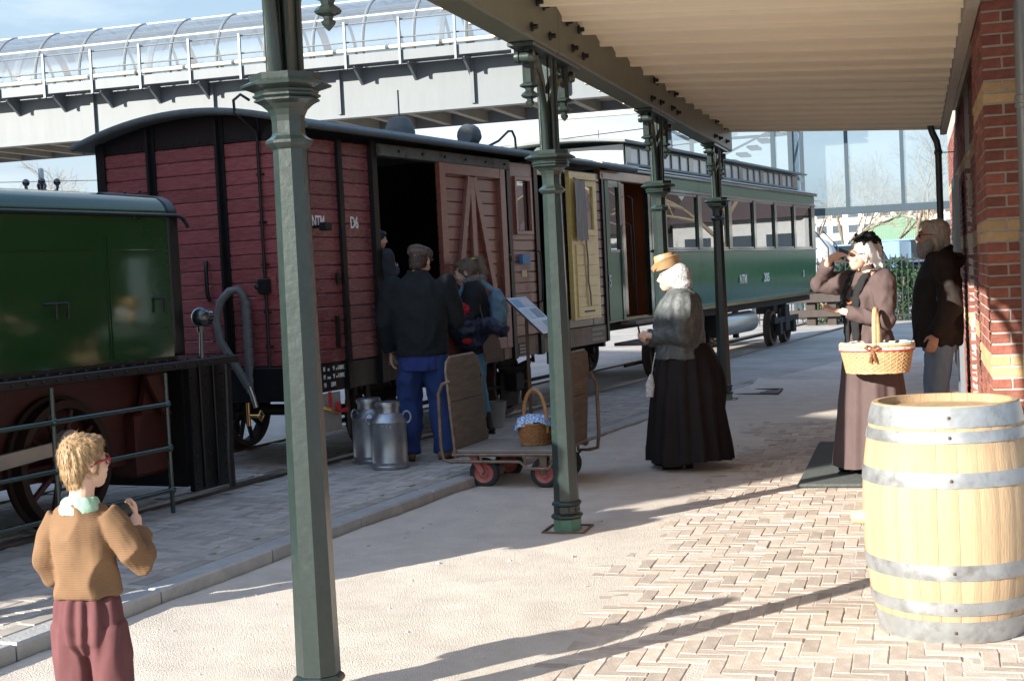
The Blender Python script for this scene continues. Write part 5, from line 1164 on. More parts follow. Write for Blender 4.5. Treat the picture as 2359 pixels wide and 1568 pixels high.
for x in (-.20, .27):
    for s_ in (-1, 1):
        wh = bpy.data.objects.new('wheel', None); COL.objects.link(wh); wh.parent = cart; wh.location = (x, s_*(CW-.06), .112); wh.rotation_euler = (0, 0, R(8) if x < 0 else 0)
        MB().lathe([(.072, -.026), (.092, -.03), (.106, -.022), (.112, 0), (.106, .022), (.092, .03), (.072, .026)], 32, axis='y', cap=False).build('tyre', m_tyre, wh, smooth=60)
        MB().lathe([(.0, -.012), (.03, -.03), (.034, -.02), (.045, -.010), (.062, -.012), (.074, -.024), (.074, .024), (.0, .02)], 28, axis='y', cap=False).build('rim', m_hub, wh, smooth=50)
        MB().cyl((0, -.04, 0), (0, .04, 0), .012, n=10).build('axle_pin', m_cpipe, wh)
        q = MB()
        for sy in (-1, 1):
            q.prism([(-.03, .0), (.025, -.01), (.05 if x < 0 else .02, .135), (.11 if x < 0 else -.02, .135)] if False else [(-.018, -.012), (.018, -.012), (.03-.08*(x < 0), .13), (-.03-.08*(x < 0), .13)], 'y', sy*.036-.004, sy*.036+.004)
        q.box(-.03-.08*(x < 0), .03-.08*(x < 0), -.04, .04, .126, .145)
        q.build('caster_fork', m_hub if x < 0 else m_cpipe, wh)
mw = mat('white_stencil', (.62, .60, .55), .8)
for k, s_ in enumerate(('RN', 'IU')): lettering(s_, .11, mw, cart, (CL-.040, -.10 if k == 0 else -.12, .60-.16*k), (0, -1, 0), name='stencil_letters', sx=.8)
# baskets: woven from real stakes and weavers
m_cane = mat('golden_cane', (.48, .32, .165), .5, var=.3, vscale=30, spec=.4); m_cane2 = mat('brown_cane', (.36, .17, .06), .5, var=.3, vscale=30)
def basket(label, loc, rz, rx, ry, h, flare, mt, rows, stakes, handle_h, name='wicker_basket', hscale=1.0):
    t = thing(name, label, 'basket', loc, rz)
    lay_ = bpy.data.meshes
    amp = .004
    for j in range(rows):
        z = .008+h*(j+.5)/rows; f = 1+flare*(z/h); pts = []
        n = stakes*4
        for i in range(n):
            a = 2*math.pi*i/n; w_ = amp*math.cos(stakes*a+math.pi*j) ; pts.append(((rx*f+w_)*math.cos(a), (ry*f+w_)*math.sin(a), z))
        MB().tube(pts, [(.0042, h/rows*.56)]*n, 6, closed=True, ref=(0, 0, 1)).build('weaver', mt, t, smooth=80)
    for i in range(stakes):
        a = 2*math.pi*(i)/stakes; MB().tube([(rx*math.cos(a), ry*math.sin(a), .0), (rx*(1+flare)*math.cos(a), ry*(1+flare)*math.sin(a), h+.005)], .0042, 6).build('stake', mt, t)
    for (z, f, r_) in ((h+.006, 1+flare, .011), (.008, 1.0, .009)):
        n = 60; MB().tube([(rx*f*math.cos(2*math.pi*i/n), ry*f*math.sin(2*math.pi*i/n), z+.002*math.sin(i*1.3)) for i in range(n)], r_, 8, closed=True).build('braided_rim', mt, t, smooth=80)
    q = MB(); q.lathe([(.0, .004), (1.0, .004), (1.0, .010), (.0, .010)], 32, cap=False); q.v = [(a*rx, b*ry, c) for a, b, c in q.v]; q.build('bottom', mt, t)
    n = 18; hp = [(0, ry*(1+flare)*math.cos(math.pi*i/n)*hscale if 0 < i < n else ry*(1+flare)*math.cos(math.pi*i/n), h*.6+ (handle_h-h*.6)*math.sin(math.pi*i/n)**.7) for i in range(n+1)]
    MB().tube(hp, [(.016, .011)]*(n+1), 8).build('handle', mt, t, smooth=60)
    return t
bk_ = basket('brown wicker basket with blue checked cloth standing on the cart', (-2.735, cy+.27, .302), R(60), .115, .10, .15, .22, m_cane2, 11, 20, .40)
m_cloth = bpy.data.materials.new('blue_checked_cloth'); m_cloth.use_nodes = True
_n = m_cloth.node_tree.nodes; _l = m_cloth.node_tree.links; _t = _n.new('ShaderNodeTexCoord'); _c = _n.new('ShaderNodeTexChecker'); _c.inputs['Scale'].default_value = 55
_c.inputs[1].default_value = (.55, .66, .80, 1); _c.inputs[2].default_value = (.13, .27, .55, 1); _l.new(_t.outputs['Object'], _c.inputs['Vector']); _l.new(_c.outputs[0], _n['Principled BSDF'].inputs['Base Color']); _n['Principled BSDF'].inputs['Roughness'].default_value = .9
q = MB(); vs_ = []; N = 36; M_ = 10
for j in range(M_+1):
    f = j/M_
    for i in range(N):
        a = 2*math.pi*i/N; rr = .02+.145*f+.012*math.sin(5*a)*f; zz = .215-.03*f+.012*nz(3*math.cos(a), 3*math.sin(a), f*2) if f < .8 else .19-(f-.8)*(.28+.18*math.sin(2*a+1))
        vs_.append((rr*math.cos(a), rr*.92*math.sin(a), zz+.008*math.sin(7*a+f*4)))
vs_.append((0, 0, .22)); q.add(vs_, [(j*N+i, j*N+(i+1) % N, (j+1)*N+(i+1) % N, (j+1)*N+i) for j in range(M_) for i in range(N)]+[(i, (i+1) % N, len(vs_)-1) for i in range(N)])
o = q.build('cloth', m_cloth, None, smooth=180); o.location = (-2.735, cy+.27, .302); tag(o, 'blue and white checked cloth tucked over the brown basket', 'cloth')
# zinc pail by the wagon wheel
p = on_z(1140, 985, TZ); pail = thing('zinc_pail', 'grey zinc pail on the track paving in front of the wagon wheel', 'bucket', (p.x, p.y, TZ))
m_pail = mat('dull_zinc', (.33, .35, .34), .55, metal=.4, var=.2)
MB().lathe([(.085, 0), (.088, .0), (.122, .24), (.126, .245), (.126, .252), (.118, .25), (.083, .012), (.0, .012)], 32, cap=False).build('pail_body', m_pail, pail, smooth=40)
MB().tube([(.124*math.cos(a), .124*math.sin(a)*.3, .22-.12*abs(math.sin(a))) for a in [math.pi*i/12 for i in range(13)]], .004, 6).build('bail', m_pail, pail, smooth=60)
# sloping information board
p = on_z(1226, 1015, TZ); sg = thing('information_board', 'sloping information panel with photographs on a thin brown post', 'sign', (p.x, p.y, TZ))
A0 = on_plane(1167.6, 687.4, (0, p.y-.28, 0), (0, 1, 0)); m_post = mat('brown_post', (.11, .06, .035), .5)
MB().tube([(0, 0, 0), (0, 0, A0.z-TZ-.13)], .016, 8).build('post', m_post, sg, smooth=50)
zc = A0.z-TZ; xa = A0.x-p.x
ex_ = Vector((1, 0, -1)).normalized(); M = Matrix(((ex_.x, 0, .7071, xa), (0, 1, 0, -.28), (ex_.z, 0, .7071, zc), (0, 0, 0, 1)))
MB().box(0, .44, 0, .60, -.02, -.003, M).build('backing', mat('dark_backing', (.03, .03, .035), .5), sg)
m_pan = mat('pale_panel_print', (.50, .52, .62), .3, var=.06, coat=.4); MB().box(0, .44, 0, .60, -.003, .0, M).build('panel', m_pan, sg)
for (a0, a1, b0, b1, c) in ((.02, .12, .03, .27, (.10, .26, .50)), (.15, .26, .32, .56, (.16, .20, .27)), (.02, .12, .32, .57, (.55, .50, .58)), (.29, .42, .04, .28, (.60, .58, .62)), (.30, .42, .32, .56, (.24, .30, .40)), (.15, .26, .04, .27, (.46, .56, .68))): MB().box(a0, a1, b0, b1, .0005, .002, M).build('printed_picture', mat('print_%.2f_%.2f' % (c[0], c[2]), c, .35, var=.3, vscale=14), sg)
# manhole frame in the platform near the far columns
p = on_z(1738, 908, .05); q = MB()
for (x0, x1, y0, y1) in ((-.3, .3, -.3, -.26), (-.3, .3, .26, .3), (-.3, -.26, -.26, .26), (.26, .3, -.26, .26)): q.box(x0, x1, y0, y1, -.03, .02)
q.box(-.25, .25, -.25, .25, -.03, .006)
tag(q.build('drain_cover', mat('rusted_cover', (.10, .085, .075), .8, var=.3, bump=.3), loc=(p.x, p.y, zp(p.y)+.008)), 'square iron drain cover in the platform beside the farthest column', 'drain cover')
for (a, b) in ((1900, 690),): pass
# ================================================================== people
def remesh(mb, voxel, smooth_it=4, fac=.5):
    me = mb.mesh('tmp'); o = bpy.data.objects.new('tmp', me); COL.objects.link(o)
    r = o.modifiers.new('r', 'REMESH'); r.mode = 'VOXEL'; r.voxel_size = voxel
    s = o.modifiers.new('s', 'SMOOTH'); s.factor = fac; s.iterations = smooth_it
    bpy.context.view_layer.update(); dg = bpy.context.evaluated_depsgraph_get()
    out = bpy.data.meshes.new_from_object(o.evaluated_get(dg)); bpy.data.objects.remove(o); bpy.data.meshes.remove(me)
    out.polygons.foreach_set('use_smooth', [True]*len(out.polygons)); return out
def wrinkle(me, amp, sc=(8, 8, 8), seed=0.0, fine=.35, mask=None):
    ns = [v.normal.copy() for v in me.vertices]
    for v, n in zip(me.vertices, ns):
        p = v.co; q = Vector((p.x*sc[0]+seed, p.y*sc[1]-seed, p.z*sc[2]+2*seed))
        f = mnoise.noise(q) ; f = 1-2*abs(f)*1.6 ; f += fine*mnoise.noise(q*2.7)
        v.co = p+n*(amp*f*(mask(p) if mask else 1))
    me.update(); return me
def part(name, me, m, parent):
    me.materials.clear(); me.materials.append(m); me.name = name; return obj(name, me, parent)
V = lambda *a: Vector(a)
def head_geo(mb, c, M, s=1.0, male=True):
    """skull, face, jaw, nose, lips, ears; c = centre of the head, M = 3x3 turn (face towards +y)"""
    def B(p, r): mb.ball(c+M @ (V(*p)*s), tuple(x*s for x in r), 20, 14, M)
    B((0, -.018, .022), (.074, .095, .092)); B((0, .030, -.030), (.060, .066, .082)); B((0, .052, -.088), (.034 if male else .028, .036, .028))
    B((0, .082, .020), (.046, .018, .014)); B((.034, .070, -.038), (.022, .020, .022)); B((-.034, .070, -.038), (.022, .020, .022))
    B((0, .090, -.066), (.022, .010, .0065)); B((0, .087, -.078), (.019, .011, .0065)); B((0, .066, -.055), (.034, .030, .030))
    mb.tube([c+M @ (V(*p)*s) for p in ((0, .085, .018), (0, .100, -.004), (0, .112, -.026), (0, .100, -.036))], [.008*s, .010*s, .0125*s, .010*s], 8)
    for k in (-1, 1): B((k*.078, -.006, -.014), (.010, .019, .030)); B((k*.011, .098, -.034), (.009, .009, .007))
def eyes(parent, c, M, s=1.0):
    for k in (-1, 1):
        q = MB(); q.ball(c+M @ (V(k*.031, .076, .000)*s), .0115*s, 12, 8); q.build('eye', mat('eye_white', (.6, .58, .55), .2), parent, smooth=80)
        q = MB(); q.ball(c+M @ (V(k*.031, .0855, .000)*s), .0055*s, 10, 6); q.build('iris', mat('iris_dark', (.03, .025, .02), .1), parent, smooth=80)
        q = MB(); q.tube([c+M @ (V(k*x, y, z)*s) for x, y, z in ((.014, .093, .018), (.032, .092, .024), (.052, .078, .017))], .004*s, 6); q.build('brow', mat('brow_hair', (.16, .11, .07), .8), parent)
def hand_geo(mb, wrist, d, nrm, side, curl=.5, s=1.0, spread=.12):
    """palm plus five bent fingers; d = along the hand, nrm = out of the palm, side = +1 thumb on d x nrm side"""
    d = d.normalized(); nrm = (nrm-d*nrm.dot(d)).normalized(); a = d.cross(nrm)*side      # a points to the thumb side
    M = Matrix((a, d, nrm)).transposed()
    mb.ball(wrist+d*.045*s, (.038*s, .052*s, .017*s), 14, 10, M); mb.ball(wrist+d*.072*s, (.040*s, .022*s, .014*s), 12, 8, M)
    for i, (off, ln) in enumerate(((.029, .072), (.010, .080), (-.010, .074), (-.028, .058))):
        p = wrist+d*.080*s+a*off*s; dd = (d+a*off*spread*18*.1).normalized(); pts = [p-d*.02*s, p]; ang = 0
        for k, f in enumerate((.42, .32, .26)):
            ang += curl*(.65, .95, .75)[k]*1.25
            pts.append(pts[-1]+(dd*math.cos(ang)+nrm*math.sin(ang))*ln*f*s)
        mb.tube(pts, [.0090*s, .0088*s, .0082*s, .0074*s, .0060*s], 8)
    p = wrist+d*.022*s+a*.030*s; t1 = (d*.62+a*.62+nrm*.30).normalized(); t2 = (d*.85+a*.15+nrm*(.2+.5*curl)).normalized()
    mb.tube([p-t1*.012*s, p+t1*.032*s, p+t1*.032*s+t2*.030*s, p+t1*.032*s+t2*.052*s], [.0125*s, .0110*s, .0095*s, .0070*s], 8)
m_skin = mat('skin', (.58, .34, .25), .5, var=.08, vscale=12, bump=.05, bscale=80, spec=.4)
m_skin_p = mat('pale_skin', (.66, .43, .33), .5, var=.08, vscale=12, spec=.4)
def RZ(a): return Matrix.Rotation(a, 3, 'Z')
def RX(a): return Matrix.Rotation(a, 3, 'X')
def arm(mb, sh, el, wr, r=(.056, .045, .040, .030), n=12):
    mb.tube([sh, sh.lerp(el, .5), el, el.lerp(wr, .4), wr], [r[0], (r[0]+r[1])/2, r[1], r[2], r[3]], n); mb.ball(sh, r[0]*.99, 14, 10); mb.ball(el, r[1]*.99, 12, 8)
def leg(mb, hip, kn, an, r=(.085, .062, .055, .036), n=14):
    mb.tube([hip, hip.lerp(kn, .5), kn, kn.lerp(an, .35), an], [r[0], (r[0]+r[1])/2+.004, r[1], r[2]+.004, r[3]], n)
def body(P, J, torso, s, skin, name='body', vox=.006, curl=(.5, .5), legs=True):
    """one continuous skin surface: torso, limbs, neck, head, hands"""
    b = MB(); b.loft(torso)
    b.tube([J['neck'], J['head']+J['HM'] @ V(0, -.02, -.06)*s], [.056*s, .052*s], 14); head_geo(b, J['head'], J['HM'], s*J.get('hs', 1), J.get('male', True))
    for k, sd in (('L', -1), ('R', 1)):
        arm(b, V(J['sh'+k].x*.84, J['sh'+k].y, J['sh'+k].z-.018*s), J['el'+k], J['wr'+k], tuple(x*s for x in (.036, .032, .033, .026)))
        hd = J['hd'+k]; hand_geo(b, J['wr'+k], hd[0], hd[1], hd[2], hd[3], s*J.get('hds', 1))
        if legs:
            leg(b, J['hip'+k], J['kn'+k], J['an'+k], tuple(x*s for x in (.075, .052, .048, .034)))
            b.tube([J['an'+k], J['an'+k]+V(0, .02, -.03)*s, J['an'+k]+V(0, .12, -.05)*s], [.035*s, .036*s, .025*s], 10)
    o = part(name, remesh(b, vox, 3), skin, P); eyes(P, J['head'], J['HM'], s*J.get('hs', 1)); return o
def shoe(P, an, yaw, m, s=1.0, name='shoe', heel=.0):
    M = RZ(yaw); c = V(an.x, an.y, 0); b = MB()
    b.ball(c+M @ (V(0, .085, .038)*s), (.046*s, .105*s, .036*s), 16, 10, M); b.ball(c+M @ (V(0, -.03, .048)*s), (.040*s, .055*s, .046*s), 14, 10, M)
    b.tube([c+V(0, 0, .05)*s, c+V(0, 0, .11)*s], [.045*s, .044*s], 12)
    me = remesh(b, .008, 3); 
    for v in me.vertices: v.co.z = max(v.co.z, .004)
    o = part(name, me, m, P); q = MB(); q.v = []; pts = [c+M @ (V(x, y, 0)*s) for x, y in [(.047*math.cos(t)*(1 if math.sin(t) > 0 else .85), .055+.135*math.sin(t)) for t in [2*math.pi*i/20 for i in range(20)]]]
    q.prism([(p.x, p.y) for p in pts], 'z', 0, .014*s); q.build('sole', mat('sole_dark', (.02, .018, .016), .7), o); return o
def hair_me(parts_, vox, amp, sc, seed): return wrinkle(remesh(parts_, vox, 3), amp, sc, seed, .6)

def strands(P, me, m, n, ln, w, crown, seed=1, lift=.07, down=.5, name='hair_strands', keep=None):
    """fine tapered ribbons lying over a hair mass, combed away from the crown"""
    r = random.Random(seed); q = MB(); vs = me.vertices; k = len(vs); cnt = 0
    while cnt < n:
        v = vs[r.randrange(k)]; nn = v.normal
        if keep and not keep(v.co): cnt += .2; continue
        cnt += 1; f = (v.co-crown); f = f-nn*f.dot(nn)
        if f.length < 1e-4: f = nn.orthogonal()
        f = f.normalized()+Vector((0, 0, -down)); f = f-nn*f.dot(nn); f += Vector((r.gauss(0, .22), r.gauss(0, .22), r.gauss(0, .22))); f.normalize()
        side = f.cross(nn).normalized()*w*r.uniform(.6, 1.2); L_ = ln*r.uniform(.6, 1.3); p = v.co-nn*.001
        a = p; b = p+f*L_*.5+nn*(L_*lift); c = p+f*L_+nn*(L_*lift*.7)+Vector((0, 0, -.15*L_))
        q.add([a-side, a+side, b+side*.8, b-side*.8, c], [(0, 1, 2, 3), (3, 2, 4)])
    return stuff(q.build(name, m, P))
# ---------------------------------------------------------------- boy in brown smock (near left, seen from behind)
def make_boy():
    s = 1.0; loc = on_z(205, 1744, 0); P = thing('person', 'small boy seen from behind in brown ribbed top and plum trousers', 'person', (loc.x+.035, loc.y, .008), R(2)); P.scale = (.93, .95, 1.035)
    J = dict(neck=V(0, -.005, .835), head=V(.012, .02, .955), HM=RZ(R(-30)) @ RX(R(4)), hs=.95, hds=.72, male=False,
        shL=V(-.11, 0, .785), elL=V(-.155, .02, .61), wrL=V(-.07, .15, .66), shR=V(.11, 0, .785), elR=V(.185, .03, .64), wrR=V(.12, .155, .755),
        hdL=(V(.8, .3, .3), V(.2, -.6, .6), -1, .8), hdR=(V(-.25, .35, .9), V(-.9, -.3, .1), 1, .75),
        hipL=V(-.05, 0, .44), knL=V(-.075, .02, .26), anL=V(-.078, -.01, .07), hipR=V(.05, 0, .44), knR=V(.085, .035, .26), anR=V(.09, .02, .07))
    J['neck'] = V(0, -.005, .83)
    body(P, J, [(0, 0, .42, .075, .06), (0, 0, .52, .080, .06), (0, 0, .62, .08, .06), (0, 0, .74, .085, .062), (0, -.005, .80, .075, .055), (0, -.005, .84, .05, .045)], .80, mat('child_skin', (.70, .44, .33), .5, var=.06, spec=.4), vox=.005)
    # smock: torso and full sleeves
    b = MB(); b.loft([(0, 0, .53, .124, .092), (0, 0, .55, .127, .095), (0, -.003, .61, .118, .090), (0, -.003, .70, .115, .088), (0, -.005, .765, .112, .082), (0, -.007, .805, .092, .070), (0, -.007, .828, .062, .054)], 28)
    b.tube([V(-.090, 0, .785), V(-.130, .002, .72), V(-.160, .01, .64), V(-.160, .03, .602), V(-.125, .09, .61), V(-.09, .13, .645)], [.046, .050, .052, .050, .044, .036], 14)
    b.tube([V(.090, 0, .785), V(.137, .004, .735), V(.185, .012, .665), V(.195, .035, .632), V(.170, .095, .66), V(.14, .135, .715)], [.046, .051, .055, .053, .045, .036], 14)
    m_sm = mat('brown_ribbed_cloth', (.185, .11, .062), .95, var=.14, vscale=9, spec=.2)
    nn = m_sm.node_tree.nodes; ll = m_sm.node_tree.links; tcn = nn.new('ShaderNodeTexCoord'); wv = nn.new('ShaderNodeTexWave'); wv.bands_direction = 'Z'; wv.inputs['Scale'].default_value = 42; wv.inputs['Distortion'].default_value = 1.2
    ll.new(tcn.outputs['Object'], wv.inputs['Vector']); bpn = nn.new('ShaderNodeBump'); bpn.inputs['Strength'].default_value = .22; bpn.inputs['Distance'].default_value = .004; ll.new(wv.outputs['Fac'], bpn.inputs['Height']); ll.new(bpn.outputs[0], nn['Principled BSDF'].inputs['Normal'])
    me = wrinkle(remesh(b, .006, 4), .009, (8, 8, 6.5), 3.1, .45); part('smock', me, m_sm, P)
    # collar
    b = MB(); b.loft([(0, -.006, .818, .070, .060), (0, -.008, .832, .069, .060, -.1), (0, -.008, .846, .058, .052, -.1)], 26); b.loft([(0, -.016, .800, .082, .066), (0, -.014, .825, .070, .058)], 26)
    part('green_collar', wrinkle(remesh(b, .005, 2), .003, (20, 20, 20), 1), mat('pale_green_cloth', (.30, .47, .36), .85, var=.3, vscale=40), P)
    # gathered trousers
    def tr(th, z):
        return 1+.05*math.sin(th*11+z*5)*smoothstep(.3, .48, z)
    b = MB(); b.loft([(0, 0, .34, .05, .05), (0, 0, .385, .112, .088), (0, 0, .45, .124, .096), (0, 0, .51, .115, .09), (0, 0, .53, .105, .082)], 40)
    for k in (-1, 1): b.tube([V(k*.06, 0, .43), V(k*.072, .01, .32), V(k*.078, .016, .20), V(k*.078, .0, .10), V(k*.078, -.004, .06)], [.076, .074, .070, .060, .052], 18)
    me = remesh(b, .007, 4)
    for v in me.vertices:
        th = math.atan2(v.co.y, v.co.x); f = .007*math.sin(th*12+1.5*math.sin(v.co.z*9))*smoothstep(.20, .44, v.co.z); n = V(math.cos(th), math.sin(th), 0); v.co += n*f
    me.update(); wrinkle(me, .007, (9, 9, 3.2), 8.3, .3); part('trousers', me, mat('plum_cloth', (.125, .052, .055), .95, var=.15, vscale=8, spec=.2), P)
    for k in ('L', 'R'): shoe(P, J['an'+k], R(4 if k == 'L' else -6), mat('brown_shoe', (.09, .05, .03), .5), .72)
    # short blond hair
    c, M = J['head'], J['HM']; b = MB(); h_ = .95*.80
    def B(p, r): b.ball(c+M @ (V(*p)*h_), tuple(x*h_ for x in r), 20, 14, M)
    B((0, -.026, .034), (.083, .104, .094)); B((0, -.066, -.020), (.066, .056, .066)); B((0, .040, .082), (.058, .050, .030)); B((.040, .0, .06), (.045, .07, .05)); B((-.040, .0, .06), (.045, .07, .05)); B((.0, -.07, -.066), (.05, .035, .04)); B((.066, .0, .0), (.016, .03, .04)); B((-.066, .0, .0), (.016, .03, .04))
    m_bl = mat('blond_hair', (.29, .18, .09), .55, var=.4, vscale=70, stretch=(1, 1, .25), bump=.5, bscale=120)
    hm = hair_me(b, .0045, .0022, (60, 60, 16), 2); part('hair', hm, m_bl, P); strands(P, hm, mat('blond_strands', (.37, .245, .125), .5, var=.5, vscale=60), 8000, .022, .0008, c+M @ V(.0, -.075, .085), 3, down=.8)
    # red glasses
    mg = mat('red_plastic', (.30, .03, .03), .35); q = MB()
    q.tube([c+M @ (V(x, y, z)*h_) for x, y, z in ((.082, -.02, -.012), (.084, .02, .004), (.080, .085, .006))], .004, 6)
    for k in (-1, 1): q.tube([c+M @ (V(k*.036+.030*math.cos(t), .102-.012*abs(k*.036+.03*math.cos(t))/.06, .0+.022*math.sin(t))*h_) for t in [2*math.pi*i/14 for i in range(14)]], .003, 6, closed=True)
    q.build('glasses', mg, P, smooth=60)
make_boy()

# ---------------------------------------------------------------- generic standing adult helpers
def torso_rings(s, w=1.0, d=1.0, lean=0.0, belly=0.0, z0=.86):
    f = lambda z: lean*(z-.9)
    return [(0, f(z)*s+y*s, z*s, rx*w*s, ry*d*s) for z, rx, ry, y in ((z0, .16, .11, 0), (.95, .172, .122, 0), (1.05, .158, .115+belly, belly*.8), (1.16, .160, .116+belly*.8, belly*.7), (1.28, .178, .122, .0), (1.38, .178, .112, -.005), (1.44, .145, .09, -.01), (1.485, .075, .065, -.012))]
def skirt_mesh(z_top, z_bot, r_top, r_bot, folds, amp, seed, ctr=(0, 0), back=0.0, hem=.0, flat=.85):
    q = MB(); N, M_ = 96, 30; vs = []
    r_ = random.Random(seed); ph = [r_.uniform(0, 6.28) for _ in range(4)]
    for j in range(M_+1):
        t = j/M_; z = z_top+(z_bot-z_top)*t; base = r_top+(r_bot-r_top)*(t**.75)
        for i in range(N):
            a = 2*math.pi*i/N; w_ = .5+.5*math.sin(folds*a+ph[0]+.5*math.sin(2*a+ph[1])+.4*t); g = amp*smoothstep(0, .25, t)*(.45+.55*t)
            rr = base*(1+back*max(0, -math.sin(a))*math.sin(math.pi*min(1, t*1.6+.1)))+g*(w_-.5)*2+.3*g*math.sin((folds*2+3)*a+ph[2])+hem*math.sin(23*a)*smoothstep(.93, 1, t)+g*1.3*nz(3*math.cos(a)+seed, 3*math.sin(a), 1.6*t)+.004*nz(9*math.cos(a), 9*math.sin(a)+seed, 7*t)
            vs.append((ctr[0]+rr*math.cos(a), ctr[1]+rr*math.sin(a)*flat, z+.010*math.sin(3*a+ph[3])*t))
    q.add(vs, [(j*N+i, j*N+(i+1) % N, (j+1)*N+(i+1) % N, (j+1)*N+i) for j in range(M_) for i in range(N)])
    q.add([(x*.97, y*.97, z) for x, y, z in vs[-N:]]+[(ctr[0], ctr[1], z_bot+.25)], [(i, (i+1) % N, N) for i in range(N)])
    return q
def at(px_, py_, z): return on_z(px_, py_, z)

# ---------------------------------------------------------------- woman in black skirt and gold cap
def make_lady_black():
    p = on_z(1582, 1078, .012); P = thing('person', 'woman in grey brocade jacket and long black skirt wearing a gold cap', 'person', (p.x, p.y, zp(p.y)), R(105))
    s = .915; J = dict(neck=V(0, -.01, 1.36), head=V(.0, .055, 1.465), HM=RZ(R(-8)), hs=1.0, male=False,
        shL=V(-.17, -.01, 1.265), elL=V(-.235, .02, 1.02), wrL=V(-.05, .265, 1.03), shR=V(.17, -.01, 1.265), elR=V(.23, .03, 1.01), wrR=V(.03, .27, .985),
        hdL=(V(.75, .45, .15), V(.3, -.5, -.6), -1, .55), hdR=(V(-.8, .35, .15), V(-.1, -.4, .8), 1, .6),
        hipL=V(-.09, 0, .82), knL=V(-.09, .02, .45), anL=V(-.09, 0, .07), hipR=V(.09, 0, .82), knR=V(.09, .02, .45), anR=V(.09, .05, .07))
    body(P, J, torso_rings(s, 1.12, 1.2, .02, .02), s, m_skin_p, vox=.0055)
    m_br = mat('grey_brocade', (.075, .083, .083), .55, var=.5, vscale=22, bump=.6, bscale=35, spec=.5)
    b = MB(); b.loft([(0, .01, .845, .235, .20), (0, .005, .93, .215, .185), (0, .0, 1.0, .20, .175), (0, .015, 1.10, .212, .192), (0, .01, 1.20, .215, .178), (0, -.008, 1.28, .198, .150), (0, -.012, 1.325, .150, .120), (0, -.010, 1.355, .095, .092), (0, -.002, 1.39, .072, .074), (0, .006, 1.415, .066, .068)], 32)
    arm(b, J['shL'], J['elL'], J['wrL']+V(.02, -.03, 0), (.092, .070, .062, .048), 16); arm(b, J['shR'], J['elR'], J['wrR']+V(.01, -.03, 0), (.092, .070, .062, .048), 16)
    part('jacket', wrinkle(remesh(b, .009, 5), .010, (11, 11, 6), 4.2, .4), m_br, P)
    q = skirt_mesh(.955, .075, .185, .345, 15, .020, 3, (0, -.02), back=.22, hem=.006, flat=.95); q.build('skirt', mat('black_velvet', (.011, .008, .009), .75, var=.3, spec=.25), P, smooth=180)
    for k in ('L', 'R'): shoe(P, J['an'+k]+V(0, .03, 0), R(8 if k == 'L' else -8), mat('black_shoe', (.012, .012, .012), .3), .92)
    c, M = J['head'], J['HM']
    # lace undercap over gold ear-iron, brimmed bonnet of gold straw
    b = MB(); b.ball(c+M @ V(0, -.040, .005), (.098, .114, .105), 24, 16, M); b.ball(c+M @ V(0, -.070, -.055), (.088, .092, .072), 20, 12, M)
    part('lace_cap', wrinkle(remesh(b, .006, 3), .0015, (25, 25, 25), 5), mat('white_lace', (.46, .47, .48), .8, var=.45, vscale=70, bump=.7, bscale=90), P)
    q = MB(); Mt = M @ RX(R(-12)); cc = c+M @ V(0, .028, .060)
    prof = [(.104, .020), (.120, .052), (.115, .056), (.098, .020), (.090, .004), (.088, .012), (.080, .105), (.074, .118), (.0, .122)]
    n = 32; vs = []
    for (r_, z) in prof:
        for i in range(n):
            a = 2*math.pi*i/n; curl = .026*abs(math.cos(a))*(1 if r_ > .1 else 0)-.018*math.sin(a)*(1 if r_ > .1 else 0); vs.append(cc+Mt @ V(r_*math.cos(a)*.86, r_*math.sin(a)*1.0, z+curl*1.2))
    q.add(vs, [(j*n+i, j*n+(i+1) % n, (j+1)*n+(i+1) % n, (j+1)*n+i) for j in range(len(prof)-1) for i in range(n)]); q.build('gold_bonnet', mat('gold_straw', (.42, .26, .13), .4, var=.12, vscale=20, bump=.2, spec=.7), P, smooth=60)
    MB().ball(J['neck']+V(.0, .085, -.0), (.008, .006, .022), 10, 6).build('brooch', m_brass, P, smooth=80)
    # white lace hanging from the waist
    q = MB(); q.tube([V(-.12, .21, .90), V(-.13, .235, .80), V(-.135, .25, .72)], .004, 6); q.tube([V(-.135, .25, .74), V(-.138, .262, .66), V(-.14, .27, .57)], [(.012, .006), (.035, .014), (.028, .012)], 10)
    q.build('lace_pendant', mat('white_lace', (.62, .63, .64), .8), P, smooth=80)
make_lady_black()

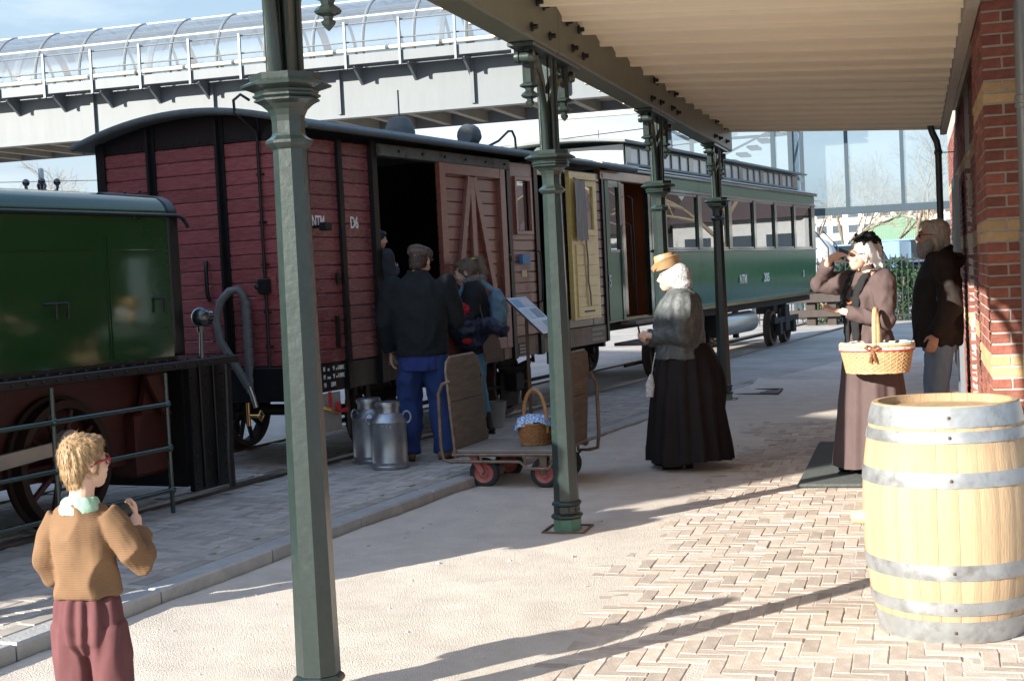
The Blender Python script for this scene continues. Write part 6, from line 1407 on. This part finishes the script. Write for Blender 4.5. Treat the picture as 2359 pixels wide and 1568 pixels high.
# ---------------------------------------------------------------- woman in mauve dress shading her eyes
def make_lady_basket():
    p = on_z(2012, 1092, .02); P = thing('person', 'woman in mauve-brown period dress shading her eyes, basket on her arm', 'person', (p.x, p.y, zp(p.y)+.024), R(132))
    s = .965; J = dict(neck=V(0, -.01, 1.435), head=V(.0, .03, 1.545), HM=RZ(R(-14)) @ RX(R(2)), male=False,
        shR=V(.165, .01, 1.345), elR=V(.385, .10, 1.345), wrR=V(.16, .185, 1.52), shL=V(-.165, 0, 1.345), elL=V(-.225, .03, 1.08), wrL=V(.02, .215, 1.155),
        hdR=(V(-.85, -.10, .30), V(.1, .4, -.9), 1, .12), hdL=(V(.85, .35, .12), V(.1, .3, .9), -1, .35),
        hipL=V(-.09, 0, .87), knL=V(-.09, .02, .47), anL=V(-.09, 0, .07), hipR=V(.09, 0, .87), knR=V(.09, .02, .47), anR=V(.09, .03, .07))
    body(P, J, torso_rings(s, .95, .95), s, m_skin_p, vox=.0055)
    m_mv = mat('mauve_brown_cloth', (.085, .056, .054), .85, var=.12, vscale=9, bump=.15, bscale=60)
    b = MB(); b.loft([(0, .0, .90, .190, .150), (0, 0, .98, .172, .138), (0, 0, 1.06, .150, .122), (0, .01, 1.16, .165, .135), (0, .015, 1.25, .180, .140), (0, 0, 1.33, .172, .115), (0, -.008, 1.385, .12, .09), (0, -.008, 1.42, .066, .062)], 30)
    arm(b, J['shR'], J['elR'], J['wrR'].lerp(J['elR'], .2), (.086, .068, .055, .042), 16); b.ball(J['shR']+V(.03, 0, 0), (.075, .075, .08))
    arm(b, J['shL'], J['elL'], J['wrL'].lerp(J['elL'], .12), (.090, .066, .055, .042), 16); b.ball(J['shL']+V(-.02, 0, -.02), (.082, .082, .10))
    part('jacket', wrinkle(remesh(b, .008, 5), .010, (11, 11, 7), 7.7, .35), m_mv, P)
    q = skirt_mesh(1.02, .06, .145, .285, 9, .020, 5, (0, -.01), back=.10, flat=.95); q.build('skirt', m_mv, P, smooth=180)
    for k in ('L', 'R'): shoe(P, J['an'+k]+V(0, .02, 0), R(8 if k == 'L' else -8), mat('black_shoe', (.012, .012, .012), .3), .9)
    c, M = J['head'], J['HM']
    # black front panel and scarf
    b = MB()
    for k in (-1, 1): b.tube([V(k*.05, -.02, 1.425), V(k*.075, .07, 1.40), V(k*.06, .145, 1.28), V(k*.045, .150, 1.12), V(k*.05, .150, .93)], [(.030, .010), (.034, .012), (.040, .012), (.036, .012), (.030, .01)], 10)
    part('black_scarf', wrinkle(remesh(b, .007, 2), .006, (14, 14, 14), 2), mat('black_wool', (.012, .012, .013), .95), P)
    b = MB(); b.loft([(0, -.006, 1.405, .064, .062), (0, .0, 1.45, .056, .056), (0, .004, 1.475, .055, .056)], 24); part('high_collar', remesh(b, .006, 2), m_mv, P)
    q = MB()
    for i in range(34):
        t = -1.25+2.5*i/33; q.ball((.082*math.sin(t), .06+.10*math.cos(t*.9)*1.0, 1.395-.19*(math.cos(t*1.25)*.5+.5)**1.2), .0088, 8, 6)
    q.build('bead_necklace', mat('amber_beads', (.45, .14, .05), .25, coat=.5), P, smooth=80); stuff(P.children[-1])
    MB().ball(V(0, .066, 1.435), (.014, .008, .016), 10, 6).build('brooch', m_brass, P, smooth=80)
    # white cap with lappets, black hat, silver hair, dark glasses
    b = MB(); b.ball(c+M @ V(0, -.028, .018), (.086, .100, .096), 22, 14, M); b.ball(c+M @ V(0, .012, .066), (.066, .062, .042), 18, 10, M); part('hair', hair_me(b, .005, .004, (60, 60, 20), 4), mat('silver_hair', (.62, .60, .57), .6, var=.2, vscale=50, bump=.5), P)
    b = MB(); b.ball(c+M @ V(0, -.055, .02), (.094, .092, .10), 22, 14, M)
    for k in (-1, 1): b.tube([c+M @ V(k*.080, -.01, .08), c+M @ V(k*.098, -.045, .0), c+M @ V(k*.105, -.075, -.075), c+M @ V(k*.10, -.09, -.135)], [(.018, .03), (.014, .045), (.012, .045), (.008, .03)], 10)
    part('white_cap', wrinkle(remesh(b, .006, 3), .006, (30, 30, 16), 6), mat('white_linen', (.72, .72, .72), .85), P)
    b = MB(); b.ball(c+M @ V(0, -.035, .085), (.088, .095, .055), 20, 12, M); b.ball(c+M @ V(0, -.095, .03), (.07, .05, .07), 18, 10, M)
    rr = random.Random(9)
    for i in range(26): a = rr.uniform(0, 6.28); b.ball(c+M @ V(.075*math.cos(a)*rr.random(), -.045+.075*math.sin(a)*rr.random(), .115+.03*rr.random()), rr.uniform(.012, .022), 8, 6)
    part('black_hat', wrinkle(remesh(b, .006, 1), .010, (50, 50, 50), 8, .6), mat('black_felt', (.012, .012, .013), .9), P)
    q = MB(); q.tube([c+M @ V(x, y, z) for x, y, z in ((-.078, -.01, -.004), (-.074, .04, .002), (-.058, .082, .004))], .0025, 6); q.tube([c+M @ V(-x, y, z) for x, y, z in ((-.078, -.01, -.004), (-.074, .04, .002), (-.058, .082, .004))], .0025, 6)
    for k in (-1, 1): q.ball(c+M @ V(k*.032, .094, -.004), (.024, .005, .016), 14, 8, M @ RZ(R(-k*14)))
    q.build('dark_glasses', mat('brown_lens', (.05, .02, .012), .1, coat=.5), P, smooth=80)
    return P, J
lb, lbJ = make_lady_basket()
# her basket hangs from the crook of the left arm
bpy.context.view_layer.update(); el = lb.matrix_world @ V(-.10, .12, 1.10)
big = basket('large pale wicker basket with checked lining on the arm of the woman in mauve', (el.x+.085, el.y-.15, .765), R(-8), .205, .135, .185, .20, m_cane, 14, 30, .44, hscale=.5)
m_lin = bpy.data.materials.new('checked_lining'); m_lin.use_nodes = True; _n = m_lin.node_tree.nodes; _l = m_lin.node_tree.links
_t = _n.new('ShaderNodeTexCoord'); _c = _n.new('ShaderNodeTexChecker'); _c.inputs['Scale'].default_value = 30; _c.inputs[1].default_value = (.35, .50, .70, 1); _c.inputs[2].default_value = (.75, .70, .45, 1); _l.new(_t.outputs['Object'], _c.inputs['Vector']); _l.new(_c.outputs[0], _n['Principled BSDF'].inputs['Base Color'])
q = MB(); n = 72; vs_ = []
for (f, z) in ((1.16, .216), (1.215, .222), (1.235, .205), (1.225, .180), (1.22, .168)):
    for i in range(n): a = 2*math.pi*i/n; w_ = 1+.008*math.sin(14*a); vs_.append((.205*f*w_*math.cos(a), .135*f*w_*math.sin(a), z-.012+.004*math.sin(9*a)))
q.add(vs_, [(j*n+i, j*n+(i+1) % n, (j+1)*n+(i+1) % n, (j+1)*n+i) for j in range(4) for i in range(n)]); q.build('checked_lining', m_lin, big, smooth=60)
n = 72; MB().tube([(.205*1.23*math.cos(2*math.pi*i/n), .135*1.23*math.sin(2*math.pi*i/n), .158) for i in range(n)], .005, 6, closed=True).build('red_trim', mat('red_ribbon', (.5, .04, .04), .7), big, smooth=60)
q = MB(); 
for k in (-1, 1): q.tube([(0, -.172, .18), (k*.03, -.182, .20), (k*.05, -.182, .18), (k*.02, -.177, .165), (0, -.172, .175)], [(.004, .009)]*5, 6); q.tube([(0, -.172, .175), (k*.012, -.177, .12), (k*.02, -.170, .08)], [(.003, .008)]*3, 6)
q.build('ribbon_bow', mat('brown_ribbon', (.16, .06, .02), .6), big)

# ---------------------------------------------------------------- bearded man in dark coat
def make_bearded():
    px_ = 2150; P = thing('person', 'grey-bearded man in dark brown coat and jeans, hand in pocket', 'person', (.155, 10.95, zp(10.95)+.016), R(92))
    s = 1.03; J = dict(neck=V(0, -.015, 1.52), head=V(0, .03, 1.665), HM=RZ(R(4)),
        shL=V(-.20, -.02, 1.45), elL=V(-.27, -.07, 1.14), wrL=V(-.215, .035, .93), shR=V(.20, -.02, 1.45), elR=V(.27, -.07, 1.14), wrR=V(.215, .035, .93),
        hdL=(V(.1, .35, -.9), V(1, 0, .1), -1, .25), hdR=(V(-.1, .35, -.9), V(-1, 0, .1), 1, .25),
        hipL=V(-.095, 0, .93), knL=V(-.10, .05, .50), anL=V(-.10, -.03, .08), hipR=V(.095, 0, .93), knR=V(.11, .03, .50), anR=V(.12, .06, .08))
    body(P, J, torso_rings(s, 1.0, 1.0, -.02, .03), s, m_skin, vox=.006)
    b = MB(); b.loft([(0, .02, .84, .215, .175), (0, .015, .93, .218, .178), (0, .012, 1.05, .212, .178), (0, .01, 1.20, .215, .175), (0, -.005, 1.33, .220, .165), (0, -.02, 1.43, .200, .130), (0, -.03, 1.49, .13, .105), (0, -.02, 1.525, .085, .085)], 32)
    for k in ('L', 'R'): arm(b, J['sh'+k], J['el'+k], J['wr'+k], (.100, .084, .070, .060), 16)
    b.ball((0, -.115, 1.47), (.13, .075, .065)); b.tube([(-.085, .03, 1.50), (-.09, -.05, 1.545), (0, -.095, 1.56), (.09, -.05, 1.545), (.085, .03, 1.50)], .028, 10)
    part('coat', wrinkle(remesh(b, .009, 5), .012, (8, 8, 6), 9.4, .35), mat('dark_brown_coat', (.022, .016, .014), .75, var=.2, spec=.3), P)
    b = MB(); b.loft([(0, 0, .80, .165, .125), (0, 0, .88, .172, .128), (0, 0, .98, .160, .118)], 24)
    for k in ('L', 'R'): leg(b, J['hip'+k], J['kn'+k], J['an'+k], (.108, .084, .078, .072), 18)
    part('jeans', wrinkle(remesh(b, .009, 4), .008, (10, 10, 6), 2.2, .4), mat('faded_jeans', (.17, .25, .34), .9, var=.25, vscale=6, stretch=(1, 1, .4)), P)
    for k in ('L', 'R'): shoe(P, J['an'+k], R(6), mat('brown_shoe', (.09, .05, .03), .5), 1.05)
    c, M = J['head'], J['HM']; h_ = s
    b = MB()
    def B(p, r): b.ball(c+M @ (V(*p)*h_), tuple(x*h_ for x in r), 18, 12, M)
    B((0, -.034, .026), (.086, .094, .090)); B((0, -.078, -.045), (.074, .045, .075)); B((.066, -.035, -.03), (.022, .045, .06)); B((-.066, -.035, -.03), (.022, .045, .06)); B((0, .03, .082), (.05, .05, .028))
    hm = hair_me(b, .005, .003, (70, 70, 14), 6); part('hair', hm, mat('sandy_grey_hair', (.56, .50, .42), .6, var=.35, vscale=60, stretch=(1, 1, .25), bump=.7, bscale=100), P); strands(P, hm, mat('sandy_strands', (.62, .57, .50), .5, var=.5, vscale=60), 2500, .045, .0013, c+M @ V(0, -.03, .11), 4, down=.9)
    b = MB(); B((0, .062, -.098), (.052, .052, .050)); B((.045, .035, -.07), (.026, .04, .05)); B((-.045, .035, -.07), (.026, .04, .05)); B((0, .098, -.058), (.028, .014, .010)); B((0, .075, -.13), (.036, .035, .035))
    hm = hair_me(b, .005, .003, (70, 70, 25), 7); part('beard', hm, mat('grey_beard', (.36, .34, .32), .8, var=.35, vscale=60, bump=.8, bscale=110), P); strands(P, hm, mat('beard_strands', (.46, .44, .42), .6, var=.5, vscale=60), 1500, .028, .0012, c+M @ V(0, .06, .05), 5, down=1.2)
    q = MB()
    for k in (-1, 1):
        q.tube([c+M @ (V(k*x, y, z)*h_) for x, y, z in ((.082, -.01, .0), (.078, .04, .004), (.06, .088, .004))], .003, 6); q.ball(c+M @ (V(k*.032, .096, -.002)*h_), (.022, .004, .015), 14, 8, M @ RZ(R(-k*14)))
    q.build('glasses', mat('dark_lens', (.015, .015, .018), .08, coat=.5), P, smooth=80)
make_bearded()

# ---------------------------------------------------------------- man in flat cap, back to us
def make_capman():
    p = on_z(985, 1058, TZ); P = thing('person', 'man in flat cap, dark jacket and blue trousers seen from behind', 'person', (p.x, p.y, TZ), R(14))
    s = 1.0; J = dict(neck=V(0, .0, 1.49), head=V(.02, .045, 1.60), HM=RZ(R(-22)) @ RX(R(-16)),
        shL=V(-.215, 0, 1.40), elL=V(-.285, .0, 1.11), wrL=V(-.265, .10, .87), shR=V(.215, 0, 1.40), elR=V(.285, .06, 1.12), wrR=V(.20, .28, 1.05),
        hdL=(V(0, .15, -1), V(1, .1, 0), -1, .35), hdR=(V(-.4, .8, .1), V(-.5, 0, .7), 1, .5),
        hipL=V(-.095, 0, .90), knL=V(-.12, .03, .49), anL=V(-.13, -.03, .08), hipR=V(.095, 0, .90), knR=V(.13, .03, .49), anR=V(.15, -.02, .08))
    body(P, J, torso_rings(s, 1.0, 1.0, .02, .01), s, m_skin, vox=.006)
    b = MB(); b.loft([(0, .0, .855, .205, .150), (0, .0, .90, .212, .155), (0, .0, .96, .215, .158), (0, .0, 1.08, .222, .160), (0, .005, 1.22, .240, .160), (0, .005, 1.33, .242, .145), (0, .0, 1.41, .205, .118), (0, .002, 1.46, .13, .095), (0, .01, 1.50, .085, .082), (0, .015, 1.525, .082, .080)], 32)
    for k in ('L', 'R'): arm(b, J['sh'+k], J['el'+k], J['wr'+k].lerp(J['el'+k], .08), (.092, .078, .066, .058), 16)
    part('jacket', wrinkle(remesh(b, .009, 5), .011, (7, 7, 4.5), 5.3, .35), mat('navy_black_jacket', (.016, .019, .021), .9, var=.2, vscale=30, spec=.2), P)
    MB().loft([(0, 0, .845, .208, .153), (0, 0, .87, .216, .16), (0, 0, .895, .212, .156)], 32).build('jacket_band', mat('navy_black_jacket', (.016, .019, .021), .9), P, smooth=60)
    m_bt = mat('blue_work_cloth', (.018, .042, .145), .9, var=.18, vscale=8)
    b = MB(); b.loft([(0, 0, .725, .192, .138), (0, 0, .80, .196, .142), (0, 0, .90, .19, .138)], 28); part('shirt_tail', wrinkle(remesh(b, .009, 3), .008, (10, 10, 5), 1.7), mat('blue_shirt', (.020, .036, .16), .9), P)
    b = MB(); b.loft([(0, 0, .76, .178, .128), (0, 0, .85, .18, .13), (0, 0, .95, .165, .12)], 24)
    for k in ('L', 'R'): leg(b, J['hip'+k]+V(0, 0, -.06), J['kn'+k], J['an'+k]+V(0, 0, -.02), (.110, .095, .092, .088), 18)
    part('trousers', wrinkle(remesh(b, .009, 4), .012, (8, 8, 5), 3.9, .4), m_bt, P)
    for k in ('L', 'R'): shoe(P, J['an'+k], R(14 if k == 'L' else -35), mat('tan_boot', (.20, .12, .065), .7), 1.0)
    c, M = J['head'], J['HM']; b = MB(); b.ball(c+M @ V(0, -.035, .0), (.078, .080, .082), 18, 12, M); b.ball(c+M @ V(0, -.062, -.05), (.064, .042, .045), 16, 10, M)
    hm = hair_me(b, .005, .003, (70, 70, 20), 3); part('hair', hm, mat('dark_brown_hair', (.045, .03, .02), .6, var=.3, vscale=50, bump=.6), P); strands(P, hm, mat('dark_brown_hair', (.045, .03, .02), .6), 1200, .018, .0012, c+M @ V(0, -.03, .11), 6, down=1.0)
    b = MB(); b.ball(c+M @ V(0, -.012, .075), (.100, .125, .038), 22, 12, M @ RX(R(-8))); b.ball(c+M @ V(0, -.03, .052), (.094, .108, .040), 20, 10, M); b.ball(c+M @ V(0, .105, .045), (.06, .05, .010), 16, 8, M)
    part('flat_cap', wrinkle(remesh(b, .006, 3), .004, (20, 20, 20), 2), mat('brown_tweed', (.10, .08, .068), .95, var=.35, vscale=50), P)
make_capman()

# ---------------------------------------------------------------- young woman with ponytail and rucksack
def make_girl():
    p = on_z(1108, 1003, TZ); P = thing('person', 'young woman with ponytail holding a navy and red coat', 'person', (p.x, p.y, TZ), R(106))
    s = .975; J = dict(neck=V(0, .0, 1.42), head=V(0, .075, 1.50), HM=RZ(R(2)) @ RX(R(-14)), male=False,
        shL=V(-.17, 0, 1.34), elL=V(-.22, .04, 1.08), wrL=V(-.05, .24, 1.07), shR=V(.17, 0, 1.34), elR=V(.22, .04, 1.08), wrR=V(.10, .28, 1.07),
        hdL=(V(.6, .6, .05), V(.2, -.2, .9), -1, .5), hdR=(V(-.5, .7, .1), V(0, 0, .9), 1, .5),
        hipL=V(-.085, 0, .87), knL=V(-.09, .03, .48), anL=V(-.09, .0, .08), hipR=V(.085, 0, .87), knR=V(.09, .0, .48), anR=V(.09, -.06, .08))
    body(P, J, torso_rings(s, .95, .95, .06), s, m_skin_p, vox=.006)
    b = MB(); b.loft([(0, -.01, .76, .185, .145), (0, 0, .90, .188, .15), (0, .005, 1.05, .172, .14), (0, .015, 1.20, .185, .148), (0, .02, 1.31, .178, .125), (0, .01, 1.38, .12, .10), (0, .015, 1.42, .085, .085)], 30)
    for k in ('L', 'R'): arm(b, J['sh'+k], J['el'+k], J['wr'+k].lerp(J['el'+k], .1), (.085, .068, .060, .05), 16)
    part('black_coat', wrinkle(remesh(b, .009, 5), .010, (9, 9, 6), 6.6), mat('black_coat_cloth', (.013, .013, .016), .85), P)
    b = MB(); b.tube([(-.10, .08, 1.40), (-.14, -.01, 1.42), (-.07, -.085, 1.43), (.07, -.085, 1.43), (.14, -.01, 1.42), (.10, .08, 1.40)], .036, 10); part('fur_collar', wrinkle(remesh(b, .006, 1), .010, (60, 60, 60), 3, .8), mat('grey_fur', (.20, .165, .14), .95, var=.5, vscale=80), P)
    b = MB()
    for k in ('L', 'R'): leg(b, J['hip'+k], J['kn'+k], J['an'+k], (.098, .066, .060, .046), 16)
    part('jeans', wrinkle(remesh(b, .009, 4), .005, (12, 12, 7), 2.8), mat('pale_blue_jeans', (.10, .24, .34), .9, var=.2, vscale=7), P)
    for k in ('L', 'R'):
        shoe(P, J['an'+k], R(5), mat('black_shoe', (.012, .012, .012), .3), .92)
        a = J['an'+k]; b = MB(); b.tube([a+V(0, -.01, -.03), a+V(0, -.005, .13)], [.05, .052], 14); part('boot_shaft', remesh(b, .008, 2), mat('black_shoe', (.012, .012, .012), .3), P)
    c, M = J['head'], J['HM']; b = MB(); b.ball(c+M @ V(0, -.030, .028), (.083, .100, .090), 20, 14, M); b.ball(c+M @ V(0, .032, .080), (.055, .05, .030), 16, 10, M); b.ball(c+M @ V(.062, -.01, -.02), (.018, .04, .05), 12, 8, M); b.ball(c+M @ V(-.062, -.02, -.01), (.018, .04, .05), 12, 8, M)
    b.tube([c+M @ V(0, -.10, .095), c+M @ V(0, -.16, .085), c+V(-.01, -.165, .0), c+V(-.02, -.155, -.10), c+V(-.02, -.14, -.19)], [.024, .034, .036, .028, .010], 12)
    b.tube([c+M @ V(-.055, -.03, -.05), c+V(-.095, -.02, -.14), c+V(-.10, -.0, -.25)], [.022, .024, .012], 10)
    hm = hair_me(b, .005, .003, (60, 60, 12), 8); part('hair', hm, mat('light_brown_hair', (.165, .115, .075), .55, var=.35, vscale=50, stretch=(1, 1, .25), bump=.6), P); strands(P, hm, mat('light_brown_strands', (.21, .15, .10), .5, var=.4), 2200, .05, .0013, c+M @ V(0, .09, .06), 7, down=.4)
    MB().lathe([(.026, -.008), (.034, 0), (.026, .008)], 14, cap=False).build('hair_tie', mat('lime_band', (.45, .75, .06), .6), P).location = c+M @ V(0, -.118, .094)
    b = MB(); b.loft([(0, -.205, .98, .13, .06), (0, -.215, 1.08, .14, .085), (0, -.21, 1.22, .13, .085), (0, -.19, 1.33, .10, .05)], 22); part('rucksack', wrinkle(remesh(b, .009, 4), .010, (10, 10, 8), 5), mat('pale_denim_blue', (.13, .22, .28), .85, var=.3, vscale=10), P)
    q = MB()
    for k in (-1, 1): q.tube([V(k*.10, -.17, 1.33), V(k*.115, -.06, 1.425), V(k*.12, .06, 1.40), V(k*.125, .145, 1.28), V(k*.13, .13, 1.12), V(k*.13, .0, 1.02), V(k*.11, -.16, 1.00)], [(.024, .006)]*7, 8, ref=(1, 0, 0))
    q.build('shoulder_straps', mat('pale_denim_blue', (.13, .22, .28), .85), P, smooth=60)
    bpy.context.view_layer.update(); W = P.matrix_world
    # coat over the arms: a thing of its own
    T = thing('folded_coat', 'navy quilted coat with red lining carried by the young woman', 'coat', tuple(P.location+Vector((.09, .0, .03))), R(106))
    b = MB(); b.ball((-.17, .20, 1.10), (.11, .13, .095), 18, 12); b.ball((-.14, .16, .97), (.14, .16, .13), 18, 12); b.ball((-.10, .10, .86), (.13, .15, .10), 18, 12); b.ball((-.20, -.02, .98), (.08, .12, .07), 16, 10); b.tube([(-.22, -.02, 1.0), (-.23, -.12, .95), (-.2, -.2, .92)], [.055, .05, .045], 12)
    part('coat_shell', wrinkle(remesh(b, .009, 4), .014, (12, 12, 12), 4.4, .4), mat('navy_quilt', (.018, .020, .045), .6, var=.2), T)
    b = MB(); b.ball((-.255, .215, 1.14), (.055, .095, .065), 16, 10); part('red_lining', wrinkle(remesh(b, .007, 3), .006, (25, 25, 25), 2), mat('red_fleece', (.42, .015, .02), .9), T)
    b = MB(); b.ball((-.235, .16, .855), (.025, .05, .03), 14, 8); part('red_lining', remesh(b, .007, 2), mat('red_fleece', (.42, .015, .02), .9), T)
    H = thing('handbag', 'small brown handbag hanging below the young woman\'s coat', 'handbag', tuple(P.location+Vector((.06, 0, 0))), R(106))
    q = MB(); q.prism([(-.18, .72), (-.02, .68), (.0, .84), (-.10, .95), (-.16, .88)], 'x', -.24, -.19); q.build('bag_body', mat('brown_leather_bag', (.13, .075, .05), .6, var=.2), H, bevel=.012)
    MB().tube([(-.215, -.06, .92), (-.20, .0, 1.15), (-.16, .02, 1.38)], .006, 6).build('bag_strap', mat('brown_leather_bag', (.13, .075, .05), .6), H, smooth=60)
make_girl()

# ---------------------------------------------------------------- boy peering out of the wagon, passenger inside the tram
def make_inner(label, loc, rz, h, hair_c, coat_c, facing, skin, bowl=False):
    s = h/1.75; P = thing('person', label, 'person', loc, rz)
    J = dict(neck=V(0, 0, 1.49*s), head=V(0, .03*s, 1.625*s), HM=RZ(facing) @ RX(R(-8)), hs=1.0, male=False,
        shL=V(-.19, 0, 1.40)*s, elL=V(-.25, .05, 1.13)*s, wrL=V(-.12, .24, 1.20)*s, shR=V(.19, 0, 1.40)*s, elR=V(.25, .05, 1.13)*s, wrR=V(.12, .25, 1.2)*s,
        hdL=(V(.5, .5, .5), V(.3, -.3, .8), -1, .6), hdR=(V(-.5, .5, .5), V(-.3, -.3, .8), 1, .6), hds=.95,
        hipL=V(-.09, 0, .90)*s, knL=V(-.10, .03, .49)*s, anL=V(-.10, 0, .08)*s, hipR=V(.09, 0, .90)*s, knR=V(.10, .03, .49)*s, anR=V(.10, 0, .08)*s)
    if h < 1.4: J['head'] = V(0, .03, 1.60*s+.02); J['hs'] = 1.18
    body(P, J, torso_rings(s), s, skin, vox=.007)
    b = MB(); b.loft([(0, 0, .80*s, .20*s, .15*s), (0, 0, 1.0*s, .20*s, .15*s), (0, 0, 1.2*s, .21*s, .155*s), (0, 0, 1.36*s, .205*s, .135*s), (0, 0, 1.44*s, .14*s, .10*s), (0, 0, 1.50*s, .08*s, .08*s)], 26)
    for k in ('L', 'R'): arm(b, J['sh'+k], J['el'+k], J['wr'+k].lerp(J['el'+k], .1), tuple(x*s for x in (.088, .072, .064, .056)), 14)
    part('jacket', wrinkle(remesh(b, .010, 4), .009, (9, 9, 6), 3), mat('jacket_%.3f' % coat_c[0], coat_c, .85), P)
    b = MB()
    for k in ('L', 'R'): leg(b, J['hip'+k], J['kn'+k], J['an'+k], tuple(x*s for x in (.105, .08, .075, .065)), 14)
    part('trousers', remesh(b, .011, 3), mat('dark_trousers', (.02, .022, .03), .9), P)
    for k in ('L', 'R'): shoe(P, J['an'+k], 0, mat('black_shoe', (.012, .012, .012), .3), s)
    c, M = J['head'], J['HM']; e = J['hs']*s; b = MB(); b.ball(c+M @ (V(0, -.028, .03)*e), tuple(x*e for x in (.088, .104, .092)), 20, 14, M); b.ball(c+M @ (V(0, .04, .062)*e), tuple(x*e for x in (.074, .056, .042)), 18, 10, M); b.ball(c+M @ (V(0, -.06, -.03)*e), tuple(x*e for x in (.078, .058, .06)), 18, 10, M)
    part('hair', hair_me(b, .006, .003, (60, 60, 14), 5), mat('hair_%.3f' % hair_c[0], hair_c, .45, var=.3, vscale=50), P)
    return P
q_ = tw(-.06, 1.16, .925); make_inner('black-haired boy peering out of the open wagon door', tuple(q_), R(-20), 1.06, (.010, .010, .011), (.03, .03, .036), R(-35), m_skin)
q_ = tw(-.75, 7.55, .97); make_inner('shadowy passenger standing inside the tram doorway', tuple(q_), R(-120), 1.62, (.02, .017, .015), (.016, .017, .02), R(10), m_skin)
# someone just outside the picture at the left, one shoe tip showing
q_ = on_z(20, 1434, TZ); o_ = make_inner('person cut off by the left picture edge, only a grey shoe showing', (q_.x-.33, q_.y-.16, TZ), R(-60), 1.75, (.045, .03, .02), (.10, .11, .12), 0, m_skin)
for ch in o_.children:
    if ch.name.startswith('shoe'): ch.data.materials.clear(); ch.data.materials.append(mat('grey_trainer', (.20, .23, .26), .6))
bpy.context.view_layer.update()
